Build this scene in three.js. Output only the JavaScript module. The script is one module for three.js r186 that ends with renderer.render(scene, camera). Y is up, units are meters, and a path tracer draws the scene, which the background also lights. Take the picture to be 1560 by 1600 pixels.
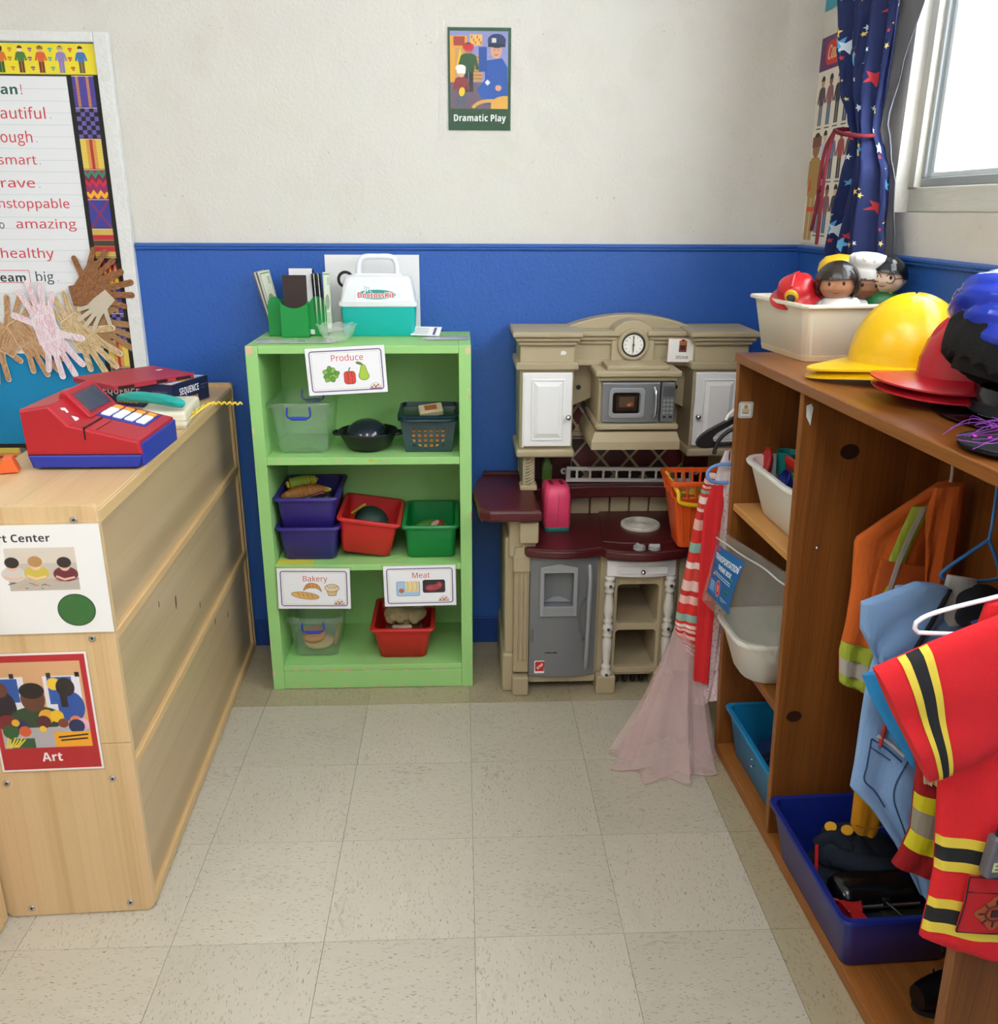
import * as THREE from 'three';
import { RoundedBoxGeometry } from 'three/addons/geometries/RoundedBoxGeometry.js';
import { mergeGeometries, toCreasedNormals, mergeVertices } from 'three/addons/utils/BufferGeometryUtils.js';
import { Brush, Evaluator, SUBTRACTION } from 'three-bvh-csg';
import { RectAreaLightUniformsLib } from 'three/addons/lights/RectAreaLightUniformsLib.js';

// ---------- camera, sky, lights, exposure ----------
const scene = new THREE.Scene();
const renderer = new THREE.WebGLRenderer({ antialias: true });
renderer.toneMapping = THREE.LinearToneMapping;
renderer.toneMappingExposure = 0.87;
renderer.shadowMap.enabled = true;
RectAreaLightUniformsLib.init();
const camera = new THREE.PerspectiveCamera(2 * Math.atan(800 / 1398.35) * 180 / Math.PI, 1560 / 1600, 0.02, 60);
camera.position.set(-0.0169, 1.4028, 2.3608);
camera.rotation.order = 'YXZ';
camera.rotation.set(-0.32625, -0.0429, 0.00448);
scene.add(camera);
scene.background = new THREE.Color(0.86, 0.95, 1.0);
scene.backgroundIntensity = 13.0;
const LAMP = 11.5;              // radiance of the ceiling panels
const lampSpots = [[0.0, 2.35], [0.0, 3.95], [-1.9, 2.35]];
for (const [x, z] of lampSpots) {
  const l = new THREE.RectAreaLight(0xf8faff, LAMP, 0.58, 1.18);
  l.position.set(x, 2.70, z); l.lookAt(x, 0, z); scene.add(l);
}

// ---------- small tools ----------
let seed = 7;
const rnd = () => { seed = (seed * 1664525 + 1013904223) >>> 0; return seed / 4294967296; };
const rr_ = (a, b) => a + (b - a) * rnd();
const V = (x, y, z) => new THREE.Vector3(x, y, z);
const taken = new Map();
function numbered(n) { const k = taken.get(n) || 0; taken.set(n, k + 1); return k ? n + '_' + String(k).padStart(3, '0') : n; }
function thing(name, label, category, pos = [0, 0, 0], turn = 0, group) {
  const o = new THREE.Group(); o.name = numbered(name); scene.add(o);
  o.position.set(...pos); o.rotation.y = turn; o.userData = { label, category }; if (group) o.userData.group = group;
  return o;
}
function put(parent, name, geo, mat, pos, rot) {
  const m = new THREE.Mesh(geo, mat); m.name = name; parent.add(m);
  if (pos) m.position.set(...pos); if (rot) m.rotation.set(...rot);
  return m;
}
function struct(name, geo, mat, pos, rot) { const m = put(scene, numbered(name), geo, mat, pos, rot); m.userData.kind = 'structure'; return m; }
// uv in metres by the way each face points; grain: the axis along which v runs
function uvm(g, grain = 'y', s = 1) {
  g = g.index ? g.toNonIndexed() : g;
  const p = g.attributes.position, uv = new Float32Array(p.count * 2), a = V(), b = V(), c = V(), n = V();
  for (let i = 0; i < p.count; i += 3) {
    a.fromBufferAttribute(p, i); b.fromBufferAttribute(p, i + 1); c.fromBufferAttribute(p, i + 2);
    n.crossVectors(b.clone().sub(a), c.clone().sub(a));
    const ax = Math.abs(n.x), ay = Math.abs(n.y), az = Math.abs(n.z), d = ax > ay && ax > az ? 'x' : ay > az ? 'y' : 'z';
    const rest = ['x', 'y', 'z'].filter((q) => q !== d), v = rest.includes(grain) ? grain : rest[1], u = rest.find((q) => q !== v);
    [a, b, c].forEach((q, k) => { uv[(i + k) * 2] = (q[u] + (d === 'x' ? 0.37 : d === 'y' ? 0.71 : 0)) / s; uv[(i + k) * 2 + 1] = q[v] / s; });
  }
  g.setAttribute('uv', new THREE.BufferAttribute(uv, 2)); return g;
}
const box = (w, h, d, x = 0, y = 0, z = 0) => new THREE.BoxGeometry(w, h, d).translate(x, y, z);
const rbox = (w, h, d, r = 0.004, x = 0, y = 0, z = 0, seg = 1) => new RoundedBoxGeometry(w, h, d, seg, Math.min(r, w / 2.01, h / 2.01, d / 2.01)).translate(x, y, z);
// box from min and max corners
const bb = (x0, x1, y0, y1, z0, z1, r = 0) => r ? rbox(x1 - x0, y1 - y0, z1 - z0, r, (x0 + x1) / 2, (y0 + y1) / 2, (z0 + z1) / 2) : box(x1 - x0, y1 - y0, z1 - z0, (x0 + x1) / 2, (y0 + y1) / 2, (z0 + z1) / 2);
function merge(list) {
  return mergeGeometries(list.map((g) => { g = g.index ? g.toNonIndexed() : g; for (const k of Object.keys(g.attributes)) if (!['position', 'normal', 'uv'].includes(k)) g.deleteAttribute(k); return g; }));
}
const crease = (g, a = 0.6) => toCreasedNormals(g, a);
// skin over rings of points; every ring has the same number of points
function loft(rings, { open = false, cap0 = false, cap1 = false, ang = 0.7, vm } = {}) {
  const n = rings[0].length, m = rings.length, pos = [], uv = [], idx = [], w = open ? n : n + 1;
  for (let j = 0; j < m; j++) for (let i = 0; i < w; i++) { const q = rings[j][i % n]; pos.push(q[0], q[1], q[2]); uv.push(i / (w - 1), vm ? vm[j] : j / (m - 1)); }
  for (let j = 0; j < m - 1; j++) for (let i = 0; i < w - 1; i++) { const a = j * w + i, b = a + 1, c = a + w, d = c + 1; idx.push(a, c, b, b, c, d); }
  const cap = (r, flip, v) => {
    const k = pos.length / 3; let cx = 0, cy = 0, cz = 0;
    for (const q of r) { cx += q[0] / n; cy += q[1] / n; cz += q[2] / n; pos.push(...q); uv.push(0.5, v); }
    pos.push(cx, cy, cz); uv.push(0.5, v);
    for (let i = 0; i < n; i++) flip ? idx.push(k + n, k + (i + 1) % n, k + i) : idx.push(k + n, k + i, k + (i + 1) % n);
  };
  if (cap0) cap(rings[0], false, 0); if (cap1) cap(rings[m - 1], true, 1);
  const g = new THREE.BufferGeometry();
  g.setAttribute('position', new THREE.Float32BufferAttribute(pos, 3)); g.setAttribute('uv', new THREE.Float32BufferAttribute(uv, 2)); g.setIndex(idx);
  g.computeVertexNormals();
  return toCreasedNormals(g, ang);
}
// rounded rectangle ring in the xz plane
function rrect(w, d, r, y, cx = 0, cz = 0, n = 5) {
  r = Math.min(r, w / 2 - 1e-4, d / 2 - 1e-4); const out = [];
  for (const [sx, sz, a0] of [[1, 1, 0], [-1, 1, 90], [-1, -1, 180], [1, -1, 270]])
    for (let i = 0; i < n; i++) { const a = (a0 + 90 * i / (n - 1)) * Math.PI / 180; out.push([cx + sx * (w / 2 - r) + r * Math.cos(a), y, cz + sz * (d / 2 - r) + r * Math.sin(a)]); }
  return out;
}
// open tapered tub with a rolled rim
function tub({ w, d, h, wb, db, r = 0.02, t = 0.003, rim = 0.008, rimh = 0.008 }) {
  const R = (W, D, y) => rrect(W, D, r, y);
  return loft([R(wb - 0.01, db - 0.01, 0), R(wb, db, 0.004), R(w, d, h - rimh), R(w + 2 * rim, d + 2 * rim, h - rimh), R(w + 2 * rim + 0.002, d + 2 * rim + 0.002, h - rimh * 0.4), R(w + 2 * rim - 0.002, d + 2 * rim - 0.002, h), R(w - 2 * t, d - 2 * t, h - 0.001), R(wb - 2 * t, db - 2 * t, t + 0.002)], { cap0: true, cap1: true, ang: 0.9 });
}
const lathe = (pts, seg = 28) => new THREE.LatheGeometry(pts.map((q) => new THREE.Vector2(q[0], q[1])), seg);
const tube = (pts, r, seg = 40, rs = 8, closed = false) => new THREE.TubeGeometry(new THREE.CatmullRomCurve3(pts.map((q) => V(...q)), closed), seg, r, rs, closed);
function capTube(pts, r, seg = 40, rs = 8) { const a = pts[0], b = pts[pts.length - 1]; return merge([tube(pts, r, seg, rs), new THREE.SphereGeometry(r, 8, 6).translate(...a), new THREE.SphereGeometry(r, 8, 6).translate(...b)]); }
const cyl = (r0, r1, h, x = 0, y = 0, z = 0, seg = 24) => new THREE.CylinderGeometry(r0, r1, h, seg).translate(x, y, z);
const sph = (r, x = 0, y = 0, z = 0, a = 20, b = 14) => new THREE.SphereGeometry(r, a, b).translate(x, y, z);
function poly(pts, depth, bevel = 0, curve = 12) { // extrude an outline in xy along +z
  const s = pts instanceof THREE.Path ? pts : new THREE.Shape(pts.map((q) => new THREE.Vector2(q[0], q[1])));
  return new THREE.ExtrudeGeometry(s, { depth, bevelEnabled: bevel > 0, bevelSize: bevel, bevelThickness: bevel, bevelOffset: -bevel, bevelSegments: 2, curveSegments: curve });
}
const roundShape = (x0, x1, y0, y1, r) => { const s = new THREE.Shape(); s.moveTo(x0 + r, y0); s.lineTo(x1 - r, y0); s.absarc(x1 - r, y0 + r, r, -Math.PI / 2, 0); s.lineTo(x1, y1 - r); s.absarc(x1 - r, y1 - r, r, 0, Math.PI / 2); s.lineTo(x0 + r, y1); s.absarc(x0 + r, y1 - r, r, Math.PI / 2, Math.PI); s.lineTo(x0, y0 + r); s.absarc(x0 + r, y0 + r, r, Math.PI, 1.5 * Math.PI); return s; };

// ---------- textures ----------
function noiseArr(n, cell, oct = 4) { // tiling value noise
  const out = new Float32Array(n * n); let amp = 1, tot = 0;
  for (let o = 0; o < oct; o++) {
    const c = Math.min(n, cell << o), g = new Float32Array(c * c).map(() => rnd()), sm = (t) => t * t * (3 - 2 * t);
    for (let y = 0; y < n; y++) for (let x = 0; x < n; x++) {
      const fx = x / n * c, fy = y / n * c, ix = fx | 0, iy = fy | 0, tx = sm(fx - ix), ty = sm(fy - iy), jx = (ix + 1) % c, jy = (iy + 1) % c;
      out[y * n + x] += amp * ((g[iy * c + ix] * (1 - tx) + g[iy * c + jx] * tx) * (1 - ty) + (g[jy * c + ix] * (1 - tx) + g[jy * c + jx] * tx) * ty);
    }
    tot += amp; amp *= 0.55;
  }
  return out.map((v) => v / tot);
}
function grayTex(arr, n, lo = 0, hi = 255) {
  const d = new Uint8Array(n * n * 4);
  for (let i = 0; i < n * n; i++) { const v = lo + (hi - lo) * arr[i]; d[i * 4] = d[i * 4 + 1] = d[i * 4 + 2] = v; d[i * 4 + 3] = 255; }
  const t = new THREE.DataTexture(d, n, n); t.wrapS = t.wrapT = THREE.RepeatWrapping; t.magFilter = THREE.LinearFilter; t.minFilter = THREE.LinearMipmapLinearFilter; t.generateMipmaps = true; t.needsUpdate = true; return t;
}
function canvasTex(w, h, draw, tile = false) {
  const c = document.createElement('canvas'); c.width = w; c.height = h; const x = c.getContext('2d'); draw(x, w, h);
  const t = new THREE.CanvasTexture(c); t.colorSpace = THREE.SRGBColorSpace; t.anisotropy = 8; if (tile) t.wrapS = t.wrapT = THREE.RepeatWrapping; return t;
}
const rep = (t, u, v = u) => { const c = t.clone(); c.repeat.set(u, v); c.needsUpdate = true; return c; };
const nFine = grayTex(noiseArr(512, 64, 4), 512), nMid = grayTex(noiseArr(512, 12, 5), 512);
function std(color, rough = 0.5, o = {}) { return new THREE.MeshStandardMaterial({ color, roughness: rough, ...o }); }
function phys(color, rough = 0.5, o = {}) { return new THREE.MeshPhysicalMaterial({ color, roughness: rough, ...o }); }
const plastic = (color, rough = 0.38) => std(color, rough);
const matte = (color, rough = 0.85) => std(color, rough);
const fabric = (color, o = {}) => phys(color, 0.92, { bumpMap: rep(nFine, 6), bumpScale: 0.0006, sheen: 0.25, sheenRoughness: 0.6, ...o });
const chrome = std(0xc8c9cc, 0.22, { metalness: 0.95 });
const clearPlastic = phys(0xf0f4f2, 0.12, { transmission: 0.9, thickness: 0, ior: 1.45 });
const laminate = phys(0xffffff, 0.3, { transmission: 1, thickness: 0, ior: 1.18 });
// wood: grain runs along v
function woodTex(base, dark, light, opt = {}) {
  const { lines = 170, knots = 0, sway = 10, alpha = 0.16, n = 1024, figure = 0 } = opt;
  return canvasTex(n, n, (x) => {
    x.fillStyle = base; x.fillRect(0, 0, n, n);
    for (let i = 0; i < 26; i++) { x.globalAlpha = 0.10; x.fillStyle = rnd() < 0.5 ? dark : light; const u = rnd() * n, w = rr_(20, 110); x.fillRect(u, 0, w, n); }
    const ks = Array.from({ length: knots }, () => [rnd() * n, rnd() * n, rr_(12, 24)]);
    for (let i = 0; i < lines; i++) {
      const u0 = rnd() * n, ph = rnd() * 6.3, a = rr_(0.2, 1) * sway; x.globalAlpha = alpha * rr_(0.3, 1.2); x.strokeStyle = rnd() < 0.7 ? dark : light; x.lineWidth = rr_(0.7, 3.4);
      for (const off of [-n, 0, n]) {
        x.beginPath();
        for (let k = 0; k <= 64; k++) {
          const v = k / 64 * n; let u = u0 + off + a * Math.sin(ph + v / n * 6.283) + a * 0.4 * Math.sin(ph * 2 + v / n * 12.566);
          for (const [kx, ky, kr] of ks) { const d = u - kx, e = v - ky, f = Math.exp(-(e * e) / (kr * kr * 9)) * Math.exp(-Math.abs(d) / (kr * 3)); u += Math.sign(d) * kr * 1.2 * f; }
          k ? x.lineTo(u, v) : x.moveTo(u, v);
        }
        x.stroke();
      }
    }
    for (const [kx, ky, kr] of ks) { for (let q = 5; q > 0; q--) { x.globalAlpha = 0.35; x.fillStyle = dark; x.beginPath(); x.ellipse(kx, ky, kr * q / 5 * 0.9, kr * q / 5 * 1.2, 0, 0, 7); x.fill(); } }
    for (let i = 0; i < figure; i++) { x.globalAlpha = rr_(0.08, 0.3); x.strokeStyle = dark; x.lineWidth = rr_(0.6, 1.6); x.beginPath(); const u = rnd() * n, v = rnd() * n, l = rr_(10, 45); x.moveTo(u, v); x.lineTo(u + rr_(-4, 4), v + l); x.stroke(); }
    x.globalAlpha = 1;
  }, true);
}

// ---------- the room ----------
const WX = 1.005, WZ = -0.405, LX = -3.2, BZ = 4.7, CH = 2.75, RAIL = 1.288;
const paintTex = canvasTex(1024, 1024, (x, w, h) => {
  x.fillStyle = '#faf8f3'; x.fillRect(0, 0, w, h);
  for (let i = 0; i < 260; i++) { x.globalAlpha = rr_(0.03, 0.09); x.fillStyle = rnd() < 0.5 ? '#e6dfd0' : '#ffffff'; x.beginPath(); x.ellipse(rnd() * w, rnd() * h, rr_(10, 90), rr_(6, 50), rnd() * 3, 0, 7); x.fill(); }
  for (let i = 0; i < 55; i++) { x.globalAlpha = rr_(0.2, 0.55); x.fillStyle = '#8d8577'; x.beginPath(); x.ellipse(rnd() * w, rnd() * h, rr_(0.6, 2), rr_(0.6, 1.6), 0, 0, 7); x.fill(); }
  for (let i = 0; i < 14; i++) { x.globalAlpha = 0.25; x.strokeStyle = '#a39b8c'; x.lineWidth = 1; x.beginPath(); const u = rnd() * w, v = rnd() * h; x.moveTo(u, v); x.lineTo(u + rr_(-14, 14), v + rr_(-8, 8)); x.stroke(); }
  x.globalAlpha = 1;
}, true);
const paintMat = std(0xdddad5, 0.72, { map: rep(paintTex, 0.8), bumpMap: rep(nFine, 2.6), bumpScale: 0.001 });
const blueTex = canvasTex(1024, 1024, (x, w, h) => {
  x.fillStyle = '#ffffff'; x.fillRect(0, 0, w, h);
  for (let i = 0; i < 120; i++) { x.globalAlpha = rr_(0.03, 0.08); x.fillStyle = rnd() < 0.5 ? '#b9c6e6' : '#e8f0ff'; x.beginPath(); x.ellipse(rnd() * w, rnd() * h, rr_(10, 80), rr_(6, 60), rnd() * 3, 0, 7); x.fill(); }
  x.globalAlpha = 1;
}, true);
const blueMat = std(0x2a5cae, 0.42, { map: rep(blueTex, 0.9), bumpMap: rep(nFine, 2.2), bumpScale: 0.0011 });
const ceilMat = matte(0xe9e7e0, 0.9);
struct('wall_back', uvm(bb(LX, WX + 0.16, 0, CH, WZ - 0.14, WZ)), paintMat);
const wainBack = put(scene.getObjectByName('wall_back'), 'wainscot', uvm(bb(-0.972, WX, 0.02, RAIL, WZ, WZ + 0.004)), blueMat);
wainBack.userData.label = 'blue painted lower wall';
// right wall with the window opening
const OZ0 = 0.165, OZ1 = 1.75, OY0 = 1.40, OY1 = 2.32;
const wr = struct('wall_right', uvm(merge([bb(WX, WX + 0.16, 0, OY0, WZ - 0.14, BZ), bb(WX, WX + 0.16, OY1, CH, WZ - 0.14, BZ), bb(WX, WX + 0.16, OY0, OY1, WZ - 0.14, OZ0), bb(WX, WX + 0.16, OY0, OY1, OZ1, 2.15), bb(WX, WX + 0.16, OY0, OY1, 3.7, BZ)]), 'y'), paintMat);
put(wr, 'wainscot', uvm(bb(WX - 0.004, WX, 0.02, RAIL, WZ + 0.004, BZ)), blueMat);
struct('wall_left', uvm(bb(LX - 0.14, LX, 0, CH, WZ - 0.14, BZ)), paintMat);
struct('wall_front', uvm(bb(LX - 0.14, WX + 0.16, 0, CH, BZ, BZ + 0.14)), paintMat);
struct('ceiling', bb(LX - 0.14, WX + 0.16, CH, CH + 0.12, WZ - 0.14, BZ + 0.14), ceilMat);
// chair rails
{
  const prof = [[0, 0], [0.006, 0.002], [0.010, 0.006], [0.010, 0.010], [0.013, 0.013], [0.013, 0.018], [0.008, 0.021], [0, 0.022]];
  const rail = (len) => poly(prof, len);
  struct('trim_1', uvm(rail(WX + 0.962).rotateY(-Math.PI / 2).translate(WX, RAIL - 0.004, WZ + 0.001)), blueMat);
  struct('trim_2', uvm(rail(BZ - WZ - 0.01).rotateY(Math.PI).translate(WX - 0.001, RAIL - 0.004, BZ)), blueMat);
}
// vinyl cove base, painted blue
struct('baseboard_back', bb(-0.98, WX - 0.01, 0, 0.095, WZ + 0.004, WZ + 0.011, 0.003), std(0x1b428c, 0.5));
struct('baseboard_right', bb(WX - 0.011, WX - 0.004, 0, 0.095, WZ + 0.012, BZ, 0.003), std(0x1b428c, 0.5));
// floor of vinyl tiles
{
  const T = 0.3048, n = 2048;
  const flecks = canvasTex(n, n, (x) => {
    x.fillStyle = '#e9e4d9'; x.fillRect(0, 0, n, n);
    for (let i = 0; i < 900; i++) { x.globalAlpha = rr_(0.03, 0.10); x.fillStyle = rnd() < 0.6 ? '#cfc8b8' : '#fffdf6'; x.beginPath(); x.ellipse(rnd() * n, rnd() * n, rr_(10, 70), rr_(5, 20), rr_(-0.3, 0.3), 0, 7); x.fill(); }
    for (let i = 0; i < 15000; i++) {
      const u = rnd() * n, v = rnd() * n, l = rr_(1.5, 8.5), a = rr_(-0.4, 0.4), dk = rnd();
      x.globalAlpha = rr_(0.2, 0.65); x.fillStyle = dk < 0.55 ? '#a79c88' : dk < 0.8 ? '#8b8172' : dk < 0.93 ? '#fbf8f0' : '#7b6a58';
      x.beginPath(); x.ellipse(u, v, l, rr_(0.8, 2), a, 0, 7); x.fill();
    }
    for (let i = 0; i < 24; i++) { x.globalAlpha = rr_(0.15, 0.4); x.strokeStyle = '#8a7f6e'; x.lineWidth = rr_(0.6, 1.4); x.beginPath(); const u = rnd() * n, v = rnd() * n; x.moveTo(u, v); x.quadraticCurveTo(u + rr_(-50, 50), v + rr_(-50, 50), u + rr_(-90, 90), v + rr_(-60, 60)); x.stroke(); }
    for (let i = 0; i < 16; i++) { x.globalAlpha = rr_(0.05, 0.12); x.fillStyle = '#7c7261'; for (let q = 0; q < 50; q++) { x.beginPath(); x.ellipse((i * 331) % n + rr_(-90, 90), (i * 777) % n + rr_(-60, 60), rr_(3, 16), rr_(2, 8), 0, 0, 7); x.fill(); } }
    x.globalAlpha = 1;
  }, true);
  const fl = struct('floor', bb(LX, WX, -0.1, -0.0022, WZ, BZ), matte(0x6f675a));
  const geos = [];
  for (let k = 0; k < 16; k++) {
    const u0 = (k % 4) * 0.25 + 0.003, v0 = (k >> 2) * 0.25 + 0.003;
    const g = box(T - 0.0009, 0.0022, T - 0.0009, 0, -0.0011, 0), uv = g.attributes.uv;
    for (let i = 0; i < uv.count; i++) { let a = uv.getX(i), b = uv.getY(i); uv.setXY(i, u0 + a * 0.244, v0 + b * 0.244); }
    geos.push(g);
  }
  const tones = [0xd2cec4, 0xd5d1c7, 0xcecac0].map((c) => std(c, 0.36, { map: flecks, bumpMap: rep(nMid, 1), bumpScale: 0.0004 }));
  const aged = [0xc0b69e, 0xbab098].map((c) => std(c, 0.34, { map: flecks }));
  for (let i = -10; i <= 3; i++) for (let j = -2; j <= 15; j++) {
    const x0 = i * T, z0 = j * T, x1 = Math.min(x0 + T, WX), z1 = z0 + T, cx0 = Math.max(x0, LX), cz0 = Math.max(z0, WZ);
    if (x1 - cx0 < 0.02 || z1 - cz0 < 0.02 || z1 > BZ + 0.3) continue;
    const old = j < 0 || i >= 2, list = old ? aged : tones;
    const m = put(fl, 'tile', geos[Math.floor(rnd() * 16)], list[Math.floor(rnd() * list.length)], [(cx0 + x1) / 2, 0, (cz0 + z1) / 2]);
    m.scale.set((x1 - cx0) / T, 1, (z1 - cz0) / T);
    const sq = Math.abs(m.scale.x - 1) < 0.01 && Math.abs(m.scale.z - 1) < 0.01;
    if (sq && (i + j) & 1) m.rotation.y = Math.PI / 2; else if (sq && rnd() < 0.5) m.rotation.y = Math.PI;
  }
}
// windows: aluminium frames, panes, sills
const alu = std(0xa9adad, 0.4, { metalness: 0.5 });
const sillMat = std(0xe2e0d8, 0.6, { map: rep(paintTex, 1), bumpMap: rep(nFine, 3), bumpScale: 0.001 });
function windowUnit(z0, z1) {
  const y0 = OY0, y1 = OY1, x = WX;
  const w = struct('window_' + (z0 < 1 ? 1 : 2), bb(x + 0.035, x + 0.12, y0, y0 + 0.055, z0, z1, 0.004), sillMat);
  put(w, 'reveal', merge([bb(x + 0.03, x + 0.12, y0 + 0.055, y1, z0, z0 + 0.03), bb(x + 0.03, x + 0.12, y0 + 0.055, y1, z1 - 0.03, z1)]), sillMat);
  const fx0 = x + 0.045, fx1 = x + 0.085, fy0 = y0 + 0.055, a = z0 + 0.03, b = z1 - 0.03, mid = (a + b) / 2;
  put(w, 'window_frame', merge([bb(fx0, fx1, fy0, fy0 + 0.02, a, b, 0.003), bb(fx0, fx1, y1 - 0.03, y1, a, b, 0.003), bb(fx0, fx1, fy0 + 0.02, y1 - 0.03, a, a + 0.014, 0.003), bb(fx0, fx1, fy0 + 0.02, y1 - 0.03, b - 0.03, b, 0.003), bb(fx0, fx1, fy0 + 0.02, y1 - 0.03, mid - 0.02, mid + 0.02, 0.003)]), alu);
  put(w, 'sash', merge([bb(fx0 + 0.01, fx1 - 0.005, fy0 + 0.02, fy0 + 0.032, a + 0.022, mid - 0.02, 0.003), bb(fx0 + 0.01, fx1 - 0.005, fy0 + 0.032, y1 - 0.04, a + 0.02, a + 0.034, 0.003)]), std(0xd4dadb, 0.4));
  for (const [p, q] of [[a + 0.01, mid], [mid, b - 0.02]]) put(w, 'pane', new THREE.PlaneGeometry(q - p, y1 - fy0 - 0.05).rotateY(-Math.PI / 2), phys(0xffffff, 0.02, { transmission: 1, thickness: 0 }), [x + 0.068, (fy0 + y1) / 2, (p + q) / 2]);
  return w;
}
windowUnit(OZ0, OZ1); windowUnit(2.15, 3.7);
// ceiling light panels
lampSpots.forEach(([x, z], i) => {
  const t = thing('ceiling_light', ['fluorescent ceiling panel above the play corner', 'fluorescent ceiling panel nearest the far end of the room', 'fluorescent ceiling panel on the left side of the room'][i], 'light', [x, CH, z]);
  put(t, 'housing', merge([bb(-0.31, 0.31, -0.04, 0, -0.61, -0.595), bb(-0.31, 0.31, -0.04, 0, 0.595, 0.61), bb(-0.31, -0.295, -0.04, 0, -0.595, 0.595), bb(0.295, 0.31, -0.04, 0, -0.595, 0.595)]), matte(0xf2f2ee));
  put(t, 'diffuser', bb(-0.294, 0.294, -0.03, -0.02, -0.594, 0.594), std(0xffffff, 0.6, { emissive: 0xf8faff, emissiveIntensity: 1.2 }));
});
// geometry given in room coordinates, hung under a thing that stands at `pos` without turn
function putW(parent, name, geo, mat) { return put(parent, name, geo.translate(-parent.position.x, -parent.position.y, -parent.position.z), mat); }
// ---------- maple storage cabinet, back turned to the play corner ----------
const mapleTex = woodTex('#dfc5a0', '#ad8a5c', '#efdcbc', { lines: 110, alpha: 0.09, sway: 16, figure: 500 });
const plyTex = woodTex('#cfb99a', '#9c8463', '#e4d3b6', { lines: 90, alpha: 0.10, sway: 40, figure: 420 });
const maple = std(0xf6ead8, 0.42, { map: rep(mapleTex, 2) }), ply = std(0xefe6d6, 0.34, { map: rep(plyTex, 1.6) });
const mapleEdge = std(0xf0e0c6, 0.5, { map: rep(mapleTex, 3) });
{
  const build = (t, L, D, H) => {
    const endShape = roundShape(-D, 0, 0.002, H + 0.006, 0.012), cut = 0.408;
    const lower = new THREE.Shape([[-D + 0.012, 0.002], [-0.012, 0.002], [0, 0.014], [0, cut - 0.0006], [-D, cut - 0.0006], [-D, 0.014]].map((q) => new THREE.Vector2(...q)));
    const upper = new THREE.Shape([[-D, cut + 0.0006], [0, cut + 0.0006], [0, H - 0.008], [-0.002, H], [-0.007, H + 0.005], [-0.014, H + 0.006], [-D + 0.014, H + 0.006], [-D, H - 0.008]].map((q) => new THREE.Vector2(...q)));
    put(t, 'end_panel', uvm(poly(lower, 0.014, 0.001).translate(0, 0, -0.015)), maple);
    put(t, 'end_panel', uvm(poly(upper, 0.014, 0.001).translate(0, 0, -0.015)), maple);
    put(t, 'end_panel', uvm(poly(endShape, 0.016).translate(0, 0, -L)), maple);
    put(t, 'top', uvm(bb(-D, -0.003, H - 0.02, H - 0.004, -L + 0.016, -0.016, 0.002), 'z'), maple);
    put(t, 'bottom', uvm(bb(-D, -0.012, 0.03, 0.045, -L + 0.016, -0.016), 'z'), maple);
    put(t, 'shelf', uvm(bb(-D, -0.02, 0.44, 0.455, -L + 0.016, -0.016), 'z'), maple);
    const rails = [[H - 0.035, H - 0.008], [0.622, 0.644], [0.337, 0.359], [0.004, 0.03]];
    for (const [a, b] of rails) put(t, 'rail', uvm(bb(-0.018, -0.001, a, b, -L + 0.016, -0.016, 0.003), 'z'), mapleEdge);
    for (let i = 0; i < 3; i++) put(t, 'back_panel', uvm(bb(-0.018, -0.011, rails[i + 1][1] - 0.004, rails[i][0] + 0.004, -L + 0.016, -0.016), 'z'), ply);
    put(t, 'stile', uvm(bb(-0.017, -0.003, 0.03, H - 0.035, -L + 0.016, -L + 0.034, 0.002)), mapleEdge);
    for (const [x, y] of [[-0.042, 0.872], [-0.042, 0.637], [-0.248, 0.327], [-0.045, 0.328], [-0.248, 0.022], [-0.048, 0.024]]) {
      const s = put(t, 'screw', lathe([[0, 0.0015], [0.003, 0.0015], [0.0062, 0.0025], [0.007, 0.001], [0.007, -0.002]], 16).rotateX(Math.PI / 2), chrome, [x, y, 0.0005]);
      put(s, 'socket', cyl(0.0024, 0.0024, 0.001, 0, 0.0016, 0, 6).rotateX(Math.PI / 2), matte(0x2a2520));
    }
  };
  const c = thing('storage_cabinet', 'maple storage cabinet with railed plywood back, carrying the toy cash register', 'cabinet', [-0.672, 0, 0.814], 0.036);
  build(c, 1.2, 0.3, 0.893);
  for (const [z, y, l] of [[-0.42, 0.5, 0.035], [-0.62, 0.41, 0.02], [-0.9, 0.25, 0.022], [-0.3, 0.56, 0.016], [-0.75, 0.3, 0.02]]) put(c, 'scuff', poly([[0, 0], [l * 0.22, l * 0.2], [l * 0.3, l * 0.8], [l * 0.12, l], [-0.001, l * 0.5]], 0.0003).rotateY(Math.PI / 2), matte(0x5b4a31), [-0.0108, y, z]);
  const c2 = thing('storage_cabinet', 'edge of a second maple cabinet at the lower left corner of the picture', 'cabinet', [-0.951, 0, 0.838 + 1.2], 0.01);
  build(c2, 1.2, 0.3, 0.893);
}
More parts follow.
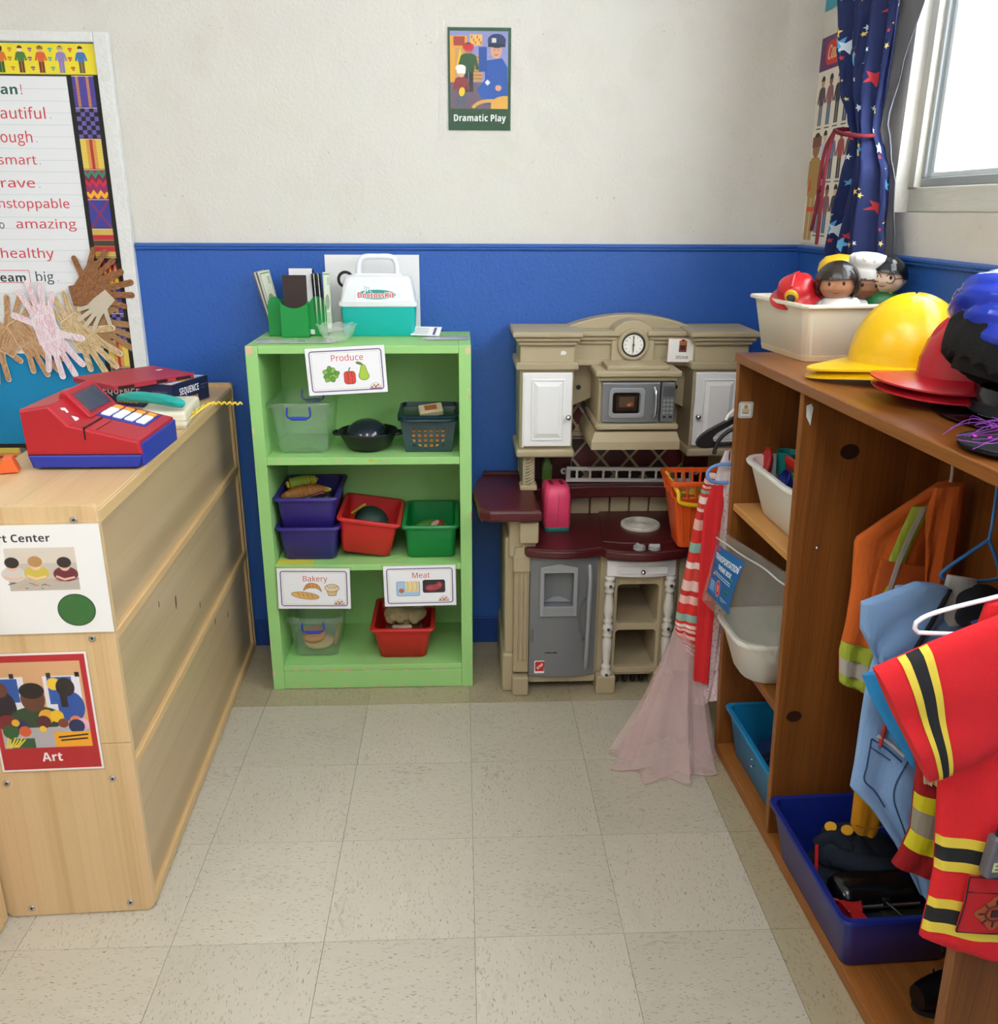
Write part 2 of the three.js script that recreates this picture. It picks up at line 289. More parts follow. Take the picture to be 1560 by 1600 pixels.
// ---------- lime green bookshelf ----------
const GX0 = -0.602, GX1 = 0.010, GF = -0.098, GH = 1.05;
{
  const gt = canvasTex(1024, 1024, (x, w, h) => {
    x.fillStyle = '#ffffff'; x.fillRect(0, 0, w, h);
    for (let i = 0; i < 700; i++) { x.globalAlpha = rr_(0.04, 0.13); x.strokeStyle = rnd() < 0.5 ? '#b9dca0' : '#f4ffe6'; x.lineWidth = rr_(0.6, 3); x.beginPath(); const u = rnd() * w, v = rnd() * h; x.moveTo(u, v); x.lineTo(u + rr_(-6, 6), v + rr_(60, 240)); x.stroke(); }
    for (let i = 0; i < 70; i++) { x.globalAlpha = rr_(0.3, 0.7); x.fillStyle = rnd() < 0.6 ? '#5b7a48' : '#f0dcc6'; x.beginPath(); x.ellipse(rnd() * w, rnd() * h, rr_(0.8, 2.2), rr_(0.8, 2.6), 0, 0, 7); x.fill(); }
    x.globalAlpha = 1;
  }, true);
  const green = std(0x9ccf7e, 0.5, { map: rep(gt, 1.8), bumpMap: rep(nMid, 3), bumpScale: 0.0008 });
  const bare = matte(0xdcb99a), yellowBare = matte(0xd9c94a);
  const t = thing('bookshelf', 'lime green painted wooden bookshelf holding toy food bins', 'bookshelf', [(GX0 + GX1) / 2, 0, -0.25]);
  const W = (n, g, m = green, gr = 'y') => putW(t, n, uvm(g, gr), m);
  W('side_panel', bb(GX0, GX0 + 0.034, 0, GH, -0.4, GF, 0.002)); W('side_panel', bb(GX1 - 0.034, GX1, 0, GH, -0.4, GF, 0.002));
  W('top', bb(GX0 + 0.034, GX1 - 0.034, GH - 0.022, GH, -0.4, GF, 0.002), green, 'x');
  W('back_panel', bb(GX0 + 0.034, GX1 - 0.034, 0.06, GH - 0.022, -0.399, -0.391), green);
  const s1 = W('shelf', bb(GX0 + 0.034, GX1 - 0.034, 0.714, 0.736, -0.391, GF - 0.002, 0.002), green, 'x');
  const s2 = W('shelf', bb(GX0 + 0.034, GX1 - 0.034, 0.391, 0.410, -0.391, GF - 0.002, 0.002), green, 'x');
  W('shelf', bb(GX0 + 0.034, GX1 - 0.034, 0.062, 0.080, -0.391, GF - 0.001, 0.002), green, 'x');
  W('kick_board', bb(GX0 + 0.034, GX1 - 0.034, 0.001, 0.0615, GF - 0.02, GF - 0.0005, 0.002), green, 'x');
  // bare spots where the paint has chipped off
  const chip = (x, y, w, h, m = bare, seedn = 9) => {
    const n = 12, pts = []; for (let i = 0; i < n; i++) { const a = i / n * 6.283, k = 0.72 + 0.28 * rnd(); pts.push([Math.max(-w / 2, Math.min(w / 2, Math.cos(a) * w * 0.66 * k)), Math.max(-h / 2, Math.min(h / 2, Math.sin(a) * h * 0.66 * k))]); }
    putW(t, 'paint_chip', poly(pts, 0.0004).translate(x, y, GF - 0.0002), m);
  };
  chip(GX0 + 0.012, GH - 0.012, 0.02, 0.022); chip(GX1 - 0.009, GH - 0.014, 0.014, 0.02); chip(-0.205, 0.4, 0.085, 0.013); chip(-0.05, 0.4, 0.028, 0.013); chip(-0.5, 0.4, 0.1, 0.010, yellowBare);
  for (let i = 0; i < 26; i++) chip(rr_(GX0 + 0.05, GX1 - 0.05), rnd() < 0.6 ? 0.0625 + rr_(-0.002, 0.003) : 0.006, rr_(0.006, 0.03), rr_(0.002, 0.005), rnd() < 0.8 ? bare : yellowBare);
  for (let i = 0; i < 12; i++) chip(rnd() < 0.5 ? GX0 + rr_(0.003, 0.006) : GX1 - rr_(0.003, 0.007), rr_(0.05, 1), rr_(0.003, 0.006), rr_(0.004, 0.02));
  for (let i = 0; i < 6; i++) chip(rr_(GX0 + 0.05, GX1 - 0.05), 0.728, rr_(0.006, 0.02), 0.004, rnd() < 0.6 ? yellowBare : bare);
  putW(t, 'paint_chip', bb(GX0 + 0.036, -0.46, 0.41, 0.4103, -0.15, GF - 0.01), yellowBare);
}
// ---------- stained pine shelf on the right ----------
const pineTex = woodTex('#a06a35', '#5c3413', '#c8945a', { lines: 240, alpha: 0.27, sway: 12, knots: 2, figure: 300 });
const pine = std(0xc9b4a0, 0.36, { map: rep(pineTex, 2.2) }), pineTop = std(0xdcc4aa, 0.3, { map: rep(pineTex, 1.5) }), pineEdge = std(0xf0dcc0, 0.45, { map: rep(pineTex, 3) }), pineB = std(0xc2ad98, 0.36, { map: rep(pineTex, 1.7) });
const WSH = 1.085;
const wsT = thing('wooden_shelf', 'low stained pine shelf unit with a clothes rail, standing under the window', 'shelf', [0.668, 0, 0.266], 0.045);
{
  const t = wsT, L = 1.08, D = 0.275, lean = -0.032;
  const upright = (z, th) => { // panel with a slanting front edge; made of three boards glued side by side
    const g = (x0a, x0b, x1) => { const s = new THREE.Shape([[x0a, 0.03], [x1, 0.03], [x1, WSH - 0.022], [x0b, WSH - 0.022]].map((q) => new THREE.Vector2(...q))); return uvm(poly(s, th).translate(0, 0, z)); };
    put(t, 'upright_board', g(0, lean, 0.11), pine); put(t, 'upright_board', g(0.1104, 0.1104, 0.2), pineB); put(t, 'upright_board', g(0.2004, 0.2004, D - 0.006), pine);
  };
  upright(0, 0.02); upright(0.372, 0.018); upright(L - 0.02, 0.02);
  for (const [z, th] of [[0, 0.02], [0.372, 0.018], [L - 0.02, 0.02]]) { const s = new THREE.Shape([[-0.0012, 0.03], [0.0004, 0.03], [lean + 0.0004, WSH - 0.022], [lean - 0.0012, WSH - 0.022]].map((q) => new THREE.Vector2(...q))); put(t, 'front_edge', uvm(poly(s, th).translate(0, 0, z)), pineEdge); }
  put(t, 'peg', merge([cyl(0.006, 0.006, 0.07, 0, 0, 0, 14).rotateX(Math.PI / 2).translate(0.02, 1.035, L + 0.033), sph(0.009, 0.02, 1.035, L + 0.07, 12, 8)]), std(0xbfc2c4, 0.3, { metalness: 0.8 }));
  put(t, 'top_board', uvm(bb(lean - 0.006, 0.13, WSH - 0.022, WSH, -0.004, L + 0.004, 0.003), 'z'), pineTop);
  put(t, 'top_board', uvm(bb(0.1304, D, WSH - 0.022, WSH, -0.004, L + 0.004, 0.003), 'z'), pineTop);
  put(t, 'bottom_board', uvm(bb(-0.002, D, 0.001, 0.03, 0, L, 0.003), 'z'), pineEdge);
  put(t, 'back_panel', uvm(bb(D - 0.006, D, 0.03, WSH - 0.022, 0, L)), pine);
  put(t, 'shelf', uvm(bb(-0.018, D - 0.006, 0.700, 0.718, 0.02, 0.372, 0.003), 'z'), std(0xe8c08a, 0.5, { map: rep(mapleTex, 2) }));
  put(t, 'shelf', uvm(bb(0.01, D - 0.006, 0.312, 0.33, 0.02, 0.372, 0.003), 'z'), pineEdge);
  const knot = (x, y, r, z) => put(t, 'knot', cyl(r, r, 0.0008, 0, 0, 0, 20).rotateX(Math.PI / 2).scale(1.25, 1, 1), matte(0x2c1408, 0.5), [x, y, z]);
  knot(0.075, 0.945, 0.016, 0.3905); knot(0.028, 0.34, 0.014, 0.3905); knot(0.12, 0.035 + 0.03, 0.02, 0.3905);
  put(t, 'clothes_rail', cyl(0.011, 0.011, L - 0.41, 0, 0, 0, 16).rotateX(Math.PI / 2), std(0xbfc2c4, 0.3, { metalness: 0.8 }), [0.215, 0.985, 0.39 + (L - 0.41) / 2]);
  put(t, 'tape_scrap', poly([[-0.006, -0.012], [0.004, -0.03], [0.006, 0.006], [0.001, 0.014], [-0.008, 0.01]], 0.0008), phys(0xdfe8e4, 0.3), [-0.018, 1.03, 0.3905]);
  put(t, 'screw', sph(0.004, 0, 0, 0, 10, 8), chrome, [0.032, 0.74, 0.39]);
}
// ---------- toy kitchen ----------
{
  const tan = std(0xb5a585, 0.5, { bumpMap: rep(nFine, 5), bumpScale: 0.0004 }), maroon = std(0x4f1519, 0.36, { bumpMap: rep(nFine, 5), bumpScale: 0.0003 }), white = std(0xe9e7e6, 0.4), steel = std(0x77797c, 0.36, { metalness: 0.15 }), steelLight = std(0x9c9fa2, 0.3, { metalness: 0.25 }), dark = matte(0x17120f, 0.4);
  const C = 0.485;
  const t = thing('toy_kitchen', 'tan plastic toy kitchen with maroon counters against the blue wall', 'toy kitchen', [C, 0, -0.22]);
  const W = (n, g, m = tan) => putW(t, n, g, m);
  // lower body
  W('side_panel', merge([bb(0.106, 0.135, 0.0, 0.50, -0.392, -0.075, 0.008), bb(0.098, 0.135, 0.0, 0.13, -0.394, -0.06, 0.01), bb(0.116, 0.19, 0.44, 0.575, -0.39, -0.06, 0.008)]));
  W('side_panel', bb(0.83, 0.86, 0.0, 0.58, -0.392, -0.06, 0.008));
  W('body', merge([bb(0.13, 0.835, 0.06, 0.455, -0.392, -0.372), bb(0.37, 0.40, 0.05, 0.45, -0.372, -0.07), bb(0.135, 0.83, 0.43, 0.458, -0.37, -0.07), bb(0.62, 0.83, 0.06, 0.43, -0.09, -0.06, 0.008)]));
  W('pilaster', merge([bb(0.132, 0.178, 0.07, 0.475, -0.09, -0.05, 0.006), bb(0.128, 0.18, 0.40, 0.455, -0.085, -0.044, 0.006)]));
  const pl = W('flute', merge([0.142, 0.155, 0.167].map((x) => capTube([[x, 0.115, -0.0495], [x, 0.39, -0.0495]], 0.005, 2, 6))));
  W('bracket', merge([bb(0.145, 0.20, 0.495, 0.56, -0.11, -0.03, 0.006), bb(0.155, 0.195, 0.46, 0.5, -0.12, -0.05, 0.006)]));
  for (const [a, b] of [[0.128, 0.178], [0.383, 0.443], [0.56, 0.622], [0.80, 0.86]]) W('foot', bb(a, b, 0.0, 0.062, -0.13, -0.034, 0.006));
  W('lower_rail', merge([bb(0.178, 0.383, 0.03, 0.075, -0.085, -0.06, 0.006), bb(0.443, 0.56, 0.05, 0.075, -0.085, -0.065, 0.004)]));
  W('underside_ribs', merge(Array.from({ length: 14 }, (_, i) => bb(0.19 + i * 0.026, 0.203 + i * 0.026, 0.012, 0.05, -0.11, -0.09, 0.003))), dark);
  W('post', merge([bb(0.385, 0.441, 0.06, 0.44, -0.10, -0.066, 0.005), bb(0.566, 0.62, 0.06, 0.44, -0.10, -0.066, 0.005)]));
  // cubbies
  {
    const s = new THREE.Shape([[0.43, 0.06], [0.575, 0.06], [0.575, 0.385], [0.43, 0.385]].map((q) => new THREE.Vector2(...q)));
    s.holes.push(roundShape(0.44, 0.563, 0.078, 0.204, 0.012), roundShape(0.44, 0.563, 0.226, 0.353, 0.012));
    W('cubby_front', poly(s, 0.018, 0.002).translate(0, 0, -0.08));
    W('cubby', merge([bb(0.434, 0.44, 0.07, 0.37, -0.33, -0.08), bb(0.563, 0.569, 0.07, 0.37, -0.33, -0.08), bb(0.434, 0.569, 0.07, 0.37, -0.34, -0.33), bb(0.44, 0.563, 0.206, 0.224, -0.33, -0.08), bb(0.44, 0.563, 0.066, 0.076, -0.33, -0.08), bb(0.44, 0.563, 0.355, 0.37, -0.33, -0.08)]));
  }
  // bowed slab: plan arc extruded upwards
  const bow = (x0, x1, y0, y1, zb, z0, bulge, bev = 0.003) => {
    const s = new THREE.Shape(); s.moveTo(x0, -zb); s.lineTo(x1, -zb); const n = 14; for (let i = 0; i <= n; i++) { const u = i / n; s.lineTo(x1 + (x0 - x1) * u, -(z0 + bulge * Math.sin(Math.PI * u))); }
    return poly(s, y1 - y0 - 2 * bev, bev).rotateX(-Math.PI / 2).translate(0, y0 + bev, 0);
  };
  {
    const d = W('drawer', bow(0.404, 0.606, 0.385, 0.434, -0.1, -0.048, 0.014), white);
    put(d, 'drawer_panel', poly(roundShape(-0.075, 0.075, -0.012, 0.012, 0.006), 0.002, 0.001), white, [0.505 - C, 0.409, -0.0345 + 0.22]);
    put(d, 'knob', merge([sph(0.0075), cyl(0.004, 0.004, 0.014).rotateX(Math.PI / 2).translate(0, 0, -0.006)]), chrome, [0.505 - C, 0.407, -0.021 + 0.22]);
  }
  for (const x of [0.414, 0.594]) {
    const p = [[0, 0.034], [0.014, 0.034], [0.016, 0.04], [0.014, 0.047], [0.010, 0.05], [0.0165, 0.062], [0.0165, 0.072], [0.011, 0.082], [0.0145, 0.086], [0.0145, 0.094], [0.009, 0.098], [0.012, 0.12], [0.0155, 0.165], [0.0145, 0.18], [0.009, 0.188], [0.0145, 0.192], [0.0145, 0.2], [0.0105, 0.203], [0.0165, 0.213], [0.0165, 0.224], [0.0105, 0.234], [0.0145, 0.238], [0.0145, 0.246], [0.0095, 0.25], [0.0155, 0.27], [0.0155, 0.285], [0.0105, 0.325], [0.0095, 0.332], [0.0145, 0.335], [0.0145, 0.342], [0.0105, 0.345], [0.0165, 0.353], [0.0165, 0.363], [0.0105, 0.371], [0.0145, 0.374], [0.0145, 0.384], [0, 0.385]];
    const b = W('baluster', lathe(p, 20).translate(x, 0, -0.05), std(0xe0dcd6, 0.5, { map: rep(paintTex, 4) }));
    for (const y of [0.067, 0.2185, 0.358]) put(b, 'screw', cyl(0.005, 0.005, 0.003, 0, 0, 0, 12).rotateX(Math.PI / 2), std(0x5a5a5c, 0.4, { metalness: 0.5 }), [x - C, y, -0.033 + 0.22]);
  }
  // fridge door
  {
    const cutOut = (g, list) => { const ev = new Evaluator(); ev.attributes = ['position', 'normal', 'uv']; let a = new Brush(g.index ? g : mergeVertices(g)); a.updateMatrixWorld(); for (const c of list) { const b = new Brush(c); b.updateMatrixWorld(); a = ev.evaluate(a, b, SUBTRACTION); a.updateMatrixWorld(); } return a.geometry; };
    const scoop = poly((() => { const q = new THREE.Shape(); q.moveTo(0, -0.07); q.quadraticCurveTo(-0.03, 0, 0, 0.07); q.lineTo(0.008, 0.07); q.lineTo(0.008, -0.07); return q; })(), 0.03).translate(0.339, 0.25, -0.056);
    const d = W('fridge_door', cutOut(bow(0.179, 0.377, 0.058, 0.448, -0.08, -0.052, 0.014, 0.005), [bb(0.219, 0.305, 0.295, 0.403, -0.07, -0.02), scoop]), steel);
    const P = (n, g, m, x, y, z) => put(d, n, g, m, [x - C, y, z + 0.22]);
    const s = new THREE.Shape([[-0.055, -0.06], [0.055, -0.06], [0.055, 0.095], [0, 0.106], [-0.055, 0.095]].map((q) => new THREE.Vector2(...q)));
    s.holes.push(roundShape(-0.043, 0.043, -0.03, 0.078, 0.004));
    P('dispenser_frame', poly(s, 0.007, 0.0015), steelLight, 0.262, 0.325, -0.04);
    P('dispenser_tray', poly((() => { const q = new THREE.Shape(); q.moveTo(-0.038, 0); q.quadraticCurveTo(0, 0.034, 0.038, 0); q.lineTo(-0.038, 0); return q; })(), 0.003), steelLight, 0.262, 0.297, -0.0695);
    P('dispenser_label', bb(-0.045, 0.045, -0.012, 0.012, 0, 0.0015), std(0x8c8f92, 0.35), 0.262, 0.281, -0.0325);
    P('door_handle', merge([capTube([[0, 0.005, 0.0], [-0.001, 0.05, 0.016], [0, 0.17, 0.02], [0.002, 0.29, 0.016], [0.002, 0.335, 0.0]], 0.0075, 30, 8).scale(1, 1, 1)]), steelLight, 0.351, 0.085, -0.046);
    const logo = canvasTex(128, 128, (x) => { x.fillStyle = '#f3efea'; x.fillRect(0, 0, 128, 128); x.fillStyle = '#c2251f'; x.beginPath(); x.roundRect(6, 6, 116, 104, 14); x.fill(); x.strokeStyle = '#fff'; x.lineWidth = 7; x.lineCap = 'round'; x.fillStyle = '#fff'; x.font = 'bold 34px sans-serif'; x.save(); x.translate(62, 58); x.rotate(-0.75); x.fillText('STEP', -44, 4); x.restore(); x.font = 'bold 40px sans-serif'; x.fillText('2', 84, 98); x.fillRect(20, 108, 88, 3); });
    P('badge', poly(roundShape(-0.021, 0.021, -0.021, 0.021, 0.004), 0.001), std(0xf3efea, 0.4), 0.216, 0.093, -0.044);
    P('badge_print', new THREE.PlaneGeometry(0.041, 0.041), std(0xffffff, 0.4, { map: logo }), 0.216, 0.093, -0.0427);
    P('scuff', poly([[-0.03, 0], [-0.02, 0.003], [-0.005, 0.0015], [0.01, 0.003], [0.03, 0.001], [0.02, -0.002], [-0.01, -0.001]], 0.0003), matte(0x2a2a2c), 0.252, 0.142, -0.0388);
    P('latch', bb(-0.004, 0.004, -0.022, 0.022, 0, 0.002, 0.001), std(0x6b6a60, 0.5), 0.187, 0.196, -0.0492);
  }
  // counters: outline in plan, extruded upwards
  const slab = (pts, y0, y1, bev = 0.006) => { const s = new THREE.Shape(); s.moveTo(pts[0][0], -pts[0][1]); s.splineThru ? 0 : 0; for (const q of pts.slice(1)) s.lineTo(q[0], -q[1]); return poly(s, y1 - y0 - 2 * bev, bev).rotateX(-Math.PI / 2).translate(0, y0 + bev, 0); };
  const edge = []; for (let i = 0; i <= 20; i++) { const u = i / 20; edge.push([0.166 + 0.214 * u, -0.055 + 0.045 * Math.pow(Math.sin(Math.PI * (0.12 + 0.76 * u)), 0.8)]); }
  for (let i = 1; i <= 20; i++) { const u = i / 20; edge.push([0.38 + 0.262 * u, -0.045 + 0.058 * Math.pow(Math.sin(Math.PI * (0.1 + 0.8 * u)), 0.8)]); }
  edge.push([0.70, -0.05], [0.83, -0.06], [0.83, -0.375], [0.13, -0.375], [0.13, -0.12], [0.15, -0.08]);
  const ct = W('counter', slab(edge, 0.452, 0.48, 0.007), maroon);
  W('counter_lip', tube(edge.slice(1, 40).map(([x, z]) => [x, 0.4785, z - 0.005]), 0.004, 80, 6), maroon);
  {
    const s = []; for (let i = 0; i <= 10; i++) { const u = i / 10; s.push([0.392 + 0.24 * u, -0.075 + 0.02 * Math.sin(Math.PI * u)]); } s.push([0.675, -0.35], [0.42, -0.35]);
    W('cooktop', slab(s, 0.478, 0.4855, 0.003), maroon);
  }
  const rings = [[0, 0.004], [0.014, 0.004]]; for (let i = 0; i < 5; i++) { const r = 0.016 + i * 0.008; rings.push([r, 0.002], [r + 0.003, 0.002], [r + 0.004, 0.005], [r + 0.0065, 0.005]); } rings.push([0.058, 0.004], [0.06, 0.0], [0.06, -0.006]);
  W('burner', crease(lathe(rings, 40), 0.3).translate(0.527, 0.4915, -0.205), std(0xc9c5b6, 0.5));
  for (const [x, a] of [[0.49, 0.4], [0.533, 1.5]]) { const k = W('control_knob', cyl(0.017, 0.018, 0.009, x, 0.4845, -0.022, 24), std(0xb5b6b5, 0.32, { metalness: 0.3 })); put(k, 'pointer', rbox(0.005, 0.008, 0.032, 0.002).rotateY(a), std(0xc6c7c6, 0.3, { metalness: 0.3 }), [x - C, 0.491, -0.022 + 0.22]); }
  const sidePts = [[0.045, -0.39], [0.2, -0.39], [0.2, -0.03], [0.205, -0.012], [0.06, -0.012], [0.03, -0.03], [0.012, -0.2], [0.03, -0.33]];
  W('side_counter', slab(sidePts, 0.566, 0.602, 0.009), maroon);
  W('side_counter_rim', merge([bb(0.05, 0.2, 0.6, 0.612, -0.392, -0.365, 0.004)]), maroon);
  W('side_counter', slab([[0.77, -0.39], [0.92, -0.39], [0.94, -0.2], [0.9, -0.06], [0.77, -0.06]], 0.566, 0.602, 0.009), maroon);
  // back shelf over the curved block strip
  {
    const a = []; for (let i = 0; i <= 16; i++) { const u = i / 16; a.push([0.2 + 0.57 * u, -0.272 - 0.03 * Math.sin(Math.PI * u)]); } a.push([0.77, -0.39], [0.2, -0.39]);
    W('back_shelf', slab(a, 0.545, 0.586, 0.006), maroon);
    W('shelf_seam', bb(0.4845, 0.4865, 0.55, 0.582, -0.312, -0.3014), dark);
    for (let i = 0; i < 9; i++) { const x = 0.2 + i * 0.0635; W('block', bb(x + 0.002, x + 0.0615, 0.475, 0.545, -0.375, -0.345, 0.004)); }
    W('block_backing', bb(0.2, 0.77, 0.47, 0.55, -0.39, -0.372), std(0x8f7f5c, 0.6));
  }
  // back panel with diamond tiles: tan grout board, each tile its own piece
  W('back_board', bb(0.16, 0.81, 0.54, 1.0, -0.3945, -0.382), std(0xa8977a, 0.6));
  W('recess_panel', bb(0.17, 0.33, 0.586, 0.71, -0.3815, -0.378), maroon); W('recess_panel', bb(0.69, 0.80, 0.586, 0.71, -0.3815, -0.378), maroon);
  {
    const cols = [0x461317, 0x3a1013, 0x551a1e, 0x2c2220].map((c) => std(c, 0.4));
    const clipPoly = (pts, x0, x1, y0, y1) => { // Sutherland-Hodgman
      const f = (p, ins, cut) => { const o = []; for (let i = 0; i < p.length; i++) { const a = p[i], b = p[(i + 1) % p.length]; if (ins(a)) { o.push(a); if (!ins(b)) o.push(cut(a, b)); } else if (ins(b)) o.push(cut(a, b)); } return o; };
      const cx = (v) => (a, b) => { const k = (v - a[0]) / (b[0] - a[0]); return [v, a[1] + (b[1] - a[1]) * k]; }, cy = (v) => (a, b) => { const k = (v - a[1]) / (b[1] - a[1]); return [a[0] + (b[0] - a[0]) * k, v]; };
      pts = f(pts, (q) => q[0] >= x0, cx(x0)); pts = pts.length ? f(pts, (q) => q[0] <= x1, cx(x1)) : pts; pts = pts.length ? f(pts, (q) => q[1] >= y0, cy(y0)) : pts; return pts.length ? f(pts, (q) => q[1] <= y1, cy(y1)) : pts;
    };
    const area = (p) => Math.abs(p.reduce((s, a, i) => { const b = p[(i + 1) % p.length]; return s + a[0] * b[1] - a[1] * b[0]; }, 0)) / 2;
    const lattice = (x0, x1, y0, y1, px, py, ox, oy, z) => {
      for (let i = -1; i < 14; i++) for (let j = -1; j < 12; j++) {
        const cx = ox + i * px / 2, cy = oy + j * py / 2; if ((i + j) & 1) continue;
        const q = clipPoly([[cx - px / 2 + 0.006, cy], [cx, cy - py / 2 + 0.006], [cx + px / 2 - 0.006, cy], [cx, cy + py / 2 - 0.006]], x0, x1, y0, y1);
        if (q.length > 2 && area(q) > 1.2e-4) W('tile', poly(q, 0.003).translate(0, 0, z), j & 1 ? cols[(i + 20) % 2 + 2] : cols[(i + 20) % 3]);
      }
    };
    lattice(0.332, 0.686, 0.588, 0.716, 0.093, 0.108, 0.378, 0.654, -0.382);
    lattice(0.322, 0.372, 0.742, 0.835, 0.052, 0.07, 0.347, 0.79, -0.382);
    lattice(0.598, 0.648, 0.742, 0.835, 0.052, 0.07, 0.623, 0.79, -0.382);
    for (let i = 0; i < 9; i++) W('tile', bb(0.334 + i * 0.0395, 0.37 + i * 0.0395, 0.722, 0.736, -0.382, -0.379), cols[i % 3]);
  }
  // upper cabinets
  const corn = (x0, x1, zf, y0, steps) => merge(steps.map(([dy, h, o]) => bb(x0 - o, x1 + o, y0 + dy, y0 + dy + h, -0.394, zf + o, 0.005)));
  for (const s of [-1, 1]) {
    const X = (a, b) => s < 0 ? [a, b] : [2 * C - b, 2 * C - a];
    const [x0, x1] = X(0.152, 0.31);
    W('upper_cabinet', merge([bb(x0, x1, 0.72, 1.05, -0.394, -0.215, 0.004)]));
    W('cabinet_foot_trim', merge([bb(x0 - 0.01, x1 + 0.006, 0.706, 0.73, -0.394, -0.19, 0.008)]));
    W('cabinet_head_trim', corn(x0, x1, -0.212, 0.964, [[0, 0.022, 0.012]]));
    W('cornice', corn(x0, x1, -0.208, 1.034, [[0, 0.012, 0.006], [0.012, 0.012, 0.014], [0.024, 0.016, 0.022]]));
    // door with raised panel
    const [d0, d1] = X(0.163, 0.305), dc = (d0 + d1) / 2;
    const d = W('cabinet_door', bb(d0, d1, 0.738, 0.957, -0.216, -0.2, 0.004), white);
    const fr = new THREE.Shape([[-0.048, -0.09], [0.048, -0.09], [0.048, 0.09], [-0.048, 0.09]].map((q) => new THREE.Vector2(...q))); fr.holes.push(new THREE.Path([[-0.043, -0.085], [0.043, -0.085], [0.043, 0.085], [-0.043, 0.085]].map((q) => new THREE.Vector2(...q))));
    put(d, 'panel_moulding', poly(fr, 0.002, 0.001), white, [dc - C, 0.848, -0.2 + 0.22]);
    put(d, 'raised_panel', loft([[[-0.042, -0.084, 0], [0.042, -0.084, 0], [0.042, 0.084, 0], [-0.042, 0.084, 0]], [[-0.03, -0.07, 0.005], [0.03, -0.07, 0.005], [0.03, 0.07, 0.005], [-0.03, 0.07, 0.005]]], { cap1: true, ang: 0.1 }), white, [dc - C, 0.848, -0.1995 + 0.22]);
    put(d, 'knob', merge([sph(0.0085, 0, 0, 0.014, 16, 12), cyl(0.004, 0.005, 0.012).rotateX(Math.PI / 2).translate(0, 0, 0.006)]), chrome, [(s < 0 ? d1 - 0.012 : d0 + 0.012) - C, 0.828, -0.2 + 0.22]);
    if (s < 0) put(d, 'hinge_pin', capTube([[0, -0.11, 0], [0, 0.108, 0]], 0.003, 2, 6), white, [d0 - C - 0.001, 0.848, -0.2 + 0.22]);
    // turned post under the cabinet
    const [p0, p1] = X(0.164, 0.2), pc = (p0 + p1) / 2;
    W('post', merge([bb(p0, p1, 0.6, 0.71, -0.25, -0.215, 0.002), bb(p0 - 0.008, p1 + 0.008, 0.6, 0.616, -0.262, -0.203, 0.005), bb(p0, p1, 0.6, 0.71, -0.39, -0.25)]));
    W('rope_moulding', merge(Array.from({ length: 9 }, (_, i) => capTube([[-0.008, -0.004, 0], [0, 0, 0.003], [0.008, 0.006, 0]], 0.004, 4, 6).translate(pc + 0.003, 0.624 + i * 0.0095, -0.214))));
    // panel between cabinet and microwave bay, slanting back, with a screw hole
    const pts = s < 0 ? [[0.31, 0.832], [0.392, 0.868], [0.392, 0.97], [0.31, 0.97]] : [[2 * C - 0.392, 0.868], [2 * C - 0.31, 0.832], [2 * C - 0.31, 0.97], [2 * C - 0.392, 0.97]];
    const sp = W('bridge_panel', poly(pts, 0.012, 0.002).translate(0, 0, -0.33));
    put(sp, 'screw_hole', cyl(0.0075, 0.0075, 0.002, 0, 0, 0, 18).rotateX(Math.PI / 2), dark, [(s < 0 ? 0.337 : 2 * C - 0.337) - C, 0.893, -0.3155 + 0.22]);
    const [m0, m1] = X(0.31, 0.432);
    W('bridge', merge([bb(m0, m1, 0.975, 1.04, -0.394, -0.262, 0.003)]));
    W('bridge_trim', corn(m0, m1, -0.26, 0.968, [[0, 0.018, 0.010]]));
    W('bridge_cornice', corn(m0 + 0.004, m1 - 0.004, -0.258, 1.03, [[0, 0.012, 0.004], [0.012, 0.012, 0.011], [0.024, 0.015, 0.018]]));
    W('tile_border', merge([bb(...X(0.314, 0.380), 0.726, 0.741, -0.384, -0.372, 0.002)]));
  }
  // clock bay and arch
  {
    const s = new THREE.Shape(); s.moveTo(C - 0.063, 0.97); s.lineTo(C + 0.063, 0.97); s.lineTo(C + 0.063, 1.06); s.quadraticCurveTo(C + 0.05, 1.097, C, 1.099); s.quadraticCurveTo(C - 0.05, 1.097, C - 0.063, 1.06);
    W('clock_bay', poly(s, 0.13, 0.003).translate(0, 0, -0.385));
    const a = new THREE.Shape(); a.moveTo(C - 0.2, 1.06); a.lineTo(C + 0.2, 1.06); a.lineTo(C + 0.2, 1.068); a.quadraticCurveTo(C, 1.148, C - 0.2, 1.068);
    W('arch', poly(a, 0.05, 0.004).translate(0, 0, -0.385));
    const ck = W('clock', lathe([[0.033, 0.002], [0.035, 0.008], [0.041, 0.010], [0.046, 0.006], [0.047, 0]], 40).rotateX(Math.PI / 2).translate(C, 1.03, -0.252));
    put(ck, 'bezel', lathe([[0.029, 0.002], [0.031, 0.008], [0.035, 0.008], [0.036, 0.001]], 40).rotateX(Math.PI / 2), std(0x2a2522, 0.4), [0, 1.03, -0.252 + 0.22]);
    const dial = canvasTex(256, 256, (x) => { x.fillStyle = '#f1efe6'; x.fillRect(0, 0, 256, 256); x.fillStyle = '#222'; x.font = 'bold 26px serif'; x.textAlign = 'center'; x.textBaseline = 'middle'; for (let i = 1; i <= 12; i++) { const a = i * Math.PI / 6; x.fillText(String(i), 128 + 96 * Math.sin(a), 128 - 96 * Math.cos(a)); } x.strokeStyle = '#777'; x.lineWidth = 2; x.beginPath(); x.arc(128, 128, 118, 0, 7); x.stroke(); });
    put(ck, 'dial', new THREE.CircleGeometry(0.031, 32), std(0xffffff, 0.4, { map: dial }), [0, 1.03, -0.2475 + 0.22]);
